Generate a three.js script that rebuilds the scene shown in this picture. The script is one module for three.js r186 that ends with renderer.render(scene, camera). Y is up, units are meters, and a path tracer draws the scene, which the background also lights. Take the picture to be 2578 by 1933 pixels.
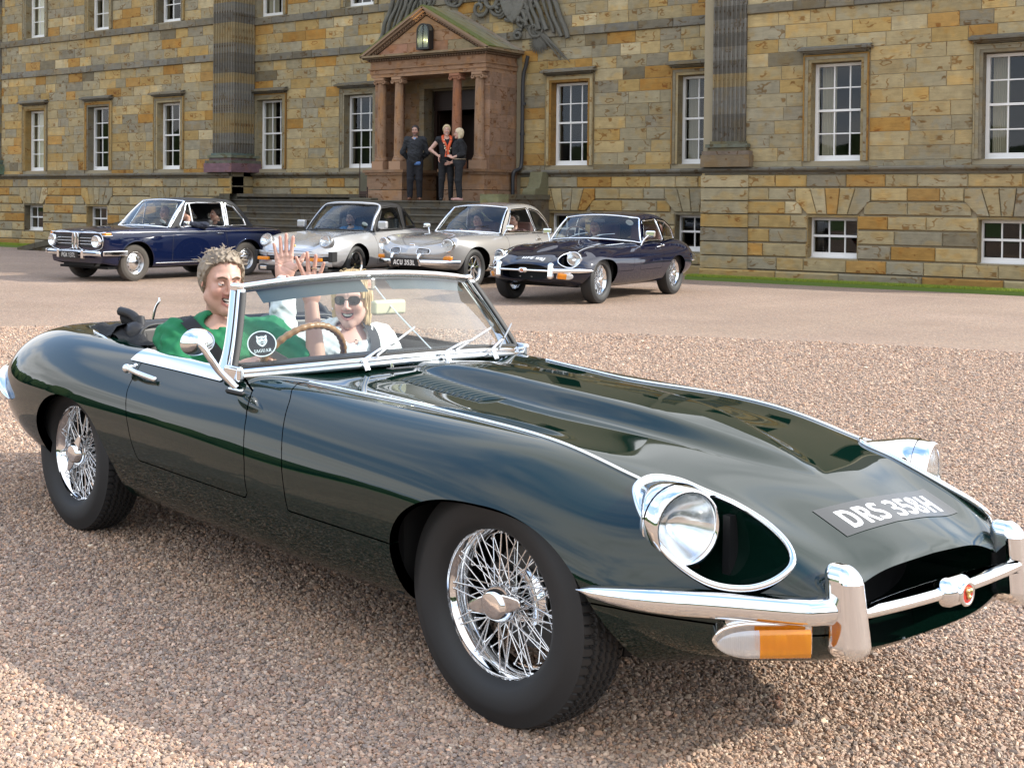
import * as THREE from 'three';
import { mergeGeometries, toCreasedNormals } from 'three/addons/utils/BufferGeometryUtils.js';
import { FontLoader } from 'three/addons/loaders/FontLoader.js';
import { RoundedBoxGeometry } from 'three/addons/geometries/RoundedBoxGeometry.js';

// ---------- camera, sky, sun, exposure ----------
const scene = new THREE.Scene();
const FPX = 3307.39, PW = 2578, PH = 1933, CX = 624.96, CY = 560.27;                   // focal length and lens axis in pixels of the photograph
const camera = new THREE.PerspectiveCamera(2 * Math.atan(PH / 2 / FPX) * 180 / Math.PI, PW / PH, 0.05, 2000);
camera.setViewOffset(PW, PH, PW / 2 - CX, PH / 2 - CY, PW, PH);           // a lens shift: the photograph is a crop, the camera stands nearly level
camera.position.set(0, 1.394, 0);
camera.rotation.order = 'YXZ';
camera.rotation.set(-0.0197, 0.7291, 0.0068);
camera.updateMatrixWorld(true);
const renderer = new THREE.WebGLRenderer({ antialias: true });
renderer.toneMapping = THREE.LinearToneMapping;
renderer.toneMappingExposure = 1.32;
renderer.shadowMap.enabled = true;
const SUN = new THREE.Vector3(1.35, 1.0, -0.98).normalize();
const sun = new THREE.DirectionalLight(new THREE.Color(1.0, 0.94, 0.84), 4.4);
sun.position.copy(SUN).multiplyScalar(60).add(new THREE.Vector3(-8, 0, -9)); sun.target.position.set(-8, 0, -9);
sun.castShadow = true; sun.shadow.mapSize.set(4096, 4096); sun.shadow.radius = 2;
Object.assign(sun.shadow.camera, { left: -26, right: 26, top: 22, bottom: -22, near: 1, far: 140 });
scene.add(sun, sun.target);
const SKY_GAIN = 1.5;

// ---------- small tools ----------
const V = (x, y, z) => new THREE.Vector3(x, y, z);
function rng(seed) { let s = seed >>> 0; return () => { s = (s + 0x6d2b79f5) | 0; let t = Math.imul(s ^ (s >>> 15), 1 | s); t = (t + Math.imul(t ^ (t >>> 7), 61 | t)) ^ t; return ((t ^ (t >>> 14)) >>> 0) / 4294967296; }; }
const clamp = (x, a = 0, b = 1) => Math.min(b, Math.max(a, x));
const mix = (a, b, t) => a + (b - a) * t;
const sstep = (a, b, x) => { const t = clamp((x - a) / (b - a)); return t * t * (3 - 2 * t); };
const hash = (x, y, s = 0) => { let h = Math.imul(x, 374761393) + Math.imul(y, 668265263) + Math.imul(s, 2147483647 ^ 0x27d4eb2d); h = Math.imul(h ^ (h >>> 13), 1274126177); return ((h ^ (h >>> 16)) >>> 0) / 4294967296; };
function vnoise(x, y, per = 0, s = 0) {            // value noise, tiling with period per
  const xi = Math.floor(x), yi = Math.floor(y), fx = x - xi, fy = y - yi, u = fx * fx * (3 - 2 * fx), v = fy * fy * (3 - 2 * fy);
  const m = per ? (k) => ((k % per) + per) % per : (k) => k;
  const a = hash(m(xi), m(yi), s), b = hash(m(xi + 1), m(yi), s), c = hash(m(xi), m(yi + 1), s), d = hash(m(xi + 1), m(yi + 1), s);
  return a + (b - a) * u + (c - a) * v + (a - b - c + d) * u * v;
}
function fbm(x, y, oct = 4, per = 0, s = 0) { let a = 0, w = 0.5, n = 0; for (let i = 0; i < oct; i++) { a += w * vnoise(x, y, per, s + i); n += w; w *= 0.5; x *= 2; y *= 2; per *= 2; } return a / n; }
const names = new Map();
function numbered(n) { const k = names.get(n) || 0; names.set(n, k + 1); return k ? n + '_' + String(k).padStart(3, '0') : n; }
function tag(o, label, category, group, kind) { if (label) o.userData.label = label; if (category) o.userData.category = category; if (group) o.userData.group = group; if (kind) o.userData.kind = kind; return o; }
function thing(name, label, category, pos = [0, 0, 0], turn = 0, group) { const o = new THREE.Group(); o.name = numbered(name); o.position.set(...pos); o.rotation.y = turn; scene.add(o); return tag(o, label, category, group); }
function obj(name, geo, mat, parent) {
  if (Array.isArray(geo)) geo = merge(geo);
  const m = new THREE.Mesh(geo, mat); m.name = parent && parent !== scene ? name : numbered(name); m.castShadow = m.receiveShadow = true; (parent || scene).add(m); return m;
}
function grp(name, parent) { const g = new THREE.Group(); g.name = name; parent.add(g); return g; }
function merge(list) {                             // joins geometries, keeping position, normal, uv and, when any has it, color
  list = list.filter((g) => g && g.attributes.position.count);
  const col = list.some((g) => g.attributes.color);
  return mergeGeometries(list.map((g) => {
    const h = g.index ? g.toNonIndexed() : g.clone(), n = h.attributes.position.count;
    for (const k of Object.keys(h.attributes)) if (!['position', 'normal', 'uv', 'color'].includes(k)) h.deleteAttribute(k);
    h.morphAttributes = {}; h.clearGroups();
    if (!h.attributes.normal) h.computeVertexNormals();
    if (!h.attributes.uv) h.setAttribute('uv', new THREE.BufferAttribute(new Float32Array(n * 2), 2));
    if (col && !h.attributes.color) h.setAttribute('color', new THREE.BufferAttribute(new Float32Array(n * 3).fill(1), 3));
    return h;
  }));
}
function paint(g, c) { const n = g.attributes.position.count, a = new Float32Array(n * 3); for (let i = 0; i < n; i++) a.set(c, i * 3); g.setAttribute('color', new THREE.BufferAttribute(a, 3)); return g; }
class MB {                                         // collects flat polygons
  constructor() { this.p = []; this.n = []; this.u = []; this.c = []; this.col = null; }
  poly(pts, uvs) {                                 // convex polygon, counter-clockwise
    const [a, b] = pts, c = pts[pts.length - 1], n = V(b[0] - a[0], b[1] - a[1], b[2] - a[2]).cross(V(c[0] - a[0], c[1] - a[1], c[2] - a[2])).normalize();
    for (let i = 1; i + 1 < pts.length; i++) for (const k of [0, i, i + 1]) {
      const q = pts[k]; this.p.push(...q); this.n.push(n.x, n.y, n.z); this.c.push(...(this.col || [1, 1, 1]));
      if (uvs) this.u.push(...uvs[k]); else { const ax = Math.abs(n.x), ay = Math.abs(n.y), az = Math.abs(n.z); this.u.push(...(az >= ax && az >= ay ? [q[0], q[1]] : ax >= ay ? [q[2], q[1]] : [q[0], q[2]]).map((t, j) => t * 0.5 + (this.off ? this.off[j] : 0))); }
    }
    return this;
  }
  box(x0, x1, y0, y1, z0, z1) {
    const P = (i, j, k) => [i ? x1 : x0, j ? y1 : y0, k ? z1 : z0];
    this.poly([P(0, 0, 1), P(1, 0, 1), P(1, 1, 1), P(0, 1, 1)]).poly([P(1, 0, 0), P(0, 0, 0), P(0, 1, 0), P(1, 1, 0)]);
    this.poly([P(1, 0, 1), P(1, 0, 0), P(1, 1, 0), P(1, 1, 1)]).poly([P(0, 0, 0), P(0, 0, 1), P(0, 1, 1), P(0, 1, 0)]);
    return this.poly([P(0, 1, 1), P(1, 1, 1), P(1, 1, 0), P(0, 1, 0)]).poly([P(0, 0, 0), P(1, 0, 0), P(1, 0, 1), P(0, 0, 1)]);
  }
  prism(pts, z0, z1, e = 0) {                      // polygon in x, y from z0 to z1, its front edge chamfered by e
    let cx = 0, cy = 0; for (const p of pts) { cx += p[0] / pts.length; cy += p[1] / pts.length; }
    const n = pts.length, inn = e ? inset(pts, e) : pts;
    this.poly(inn.map((p) => [p[0], p[1], z1]));
    for (let i = 0; i < n; i++) {
      const a = pts[i], b = pts[(i + 1) % n], c = inn[i], d = inn[(i + 1) % n];
      if (e) this.poly([[a[0], a[1], z1 - e], [b[0], b[1], z1 - e], [d[0], d[1], z1], [c[0], c[1], z1]]);
      this.poly([[a[0], a[1], z0], [b[0], b[1], z0], [b[0], b[1], z1 - e], [a[0], a[1], z1 - e]]);
    }
    return this;
  }
  geo() {
    const g = new THREE.BufferGeometry();
    g.setAttribute('position', new THREE.BufferAttribute(new Float32Array(this.p), 3)); g.setAttribute('normal', new THREE.BufferAttribute(new Float32Array(this.n), 3));
    g.setAttribute('uv', new THREE.BufferAttribute(new Float32Array(this.u), 2)); if (this.col) g.setAttribute('color', new THREE.BufferAttribute(new Float32Array(this.c), 3));
    return g;
  }
}
function inset(pts, e) {                           // a convex polygon moved inwards by e
  const n = pts.length, out = [];
  for (let i = 0; i < n; i++) {
    const a = pts[(i + n - 1) % n], b = pts[i], c = pts[(i + 1) % n];
    let ux = b[0] - a[0], uy = b[1] - a[1], vx = c[0] - b[0], vy = c[1] - b[1]; const lu = Math.hypot(ux, uy), lv = Math.hypot(vx, vy);
    ux /= lu; uy /= lu; vx /= lv; vy /= lv;
    const k = e / Math.max(0.2, 1 + ux * vx + uy * vy); out.push([b[0] + (-uy - vy) * k, b[1] + (ux + vx) * k]);
  }
  return out;
}
const boxG = (x0, x1, y0, y1, z0, z1) => new MB().box(x0, x1, y0, y1, z0, z1).geo();
const rbox = (w, h, d, r, x = 0, y = 0, z = 0) => new RoundedBoxGeometry(w, h, d, 2, Math.min(r, w / 2.01, h / 2.01, d / 2.01)).translate(x, y, z);
const tube = (pts, r, seg = 24, rs = 8, closed = false) => new THREE.TubeGeometry(new THREE.CatmullRomCurve3(pts.map((p) => V(...p)), closed, 'centripetal'), seg, r, rs, closed);
const lathe = (pts, seg = 32) => new THREE.LatheGeometry(pts.map((p) => new THREE.Vector2(p[0], p[1])), seg);
const sph = (r, x, y, z, w = 12, h = 8) => new THREE.SphereGeometry(r, w, h).translate(x, y, z);
function rod(a, b, r0, r1 = r0, seg = 8) {
  a = V(...a); b = V(...b); const d = b.clone().sub(a), l = d.length(), g = new THREE.CylinderGeometry(r1, r0, l, seg, 1).translate(0, l / 2, 0);
  g.applyQuaternion(new THREE.Quaternion().setFromUnitVectors(V(0, 1, 0), d.normalize())); return g.translate(a.x, a.y, a.z);
}
function texture(w, h, f, srgb = true) {           // f(x, y) -> [r, g, b] as 0..1 in the texture's own space
  const d = new Uint8Array(w * h * 4); let i = 0;
  for (let y = 0; y < h; y++) for (let x = 0; x < w; x++) { const c = f(x, y); d[i++] = clamp(c[0]) * 255; d[i++] = clamp(c[1]) * 255; d[i++] = clamp(c[2]) * 255; d[i++] = c.length > 3 ? c[3] * 255 : 255; }
  const t = new THREE.DataTexture(d, w, h); t.wrapS = t.wrapT = THREE.RepeatWrapping; t.magFilter = THREE.LinearFilter; t.minFilter = THREE.LinearMipmapLinearFilter; t.generateMipmaps = true; t.colorSpace = srgb ? THREE.SRGBColorSpace : THREE.NoColorSpace; t.needsUpdate = true;
  return t;
}
const lin2s = (x) => (x <= 0.0031308 ? x * 12.92 : 1.055 * Math.pow(x, 1 / 2.4) - 0.055);
const std = (c, rough = 0.6, metal = 0, more = {}) => { const m = new THREE.MeshStandardMaterial({ roughness: rough, metalness: metal, ...more }); m.color.setRGB(...c); return m; };
const phys = (c, o = {}) => { const m = new THREE.MeshPhysicalMaterial(o); m.color.setRGB(...c); return m; };
const toPhoto = (p) => { const q = p.clone().project(camera); return [(q.x * 0.5 + 0.5) * PW, (0.5 - q.y * 0.5) * PH, q.z]; };

// ---------- sky: broken cloud, computed for every direction ----------
{
  const W = 1024, H = 512, d = new Float32Array(W * H * 4);
  for (let j = 0; j < H; j++) for (let i = 0; i < W; i++) {
    const lat = ((j + 0.5) / H - 0.5) * Math.PI, lon = ((i + 0.5) / W - 0.5) * 2 * Math.PI, y = Math.sin(lat), x = Math.cos(lat) * Math.cos(lon), z = Math.cos(lat) * Math.sin(lon);
    const yy = Math.max(y, 0), k = 1 / (yy + 0.18), px = x * k, pz = z * k;
    const wx = fbm(px * 0.7 + 9, pz * 0.7 + 4, 3, 0, 5) * 1.6, big = fbm(px * 0.55 + wx + 3, pz * 0.9 + 7, 5, 0, 11), fine = fbm(px * 2.3 + wx, pz * 3.1 + wx, 5, 0, 23);
    const cover = sstep(0.36, 0.6, big * 0.72 + fine * 0.28), thick = sstep(0.5, 0.78, big * 0.6 + fine * 0.4);
    const s = Math.max(0, x * SUN.x + y * SUN.y + z * SUN.z), glow = 0.55 * Math.pow(s, 5) + 1.1 * Math.pow(s, 24);
    const blue = [mix(0.62, 0.2, Math.pow(yy, 0.55)), mix(0.78, 0.4, Math.pow(yy, 0.55)), mix(0.95, 0.82, Math.pow(yy, 0.55))];
    const cl = mix(1.08, 0.56, thick) * (1 + glow), air = Math.pow(1 - yy, 5) * 0.35;
    for (let c = 0; c < 3; c++) {
      const cloud = cl * [1.0, 0.995, 0.99][c];
      let v = mix(blue[c] * (0.85 + glow * 0.6), cloud, cover * 0.92); v = mix(v, 0.95, air);
      if (y < 0) v = mix(v, [0.3, 0.27, 0.23][c], sstep(0, -0.05, y));
      d[(j * W + i) * 4 + c] = v * SKY_GAIN;
    }
    d[(j * W + i) * 4 + 3] = 1;
  }
  const t = new THREE.DataTexture(d, W, H, THREE.RGBAFormat, THREE.FloatType); t.mapping = THREE.EquirectangularReflectionMapping; t.magFilter = t.minFilter = THREE.LinearFilter; t.wrapS = THREE.RepeatWrapping; t.needsUpdate = true;
  scene.background = t; scene.environment = t;
}
// ---------- ground ----------
const groundY = (x, z) => -0.15 * sstep(-20.5, -23.8, z);
const Zw = -25.17, Zc = -26.02;                    // the wall faces: wings and middle of the house
function pebbleTexture() {                         // a tile of packed pebbles, 1.1 m a side
  const N = 1024, G = 92, r = rng(5), pts = [];
  for (let j = 0; j < G; j++) for (let i = 0; i < G; i++) { const t = r(), w = r(); pts.push([i + 0.15 + 0.7 * r(), j + 0.15 + 0.7 * r(), t, 0.75 + 0.5 * r(), w]); }
  const tone = (t, w) => { const p = PEBBLE[Math.floor(t * PEBBLE.length)], k = 0.82 + 0.36 * w; return p.map((c) => c * k); };
  const hgt = new Float32Array(N * N);
  const col = texture(N, N, (x, y) => {
    const gx = (x / N) * G, gy = (y / N) * G, ix = Math.floor(gx), iy = Math.floor(gy); let b = 9, b2 = 9, bi = null;
    for (let dj = -1; dj <= 1; dj++) for (let di = -1; di <= 1; di++) {
      const q = pts[((iy + dj + G) % G) * G + ((ix + di + G) % G)], ox = ix + di < 0 ? -G : ix + di >= G ? G : 0, oy = iy + dj < 0 ? -G : iy + dj >= G ? G : 0;
      const dd = Math.hypot(gx - q[0] - ox, gy - q[1] - oy) / q[3]; if (dd < b) { b2 = b; b = dd; bi = q; } else if (dd < b2) b2 = dd;
    }
    const e = clamp((b2 - b) * 2.6); hgt[y * N + x] = Math.sqrt(e);
    return tone(bi[2], bi[4]).map((c) => lin2s(c * (0.8 + 0.3 * vnoise(x * 0.35, y * 0.35))));
  });
  return [col, texture(N, N, (x, y) => { const h = hgt[y * N + x]; return [h, h, h]; }, false)];
}
const PEBBLE = [[0.40, 0.30, 0.245], [0.36, 0.29, 0.25], [0.46, 0.35, 0.28], [0.30, 0.255, 0.235], [0.42, 0.33, 0.27], [0.33, 0.235, 0.195], [0.52, 0.43, 0.36], [0.25, 0.215, 0.2], [0.45, 0.31, 0.23], [0.38, 0.315, 0.27]];
{
  PEBBLE.forEach((c) => { c[0] *= 1.1; c[1] *= 1.0; c[2] *= 0.88; });
  const [pc, pb] = pebbleTexture();
  const gm = std([1, 1, 1], 0.92, 0, { map: pc, bumpMap: pb, bumpScale: 0.009, vertexColors: true });
  const nx = 260, nz = 220, pos = [], uv = [], col = [], idx = [];
  const X = (i) => { const t = i / nx * 2 - 1; return -8 + (t * 26 + Math.sign(t) * Math.pow(Math.abs(t), 6) * 900); };
  const Z = (j) => { const t = j / nz * 2 - 1; return -6 + (t * 18 + Math.sign(t) * Math.pow(Math.abs(t), 6) * 900); };
  for (let j = 0; j <= nz; j++) for (let i = 0; i <= nx; i++) {
    const x = X(i), z = Z(j); pos.push(x, groundY(x, z), z); uv.push(x / 1.1, -z / 1.1);
    const a = fbm(x * 0.35, z * 0.8, 4, 0, 3), b = fbm(x * 1.7, z * 2.6, 3, 0, 9), k = 0.86 + 0.3 * (a - 0.5) + 0.26 * (b - 0.5) + 0.08; col.push(k, k * (0.985 + 0.03 * b), k * (0.97 + 0.05 * a));
  }
  for (let j = 0; j < nz; j++) for (let i = 0; i < nx; i++) { const a = j * (nx + 1) + i, b = a + 1, c = a + nx + 1, d = c + 1; idx.push(a, c, b, b, c, d); }
  const g = new THREE.BufferGeometry(); g.setAttribute('position', new THREE.Float32BufferAttribute(pos, 3)); g.setAttribute('uv', new THREE.Float32BufferAttribute(uv, 2)); g.setAttribute('color', new THREE.Float32BufferAttribute(col, 3)); g.setIndex(idx); g.computeVertexNormals();
  tag(obj('gravel_ground', g, gm), 'broad forecourt of pinkish gravel in front of the stone house', 'gravel', null, 'structure');
}
{ // loose pebbles in the foreground, real stones that thin out with distance
  const r = rng(77), mat = std([1, 1, 1], 0.85), N = 330000, base = [];
  for (let k = 0; k < 3; k++) {
    const g = new THREE.IcosahedronGeometry(1, 0), q = rng(90 + k), seen = new Map(), p = g.attributes.position;
    for (let i = 0; i < p.count; i++) { const key = [p.getX(i), p.getY(i), p.getZ(i)].map((v) => v.toFixed(3)).join(); if (!seen.has(key)) seen.set(key, 0.78 + 0.44 * q()); const s = seen.get(key); p.setXYZ(i, p.getX(i) * s, p.getY(i) * s * 0.72, p.getZ(i) * s * 0.85); }
    const h = toCreasedNormals(g, 0.75); h.deleteAttribute('uv'); base.push(h);
  }
  const mats = [[], [], []], cols = [[], [], []], M = new THREE.Matrix4(), Q = new THREE.Quaternion(), E = new THREE.Euler(), P = V(), S = V();
  let n = 0, tries = 0;
  while (n < N && tries++ < 3e6) {
    // distances spread so that the near ground is closely covered
    const d = 2.6 + 11.5 * Math.pow(r(), 1.55), a = 0.7291 - 0.175 + (r() - 0.5) * 0.86; const x = -Math.sin(a) * d, z = -Math.cos(a) * d;
    const q = toPhoto(P.set(x, 0, z)); if (q[0] < -60 || q[0] > PW + 60 || q[1] > PH + 90 || q[1] < 600) continue;
    const s = (0.0042 + 0.0042 * r() * r() + (r() < 0.03 ? 0.004 : 0)) * (1 + 0.05 * Math.max(0, d - 4)), k = Math.floor(r() * 3);
    M.compose(P.set(x, groundY(x, z) + s * (0.1 + 0.5 * r()), z), Q.setFromEuler(E.set((r() - 0.5) * 1.2, r() * 6.28, (r() - 0.5) * 1.2)), S.set(s * (0.8 + 0.5 * r()), s * (0.8 + 0.4 * r()), s)); mats[k].push(M.clone());
    const c = PEBBLE[Math.floor(r() * PEBBLE.length)], w = r() < 0.035 ? 1.55 : 0.72 + 0.5 * r(); cols[k].push(new THREE.Color().setRGB(...c.map((v) => Math.min(0.8, v * w)))); n++;
  }
  const g = thing('loose_gravel', 'loose pinkish gravel stones spread over the foreground', 'gravel', [0, 0, 0]); g.userData.kind = 'stuff';
  for (let k = 0; k < 3; k++) { const im = new THREE.InstancedMesh(base[k], mat, mats[k].length); im.name = 'pebble'; im.castShadow = im.receiveShadow = true; im.userData.kind = 'stuff'; mats[k].forEach((m, i) => { im.setMatrixAt(i, m); im.setColorAt(i, cols[k][i]); }); g.add(im); }
}
{ // grass along the foot of the wall
  const r = rng(31), strips = [[-10.6, -4.4, Zw + 0.25, Zw + 0.62], [-34, -29, Zw + 0.25, Zw + 0.9]], mb = [], cb = [];
  const turf = new MB(); turf.col = [1, 1, 1];
  for (const [x0, x1, z0, z1] of strips) {
    turf.col = [0.10, 0.16, 0.022]; turf.box(x0, x1, -0.4, -0.085, z0, z1);
    for (let k = 0; k < (x1 - x0) * (z1 - z0) * 9000; k++) {
      const x = mix(x0, x1, r()), z = mix(z0, z1, r()), h = 0.028 + 0.03 * r(), w = 0.004, a = r() * 6.28, l = (r() - 0.5) * 0.03, l2 = (r() - 0.5) * 0.03, y = -0.088;
      mb.push(x - Math.cos(a) * w, y, z - Math.sin(a) * w, x + Math.cos(a) * w, y, z + Math.sin(a) * w, x + l, y + h, z + l2);
      const t = r(), c = [mix(0.13, 0.30, t), mix(0.22, 0.34, t), mix(0.02, 0.03, t)]; cb.push(...c, ...c, ...c);
    }
  }
  const g = new THREE.BufferGeometry(); g.setAttribute('position', new THREE.Float32BufferAttribute(mb, 3)); g.setAttribute('color', new THREE.Float32BufferAttribute(cb, 3)); g.computeVertexNormals();
  tag(obj('grass', merge([g, turf.geo()]), std([1, 1, 1], 0.8, 0, { vertexColors: true, side: THREE.DoubleSide })), 'narrow strip of bright green grass along the foot of the house', 'grass', null, 'stuff');
}
{ // what the paintwork mirrors: lawn and a belt of trees behind the photographer
  const lawn = new THREE.CircleGeometry(400, 64, Math.PI + 0.0, Math.PI); lawn.rotateX(-Math.PI / 2); lawn.translate(-8, 0.004, 13);
  tag(obj('lawn', lawn, std([0.085, 0.15, 0.025], 0.95)), 'mown lawn beyond the gravel, behind the photographer', 'lawn', null, 'structure');
  const r = rng(8), list = [], ico = new THREE.IcosahedronGeometry(1, 2); ico.deleteAttribute('uv');
  for (let k = 0; k < 420; k++) {
    const a = mix(-0.45, Math.PI + 0.45, r()), d = 88 + 26 * r(), x = -8 + Math.cos(a) * d, z = 2 + Math.sin(a) * d, h = 4.2 + 5.5 * fbm(a * 5, 2, 3) + 2 * r(), w = 2.2 + 2.6 * r();
    const g = ico.clone(), p = g.attributes.position;
    for (let i = 0; i < p.count; i++) { const n = 0.72 + 0.6 * fbm(p.getX(i) * 2.2 + k, p.getY(i) * 2.2 + p.getZ(i) * 1.7, 3, 0, k % 7); p.setXYZ(i, p.getX(i) * w * n + x, (p.getY(i) * 0.5 * n + 0.5) * h, p.getZ(i) * w * n + z); }
    g.computeVertexNormals(); const t = r(); list.push(paint(g, [mix(0.02, 0.05, t), mix(0.04, 0.075, t), mix(0.012, 0.02, t)]));
  }
  tag(obj('woodland', merge(list), std([1, 1, 1], 0.95, 0, { vertexColors: true })), 'dark belt of trees beyond the lawn', 'trees', null, 'stuff');
}
// ---------- the house ----------
const stoneMap = (() => {                          // bedding, veins and iron-stained rings of sandstone, 2 m a side
  const N = 1024;
  return texture(N, N, (x, y) => {
    const u = x / N, v = y / N, P = 8;
    const w = fbm(u * P, v * P, 3, P, 2), w2 = fbm(u * P * 2, v * P * 2, 3, P * 2, 6);
    const ring = Math.sin((fbm(u * P, v * P * 2, 3, P, 14) * 9 + v * 4 * Math.PI * 2 / 2 + w * 5)), vein = sstep(0.86, 0.99, ring) * sstep(0.42, 0.62, w2);
    const bed = fbm(u * 6, v * 96 + w * 6, 2, 0, 21), grain = vnoise(x * 0.9, y * 0.9, 0, 4), blot = fbm(u * 16, v * 16, 4, 16, 31), rust = sstep(0.52, 0.7, w) * 0.55;
    let k = 0.80 + 0.20 * (bed - 0.5) + 0.12 * (grain - 0.5) + 0.34 * (blot - 0.5), r = k * (1 + rust * 0.12), g = k * (1 - rust * 0.08), b = k * (1 - rust * 0.42);
    r = mix(r, r * 0.62, vein); g = mix(g, g * 0.45, vein); b = mix(b, b * 0.28, vein);
    return [lin2s(r), lin2s(g), lin2s(b)];
  });
})();
const stoneBump = texture(512, 512, (x, y) => { const v = fbm(x / 24, y / 24, 5, 512 / 24 | 0, 41) * 0.75 + 0.25 * vnoise(x * 0.7, y * 0.7); return [v, v, v]; }, false);
const M_stone = std([1, 1, 1], 0.93, 0, { map: stoneMap, bumpMap: stoneBump, bumpScale: 0.014, vertexColors: true });
const M_mortar = std([0.30, 0.255, 0.17], 0.95, 0, { bumpMap: stoneBump, bumpScale: 0.006 });
const M_white = std([0.78, 0.78, 0.77], 0.45);
const M_dark = std([0.012, 0.011, 0.010], 0.9);
const M_glass = phys([0.93, 0.96, 0.95], { transmission: 1, thickness: 0, roughness: 0.015, ior: 1.5 });
const M_curtain = std([0.42, 0.38, 0.29], 0.9, 0, { side: THREE.DoubleSide });
const M_blind = std([0.66, 0.63, 0.5], 0.9, 0, { side: THREE.DoubleSide });
const M_moss = std([1, 1, 1], 0.97, 0, { map: stoneMap, bumpMap: stoneBump, bumpScale: 0.02, vertexColors: true });
const TONES = [[0.27, 0.245, 0.185], [0.31, 0.265, 0.175], [0.25, 0.235, 0.195], [0.34, 0.25, 0.115], [0.36, 0.29, 0.17], [0.30, 0.18, 0.055], [0.40, 0.35, 0.25], [0.22, 0.205, 0.175], [0.34, 0.215, 0.08], [0.15, 0.135, 0.105]];
const HS = [0.9311, 0.9646, 1], HP = [-2.8674, 0.0046, 0];   // the facade's grid is laid out in its own units
const onHouse = (o) => { o.scale.set(...HS); o.position.x = o.position.x * HS[0] + HP[0]; o.position.y = o.position.y * HS[1] + HP[1]; return o; };
const house = onHouse(thing('country_house', 'large sandstone country house with white sash windows and pedimented porch', 'house'));
const hr = rng(2024);
const tone = () => { const t = hr(), c = TONES[t < 0.19 ? 0 : t < 0.36 ? 1 : t < 0.50 ? 2 : t < 0.62 ? 3 : t < 0.74 ? 4 : t < 0.81 ? 5 : t < 0.88 ? 6 : t < 0.94 ? 7 : t < 0.98 ? 8 : 9], k = 0.88 + 0.26 * hr(); return [c[0] * k * 1.28, c[1] * k * 1.2, c[2] * k * 0.98]; };
const grey = () => { const k = 0.75 + 0.4 * hr(), t = hr(); return [0.19, mix(0.165, 0.18, t), mix(0.115, 0.15, t)].map((v) => v * k); };
const SASH = [-30.786, -27.729, -24.658, -21.558, -18.444, -12.280, -9.171, -6.016, -2.956];
const wallZ = (i) => (i > 2 && i < 7 ? Zc : Zw), OW = 0.955;
const stones = [];                                 // every ashlar block: {geometry, share of the picture}
const P0 = V();
function inPhoto(x, y, z, m) { const q = toPhoto(P0.set(x * HS[0] + HP[0], y * HS[1] + HP[1], z)); return q[0] > -m && q[0] < PW + m && q[1] > -m * 0.75 && q[2] < 1; }
function ashlar(pts, z0, z1, e, col) {             // one block from a polygon in the wall's plane
  let cx = 0, cy = 0; for (const p of pts) { cx += p[0] / pts.length; cy += p[1] / pts.length; }
  if (!inPhoto(cx, cy, z1, 150)) return;
  const mb = new MB(); mb.col = col || tone(); mb.off = [hr() * 7, hr() * 7]; mb.prism(pts, z0, z1, e);
  let a = 0; for (let i = 0; i < pts.length; i++) { const p = pts[i], q = pts[(i + 1) % pts.length]; a += (p[0] * q[1] - q[0] * p[1]) / 2; }
  P0.set(cx * HS[0] + HP[0], cy * HS[1] + HP[1], z1); const d = P0.distanceTo(camera.position), q = toPhoto(P0), off = q[0] < 0 || q[0] > PW || q[1] < 0;
  stones.push({ g: mb.geo(), share: off ? 0 : a / (d * d), hole: false });
}
// blocks laid in courses over x0..x1, y0..y1, leaving the holes free
function courses(x0, x1, ys, holes, z, e, wmin, wmax, proud = 0.014, joint = 0.004, jy = joint) {
  for (let k = 0; k + 1 < ys.length; k++) {
    const a = ys[k] + jy, b = ys[k + 1] - jy, mid = (a + b) / 2; let spans = [[x0, x1]];
    for (const h of holes) if (mid > h[2] && mid < h[3]) spans = spans.flatMap(([s, t]) => (h[0] >= t || h[1] <= s ? [[s, t]] : [[s, h[0]], [h[1], t]].filter((q) => q[1] - q[0] > 0.03)));
    for (const [s, t] of spans) {
      let x = s; while (x < t - 0.02) {
        let w = mix(wmin, wmax, hr()); if (x + w > t - wmin * 0.55) w = t - x;
        ashlar([[x + joint, a], [x + w - joint, a], [x + w - joint, b], [x + joint, b]], z - 0.05, z + proud * 0 + (hr() - 0.5) * 0.006, e, null); x += w;
      }
    }
  }
}
const yrow = (a, b, h) => { const n = Math.max(1, Math.round((b - a) / h)); return Array.from({ length: n + 1 }, (_, i) => a + (b - a) * i / n); };
const SEC = [[-33.6, -21.70, Zw, 0], [-21.70, -8.225, Zc, 1], [-8.225, -1.9, Zw, 2]];
const core = [];
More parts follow.
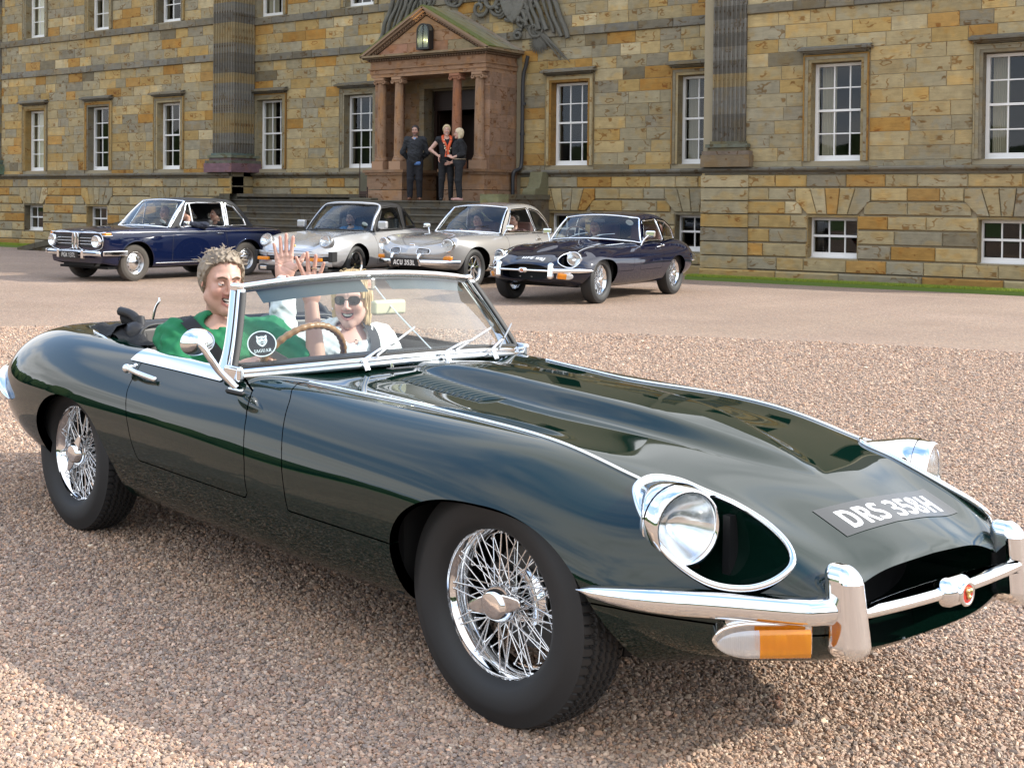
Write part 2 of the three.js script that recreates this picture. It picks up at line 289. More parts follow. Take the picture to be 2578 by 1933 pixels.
for (const [x0, x1, z, id] of SEC) {
  // the wall behind the blocks, with its openings
  const top = 11.4, sh = new THREE.Shape([[x0, -0.6], [x1, -0.6], [x1, top], [x0, top]].map((p) => new THREE.Vector2(...p)));
  const hole = (a, b, c, d) => sh.holes.push(new THREE.Path([[a, c], [a, d], [b, d], [b, c]].map((p) => new THREE.Vector2(...p))));
  const holes = [];
  SASH.forEach((u, i) => {
    if (wallZ(i) !== z || u < x0 || u > x1) return;
    const a = u - 0.02, b = u - 0.02 + OW; hole(a, b, 2.2, 4.09); hole(a, b, 6.34, 8.2); if (i !== 4 && i !== 3) hole(a - 0.03, b - 0.03, 0.34, 1.13);
  });
  if (id === 1) hole(-15.75, -13.95, 1.3, 4.05);
  core.push(new THREE.ExtrudeGeometry(sh, { depth: 0.45, bevelEnabled: false }).translate(0, 0, z - 0.012 - 0.45));
  // plain ashlar above the plinth band
  const H1 = [], H2 = [], H3 = [];
  SASH.forEach((u, i) => { if (wallZ(i) === z && u > x0 && u < x1) { H1.push([u - 0.17, u + OW + 0.13, 2.07, 4.24], [u - 0.22, u + OW + 0.2, 4.2, 4.34]); H2.push([u - 0.17, u + OW + 0.13, 6.3, 8.36]); H3.push(i); } });
  const xa = id === 0 ? x0 : id === 1 ? x0 : -7.33, xb = id === 0 ? -22.38 : x1;
  if (id === 1) { H1.push([-16.58, -13.1, 1.0, 5.1]); }
  courses(xa, xb, yrow(2.20, 5.12, 0.265), H1, z, 0.006, 0.42, 0.85);
  courses(xa, xb, [2.085, 2.20], H1, z + 0.02, 0.006, 0.8, 1.4);
  courses(xa, xb, yrow(5.31, 6.12, 0.27), [], z, 0.006, 0.42, 0.85);
  courses(xa, xb, yrow(6.31, 9.6, 0.27), H2, z, 0.006, 0.42, 0.85);
  // string courses
  for (const [y0, y1] of [[5.12, 5.31], [6.12, 6.31]]) for (let x = xa; x < xb;) { let w = mix(0.5, 1.0, hr()); if (x + w > xb - 0.35) w = xb - x; ashlar([[x + 0.003, y0], [x + w - 0.003, y0], [x + w - 0.003, y1], [x + 0.003, y1]], z - 0.05, z + 0.045, 0.012, grey().map((v) => v * 1.15)); x += w; }
  // rusticated basement: deep level joints, wedge stones over the windows
  const BY = [0.06, 0.33, 0.61, 0.89, 1.165, 1.43, 1.69, 1.95], jy = 0.016;
  const HB = []; SASH.forEach((u, i) => { if (H3.includes(i) && i !== 3 && i !== 4) HB.push([u - 0.05, u + OW - 0.05, 0.3, 1.166], [u - 0.05 - 0.11, u + OW - 0.05 + 0.11, 1.166, 1.43], [u - 0.05 - 0.24, u + OW - 0.05 + 0.24, 1.43, 1.69]); });
  if (id === 1) HB.push([-20.2, -12.4, -1, 1.45], [-16.58, -13.1, 1, 2.1]);
  const bz = z + 0.035;
  courses(x0, x1, BY, HB, bz, 0.015, 0.5, 0.95, 0, 0.003, jy);
  courses(x0, x1, [-0.3, 0.06], [], bz + 0.13, 0.03, 0.8, 1.6, 0, 0.004, 0);
  for (const i of H3) {
    const u = SASH[i] - 0.05, n = 5, yb = 1.18, yt = 1.675, jx = 0.006; if (i === 4 || i === 3) continue;
    for (let k = 0; k < n; k++) {
      const b0 = u + OW * k / n, b1 = u + OW * (k + 1) / n, mid = u + OW / 2, f = 1.5, t0 = mid + (b0 - mid) * f, t1 = mid + (b1 - mid) * f;
      let pts = [[b0 + jx, yb], [b1 - jx, yb], [t1 - jx, yt], [t0 + jx, yt]];
      if (k === 0) pts = [[b0 + jx, yb], [b1 - jx, yb], [t1 - jx, yt], [u - 0.24 + 0.01, yt], [u - 0.24 + 0.01, 1.44]];
      if (k === 4) pts = [[b0 + jx, yb], [b1 - jx, yb], [u + OW + 0.24 - 0.01, 1.44], [u + OW + 0.24 - 0.01, yt], [t0 + jx, yt]];
      ashlar(pts, z - 0.05, bz + 0.012, 0.012, null);
    }
    for (const s of [0, 1]) { // the small triangles of wall beside the wedges
      const q = s ? [[u + OW + 0.11, 1.18], [u + OW + 0.111, 1.42], [u + OW + 0.10 + 0.11, 1.42]] : null;
    }
  }
  // plinth band: a moulded ledge
  const prof = [[0, 1.95], [0.02, 1.95], [0.035, 1.985], [0.06, 2.0], [0.115, 2.03], [0.125, 2.06], [0.11, 2.085], [0, 2.10]];
  for (let x = x0; x < x1;) {
    let w = mix(1.0, 1.8, hr()); if (x + w > x1 - 0.7) w = x1 - x; if (id === 1 && x + w > -16.6 && x < -16.6) w = -16.6 - x; if (id === 1 && x >= -16.61 && x < -13.1) { x = -13.1; continue; }
    const mb = new MB(); mb.col = grey(); mb.off = [hr() * 5, hr() * 5];
    for (let k = 0; k + 1 < prof.length; k++) { const [d0, h0] = prof[k], [d1, h1] = prof[k + 1]; mb.poly([[x + 0.003, h0, z + d0], [x + w - 0.003, h0, z + d0], [x + w - 0.003, h1, z + d1], [x + 0.003, h1, z + d1]]); }
    if (inPhoto(x, 2, z, 260)) obj('band_course', mb.geo(), M_stone, house); x += w;
  }
}
obj('wall_core', core, M_mortar, house);
{ // the returns where the wings step forward, and the dark rooms behind
  const mb = new MB(); mb.col = [0.2, 0.18, 0.14];
  for (const y of yrow(-0.2, 2.0, 0.27).slice(0, -1)) { mb.col = tone(); mb.box(-21.75, -21.70, y + 0.01, y + 0.26, Zc - 0.1, Zw + 0.03); mb.box(-8.225, -8.17, y + 0.01, y + 0.26, Zc - 0.1, Zw + 0.03); }
  obj('wall_return', mb.geo(), M_stone, house);
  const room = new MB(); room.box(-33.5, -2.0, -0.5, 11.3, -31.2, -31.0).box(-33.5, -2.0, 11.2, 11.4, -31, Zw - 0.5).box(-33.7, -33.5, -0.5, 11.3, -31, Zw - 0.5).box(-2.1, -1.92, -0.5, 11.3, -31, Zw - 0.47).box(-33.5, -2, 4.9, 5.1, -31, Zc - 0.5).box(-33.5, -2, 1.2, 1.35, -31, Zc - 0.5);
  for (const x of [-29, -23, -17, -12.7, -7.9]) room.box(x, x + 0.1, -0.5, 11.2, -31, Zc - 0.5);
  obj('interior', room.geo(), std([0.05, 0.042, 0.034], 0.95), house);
}
// ---- sash windows ----
const paneGeo = new Map();
function sashWindow(u, y0, y1, z, rows, opts = {}) {
  const g = grp('window', house), w = OW + 0.06, x0 = u - 0.01, x1 = x0 + w, zf = z - 0.235, hw = (y1 - y0), fb = opts.small ? 0.085 : 0.1, fs = 0.06, ft = 0.055, mid = (y0 + fb + y1 - ft) / 2 + 0.01;
  const F = [];
  F.push(boxG(x0, x0 + fs, y0, y1, zf - 0.06, zf + 0.02), boxG(x1 - fs, x1, y0, y1, zf - 0.06, zf + 0.02), boxG(x0 + fs, x1 - fs, y1 - ft, y1, zf - 0.06, zf + 0.018), boxG(x0 + fs, x1 - fs, y0, y0 + fb, zf - 0.05, zf + 0.012), boxG(x0 - 0.03, x1 + 0.03, y0 - 0.035, y0 - 0.001, zf - 0.05, zf + 0.06));
  F.push(boxG(x0 + fs, x1 - fs, mid - 0.022, mid + 0.022, zf - 0.045, zf + 0.006));
  const B = [], gx0 = x0 + fs, gx1 = x1 - fs, cw = (gx1 - gx0) / 3, half = rows / 2, bw = 0.012;
  for (let s = 0; s < 2; s++) {
    const ya = s ? mid + 0.022 : y0 + fb, yb = s ? y1 - ft : mid - 0.022, zz = s ? zf - 0.012 : zf - 0.03, rh = (yb - ya) / half;
    for (let k = 1; k < 3; k++) B.push(boxG(gx0 + cw * k - bw, gx0 + cw * k + bw, ya, yb, zz - 0.02, zz + 0.012));
    for (let k = 1; k < half; k++) B.push(boxG(gx0, gx1, ya + rh * k - bw, ya + rh * k + bw, zz - 0.019, zz + 0.011));
    for (let j = 0; j < half; j++) for (let i = 0; i < 3; i++) {
      const pw = cw - 2 * bw + 0.004, ph = rh - 2 * bw + 0.004, key = pw.toFixed(3) + ph.toFixed(3); if (!paneGeo.has(key)) paneGeo.set(key, new THREE.PlaneGeometry(pw, ph));
      const cx = gx0 + cw * (i + 0.5), cy = ya + rh * (j + 0.5); if (!inPhoto(cx, cy, zz, 60)) continue;
      const p = obj('pane', paneGeo.get(key), M_glass, g); p.position.set(cx, cy, zz); p.rotation.set((hr() - 0.5) * 0.012, (hr() - 0.5) * 0.012, 0); p.castShadow = false;
    }
  }
  obj('frame', F, M_white, g); obj('glazing_bars', B, M_white, g);
  if (opts.curtain) {
    const [a, b, m] = opts.curtain, mb = [], n = 40, pos = [], idx = [];
    for (let k = 0; k <= n; k++) { const x = mix(gx0 + (gx1 - gx0) * a, gx0 + (gx1 - gx0) * b, k / n), zz = zf - 0.17 + 0.022 * Math.sin(k * 1.35) * (m === M_blind ? 0.25 : 1); pos.push(x, y0, zz, x, y1, zz); if (k) { const q = k * 2; idx.push(q - 2, q, q - 1, q, q + 1, q - 1); } }
    const cg = new THREE.BufferGeometry(); cg.setAttribute('position', new THREE.Float32BufferAttribute(pos, 3)); cg.setIndex(idx); cg.computeVertexNormals(); obj(m === M_blind ? 'blind' : 'curtain', cg, m, g);
  }
  return g;
}
SASH.forEach((u, i) => {
  const z = wallZ(i);
  const cur = i === 0 ? [0, 1, M_blind] : i === 7 || i === 8 ? [0.02, 0.32, M_curtain] : i === 6 ? [0.0, 0.28, M_curtain] : i === 3 ? [0, 0.3, M_curtain] : null;
  sashWindow(u, 2.21, 4.07, z, 4, { curtain: cur });
  if (i < 5) sashWindow(u, 6.35, 8.19, z, 4, { curtain: i === 0 ? [0, 1, M_blind] : i === 1 ? [0.1, 0.6, M_curtain] : i === 3 ? [0.0, 0.4, M_curtain] : null });
  if (i !== 4 && i !== 3) sashWindow(u - 0.06, 0.36, 1.115, z, 2, { small: true });
  // moulded surround, sill and cornice of the main windows
  const a = u - 0.014, b = u - 0.026 + OW;
  const ring = (A, B, y0, y1, nm) => {
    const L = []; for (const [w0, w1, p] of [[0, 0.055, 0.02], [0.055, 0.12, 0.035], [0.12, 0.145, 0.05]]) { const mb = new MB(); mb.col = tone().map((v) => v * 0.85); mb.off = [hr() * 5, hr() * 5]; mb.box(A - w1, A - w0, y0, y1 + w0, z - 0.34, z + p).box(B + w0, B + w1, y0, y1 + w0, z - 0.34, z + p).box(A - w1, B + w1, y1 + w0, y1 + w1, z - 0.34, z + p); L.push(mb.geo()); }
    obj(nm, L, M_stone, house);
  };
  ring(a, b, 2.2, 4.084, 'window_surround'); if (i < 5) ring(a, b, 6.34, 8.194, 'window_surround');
  const mb = new MB(); mb.col = grey().map((v) => v * 0.9); mb.off = [hr() * 5, hr() * 5];
  mb.box(a - 0.10, b + 0.10, 4.24, 4.265, z - 0.02, z + 0.07).box(a - 0.15, b + 0.15, 4.265, 4.30, z - 0.02, z + 0.13); mb.col = grey(); mb.box(a - 0.215, b + 0.215, 4.30, 4.345, z - 0.02, z + 0.2);
  mb.poly([[a - 0.2, 4.346, z + 0.19], [b + 0.2, 4.346, z + 0.19], [b + 0.2, 4.40, z], [a - 0.2, 4.40, z]]);
  obj('cornice', mb.geo(), M_stone, house);
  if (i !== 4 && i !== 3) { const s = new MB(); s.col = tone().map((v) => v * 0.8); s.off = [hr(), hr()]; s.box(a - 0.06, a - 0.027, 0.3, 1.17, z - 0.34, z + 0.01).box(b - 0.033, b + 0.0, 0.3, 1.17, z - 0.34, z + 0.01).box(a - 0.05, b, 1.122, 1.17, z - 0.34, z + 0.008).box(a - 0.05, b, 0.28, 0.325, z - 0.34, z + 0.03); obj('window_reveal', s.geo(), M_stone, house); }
});
// ---- fluted corner pilasters ----
function pilaster(plan, y0, y1, flutesOn) {        // plan: polyline of [x, z], drawn with the face on its right
  const mb = [], pts = [];
  for (let s = 0; s + 1 < plan.length; s++) {
    const [x0, z0] = plan[s], [x1, z1] = plan[s + 1], L = Math.hypot(x1 - x0, z1 - z0), dx = (x1 - x0) / L, dz = (z1 - z0) / L, nx = -dz, nz = dx; // inward normal is (-nx...)
    if (!flutesOn[s]) { pts.push([x0, z0], [x1, z1]); continue; }
    const n = flutesOn[s], pit = L / (n + 0.35), land = pit * 0.32; let t = land; pts.push([x0, z0]);
    for (let k = 0; k < n; k++) { const w = pit - land; for (let q = 0; q <= 6; q++) { const a = Math.PI * q / 6, tt = t + w / 2 - Math.cos(a) * w / 2, dep = Math.sin(a) * w * 0.55; pts.push([x0 + dx * tt - nx * -dep * 0 + (-dz) * 0 + dz * -dep, z0 + dz * tt + dx * -dep]); } t += pit; }
    pts.push([x1, z1]);
  }
  return pts;
}
function fluted(plan, y0, y1, fl, dirs) {
  const pts = pilaster(plan, y0, y1, fl), list = [];
  for (let y = y0; y < y1;) { const h = Math.min(y1 - y, 0.27), mb = new MB(); const t = hr(); mb.col = t < 0.3 ? [0.27, 0.21, 0.11] : t < 0.7 ? [0.19, 0.18, 0.155] : [0.13, 0.12, 0.10]; mb.off = [hr() * 5, hr() * 5]; for (let k = 0; k + 1 < pts.length; k++) { const [a, b] = [pts[k], pts[k + 1]]; if (Math.hypot(a[0] - b[0], a[1] - b[1]) > 1e-5) mb.poly([[a[0], y, a[1]], [b[0], y, b[1]], [b[0], y + h, b[1]], [a[0], y + h, a[1]]]); } list.push(mb.geo()); y += h; }
  return list;
}
for (const [x0, x1, ret] of [[-22.38, -21.66, 1], [-8.01, -7.33, 0], [-32.75, -32.07, 0]]) {
  const p = grp('pilaster', house), zf = Zw + 0.06, plan = ret ? [[x0, Zw], [x0, zf], [x1, zf], [x1, Zc + 0.01]] : [[x0, Zw - 0.02], [x0, zf], [x1, zf], [x1, Zw - 0.02]];
  obj('shaft', fluted(plan, 2.62, 9.3, ret ? [0, 7, 8] : [0, 7, 0]), M_stone, p);
  const mb = new MB(); mb.col = [0.17, 0.155, 0.12];
  for (const [o, a, b] of [[0.03, 2.56, 2.62], [0.10, 2.49, 2.56], [0.065, 2.42, 2.49], [0.15, 2.34, 2.42], [0.17, 2.10, 2.34]]) { mb.col = [0.15, 0.14, 0.11].map((v) => v * mix(0.85, 1.5, hr())); mb.off = [hr() * 4, hr() * 4]; mb.box(x0 - o, x1 + o, a, b - 0.002, ret ? Zc - 0.1 : Zw - 0.1, zf + o); }
  obj('base', mb.geo(), M_moss, p);
}
{ // the basement stands forward under the corner pilasters of the right wing
  const mb = new MB(); for (let k = 0; k < 7; k++) { const y = [0.06, 0.33, 0.61, 0.89, 1.165, 1.43, 1.69, 1.95]; mb.col = tone(); mb.off = [hr() * 4, hr()]; mb.box(-8.23, -7.24, y[k] + 0.012, y[k + 1] - 0.012, Zw, Zw + 0.075); } obj('pilaster_pedestal', mb.geo(), M_stone, house);
}
{ // largest 290 blocks in the picture as parts, the rest joined
  stones.sort((a, b) => b.share - a.share);
  stones.slice(0, 292).forEach((s) => obj('stone', s.g, M_stone, house));
  const rest = obj('stonework', stones.slice(292).map((s) => s.g), M_stone, house); rest.userData.kind = 'stuff';
}
// ---- the porch ----
const pink = () => { const k = 0.85 + 0.3 * hr(), t = hr(); return [mix(0.33, 0.36, t) * k, mix(0.195, 0.225, t) * k, mix(0.115, 0.14, t) * k]; };
{
  const porch = grp('porch', house), XC = -14.887, HW = 1.70, ZF = -24.65; porch.scale.y = 1.012; porch.position.y = -0.02;
  const block = (nm, b, col, e = 0) => { const mb = new MB(); mb.col = col || pink(); mb.off = [hr() * 5, hr() * 5]; mb.box(...b); return obj(nm, mb.geo(), M_stone, porch); };
  // base in two halves beside the doorway, cap moulding above
  for (const s of [-1, 1]) {
    const xa = s < 0 ? XC - HW : XC + 0.52, xb = s < 0 ? XC - 0.52 - 0.1 : XC + HW;
    block('pedestal', [xa, xb, 1.30, 1.62, Zc, ZF + 0.04]); block('pedestal', [xa + 0.01, xb - 0.01, 1.635, 1.98, Zc, ZF + 0.02]);
    block('pedestal_cap', [xa - 0.03, xb + 0.03, 1.98, 2.035, Zc, ZF + 0.06]); block('pedestal_cap', [xa - 0.07, xb + 0.07, 2.035, 2.10, Zc, ZF + 0.1], pink().map((v) => v * 0.85));
  }
  // columns on square blocks, with scroll capitals
  const colGeo = (() => { const p = []; for (let k = 0; k <= 16; k++) { const t = k / 16; p.push([0.118 - 0.02 * t * t, 2.42 + t * (4.14 - 2.42)]); } return [lathe([[0.16, 2.30], [0.165, 2.33], [0.15, 2.355], [0.135, 2.37], [0.14, 2.39], [0.125, 2.415], ...p, [0.115, 4.145], [0.115, 4.165]], 28)]; })();
  [[-1.40, 0], [-0.88, 1], [0.80, 1], [1.42, 0]].forEach(([dx, red], i) => {
    const c = pink(), g = grp('column', porch), x = XC + dx, z = ZF - 0.17; if (i === 2) { c[0] *= 0.95; c[1] *= 0.72; c[2] *= 0.68; }
    g.position.set(x, 0, z);
    obj('shaft', colGeo.map((q) => paint(q.clone(), c)), M_stone, g);
    const cap = [boxG(-0.14, 0.14, 4.215, 4.27, -0.14, 0.14)]; for (const a of [-1, 1]) { cap.push(new THREE.TorusGeometry(0.034, 0.018, 6, 14).translate(a * 0.125, 4.165, 0.11), new THREE.CylinderGeometry(0.045, 0.045, 0.2, 12).rotateX(Math.PI / 2).translate(a * 0.125, 4.165, 0)); } cap.push(boxG(-0.12, 0.12, 4.165, 4.216, -0.11, 0.11));
    obj('capital', merge(cap).clone(), std(c.map((v) => v * 0.95), 0.9, 0, { bumpMap: stoneBump, bumpScale: 0.01 }), g);
    obj('plinth', [boxG(-0.17, 0.17, 2.10, 2.30, -0.17, 0.17)], std(c, 0.92, 0, { bumpMap: stoneBump, bumpScale: 0.01 }), g);
  });
  // side walls: courses of pink blocks on the side that shows
  for (const [xa, xb] of [[XC + HW - 0.32, XC + HW - 0.04], [XC - HW + 0.04, XC - HW + 0.32]]) {
    const ys = yrow(2.10, 4.28, 0.31);
    for (let k = 0; k + 1 < ys.length; k++) { const zs = k % 2 ? [Zc, ZF - 0.95, ZF - 0.5, ZF - 0.23] : [Zc, ZF - 0.7, ZF - 0.23]; for (let q = 0; q + 1 < zs.length; q++) block('stone', [xa, xb, ys[k] + 0.002, ys[k + 1] - 0.002, zs[q] + 0.002, zs[q + 1] - 0.002], pink().map((v, j) => v * [0.9, 0.92, 1][j])); }
  }
  // pilaster strip beside the right column, back wall of the porch, door case
  const bw = []; for (const [xa, xb] of [[XC - HW + 0.32, -15.75], [-13.95, XC + HW - 0.32]]) for (const [k, y] of yrow(2.1, 4.28, 0.31).slice(0, -1).entries()) { const m = xa + (xb - xa) * (k % 2 ? 0.35 : 0.7); block('stone', [xa, m - 0.002, y, y + 0.305, Zc, Zc + 0.3], mixc(pink(), TONES[1], hr())); block('stone', [m + 0.002, xb, y, y + 0.305, Zc, Zc + 0.303], mixc(pink(), TONES[3], hr())); }
  block('door_case', [-15.80, -15.66, 1.38, 4.05, Zc, Zc + 0.34], [0.3, 0.25, 0.17]); block('door_case', [-14.04, -13.90, 1.38, 4.05, Zc, Zc + 0.34], [0.3, 0.25, 0.17]); block('door_case', [-15.80, -13.90, 4.05, 4.20, Zc, Zc + 0.35], [0.3, 0.25, 0.17]); block('door_case', [-15.87, -13.83, 4.20, 4.28, Zc, Zc + 0.4], [0.27, 0.22, 0.15]);
  // dark panelled door leaves standing open inside, and the lintel board
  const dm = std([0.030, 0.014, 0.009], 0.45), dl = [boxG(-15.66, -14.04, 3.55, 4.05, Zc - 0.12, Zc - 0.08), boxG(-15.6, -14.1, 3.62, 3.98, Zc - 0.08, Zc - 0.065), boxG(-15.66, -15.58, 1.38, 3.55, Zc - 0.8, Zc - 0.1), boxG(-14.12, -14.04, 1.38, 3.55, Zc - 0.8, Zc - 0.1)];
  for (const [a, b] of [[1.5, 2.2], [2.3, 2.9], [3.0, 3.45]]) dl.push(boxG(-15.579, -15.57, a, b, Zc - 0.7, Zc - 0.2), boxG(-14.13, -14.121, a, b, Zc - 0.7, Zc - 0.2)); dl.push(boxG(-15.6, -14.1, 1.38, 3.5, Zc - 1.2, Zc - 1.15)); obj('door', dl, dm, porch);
  // entablature: architrave, frieze, dentils, cornice
  const ent = (y0, y1, o, col) => block('entablature', [XC - HW - o, XC + HW + o, y0, y1, Zc, ZF + o], col);
  ent(4.28, 4.36, -0.05); ent(4.36, 4.46, -0.03); ent(4.46, 4.49, 0.0); ent(4.49, 4.66, -0.04);
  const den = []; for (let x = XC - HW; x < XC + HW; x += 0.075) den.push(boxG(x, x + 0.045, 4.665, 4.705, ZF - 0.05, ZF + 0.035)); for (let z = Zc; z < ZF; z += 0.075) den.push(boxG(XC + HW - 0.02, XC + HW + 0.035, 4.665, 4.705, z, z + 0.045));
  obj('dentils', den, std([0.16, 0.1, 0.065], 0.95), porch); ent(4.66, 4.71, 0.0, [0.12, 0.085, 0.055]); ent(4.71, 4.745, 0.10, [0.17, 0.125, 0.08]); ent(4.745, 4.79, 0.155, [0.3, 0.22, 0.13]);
  // pediment: blocks of the gable, raking cornices with dentils, mossy roof slabs
  const AP = 5.84, EV = 4.79, EX = HW + 0.155, sl = (AP - EV) / EX;
  const tri = (y) => (AP - 0.21 - y) / sl; 
  for (const [ya, yb, cuts] of [[4.80, 5.03, [-0.55, 0.62]], [5.03, 5.27, [-0.2, 0.2]], [5.27, 5.62, []]]) {
    const xs = [-1e9, ...cuts, 1e9]; for (let k = 0; k + 1 < xs.length; k++) { const A = Math.max(xs[k], -tri(ya)), B = Math.min(xs[k + 1], tri(ya)), C = Math.max(xs[k], -tri(yb)), D = Math.min(xs[k + 1], tri(yb)); const mb = new MB(); mb.col = [0.36, 0.24, 0.14].map((v) => v * (0.9 + 0.25 * hr())); mb.off = [hr() * 5, hr()]; mb.prism([[XC + A + 0.004, ya + 0.003], [XC + B - 0.004, ya + 0.003], [XC + Math.max(D, C) - 0.004, yb - 0.003], [XC + Math.min(C, D) + 0.004, yb - 0.003]], Zc + 0.5, ZF - 0.03, 0); obj('stone', mb.geo(), M_stone, porch); }
  }
  const L = Math.hypot(EX, AP - EV), an = Math.atan2(AP - EV, EX);
  for (const s of [-1, 1]) {
    const R = (g) => { g.rotateZ(-s * an); g.translate(XC, AP, 0); return g; }, seg = (a, b, t0, t1, z0, z1) => R(boxG(s > 0 ? a : -b, s > 0 ? b : -a, -t1, -t0, z0, z1));
    obj('raking_cornice', [seg(0, L, 0.0, 0.05, ZF - 0.2, ZF + 0.155), seg(0, L - 0.03, 0.05, 0.10, ZF - 0.2, ZF + 0.1), seg(0, L - 0.1, 0.10, 0.16, ZF - 0.2, ZF + 0.0)], std([0.25, 0.17, 0.11], 0.95, 0, { bumpMap: stoneBump, bumpScale: 0.01 }), porch);
    const dn = []; for (let t = 0.12; t < L - 0.3; t += 0.08) dn.push(seg(t, t + 0.045, 0.105, 0.15, ZF - 0.1, ZF + 0.04)); obj('dentils', dn, std([0.2, 0.13, 0.085], 0.95), porch);
    const sl2 = []; for (let k = 0; k < 5; k++) { const mb = new MB(), t = k / 5, c = [mix(0.30, 0.19, t) * (0.9 + 0.2 * hr()), mix(0.27, 0.21, t), mix(0.20, 0.07, t)]; mb.col = k === 4 ? [0.17, 0.19, 0.05] : c; mb.off = [hr() * 5, hr()]; const z0 = mix(Zc, ZF + 0.15, t), z1 = mix(Zc, ZF + 0.15, (k + 1) / 5); mb.box(s > 0 ? 0 : -L, s > 0 ? L : 0, 0.001, 0.03 + 0.004 * (k % 2), z0 + 0.003, z1 - 0.003); sl2.push(R(mb.geo())); }
    obj('roof', sl2, M_moss, porch);
  }
  // floor slab of the porch
  block('threshold', [XC - 0.62, XC + 0.52, 1.30, 1.385, Zc, ZF + 0.1], [0.1, 0.09, 0.07]);
}
function mixc(a, b, t) { return a.map((v, i) => mix(v, b[i], t)); }
{ // carved arms above the porch roof: scrolls, drapery folds and a shield in relief
  const L = [], r = rng(4);
  const curl = (x, y, R, a0, dir, th) => { const p = []; for (let k = 0; k <= 26; k++) { const t = k / 26, a = a0 + dir * t * 8.2, q = R * (1 - 0.82 * t); p.push([x + Math.cos(a) * q, y + Math.sin(a) * q, Zc + 0.05 + 0.06 * t]); } L.push(tube(p, th, 40, 6)); };
  for (let k = 0; k < 46; k++) { const x = mix(-17.2, -12.6, r()), y = mix(5.1, 7.2, r()), e = Math.abs(x + 14.9) / 2.4; if (y < 5.75 - 0.55 * e * 1.7 || e > 1) continue; curl(x, y, 0.12 + 0.16 * r(), r() * 6.28, r() < 0.5 ? 1 : -1, 0.028 + 0.025 * r()); }
  for (const s of [-1, 1]) { for (let k = 0; k < 9; k++) { const p = []; for (let q = 0; q < 8; q++) p.push([-14.6 + s * (0.6 + 0.18 * k + 0.1 * q + 0.05 * r()), 7.2 - 0.24 * q - 0.06 * k + 0.06 * r(), Zc + 0.07 + 0.05 * r()]); L.push(tube(p, 0.035 + 0.02 * r(), 24, 6)); } }
  for (let k = 0; k < 10; k++) { const x = -13.2 + k * 0.085, y = 5.65 - k * 0.055; L.push(rod([x, y, Zc + 0.06], [x + 0.55 + 0.1 * r(), y - 0.42 - 0.3 * r(), Zc + 0.05], 0.03, 0.008)); }
  for (let k = 0; k < 26; k++) { const a = k / 26 * 6.283; L.push(rod([-12.62, 5.02, Zc + 0.04], [-12.62 + Math.cos(a) * 0.26, 5.02 + Math.sin(a) * 0.26, Zc + 0.05], 0.026, 0.01, 6)); }
  const sh = new THREE.Shape(); sh.moveTo(-0.34, 0.42); sh.lineTo(0.34, 0.42); sh.quadraticCurveTo(0.38, -0.2, 0, -0.5); sh.quadraticCurveTo(-0.38, -0.2, -0.34, 0.42); L.push(new THREE.ExtrudeGeometry(sh, { depth: 0.08, bevelEnabled: true, bevelSize: 0.04, bevelThickness: 0.04, bevelSegments: 2 }).translate(-13.3, 6.05, Zc + 0.02));
  obj('carved_arms', L, std([0.17, 0.165, 0.14], 0.95, 0, { bumpMap: stoneBump, bumpScale: 0.03 }), house);
}
{ // lead rainwater pipe in the corner of the porch
  const x = -12.98, z = Zc + 0.11; obj('drainpipe', [tube([[x + 0.12, 4.72, z + 0.02], [x + 0.06, 4.5, z], [x, 4.3, z], [x - 0.02, 3, z], [x - 0.03, 2.3, z], [x - 0.04, 2.14, z + 0.04], [x - 0.10, 2.06, z + 0.2], [x - 0.12, 1.95, z + 0.22], [x - 0.12, 1.5, z + 0.22]], 0.045, 80, 10), rod([x, 3.6, z], [x, 3.66, z], 0.06, 0.06, 12), rod([x - 0.02, 2.9, z], [x - 0.02, 2.96, z], 0.06, 0.06, 12)], std([0.03, 0.031, 0.034], 0.5), house);
}
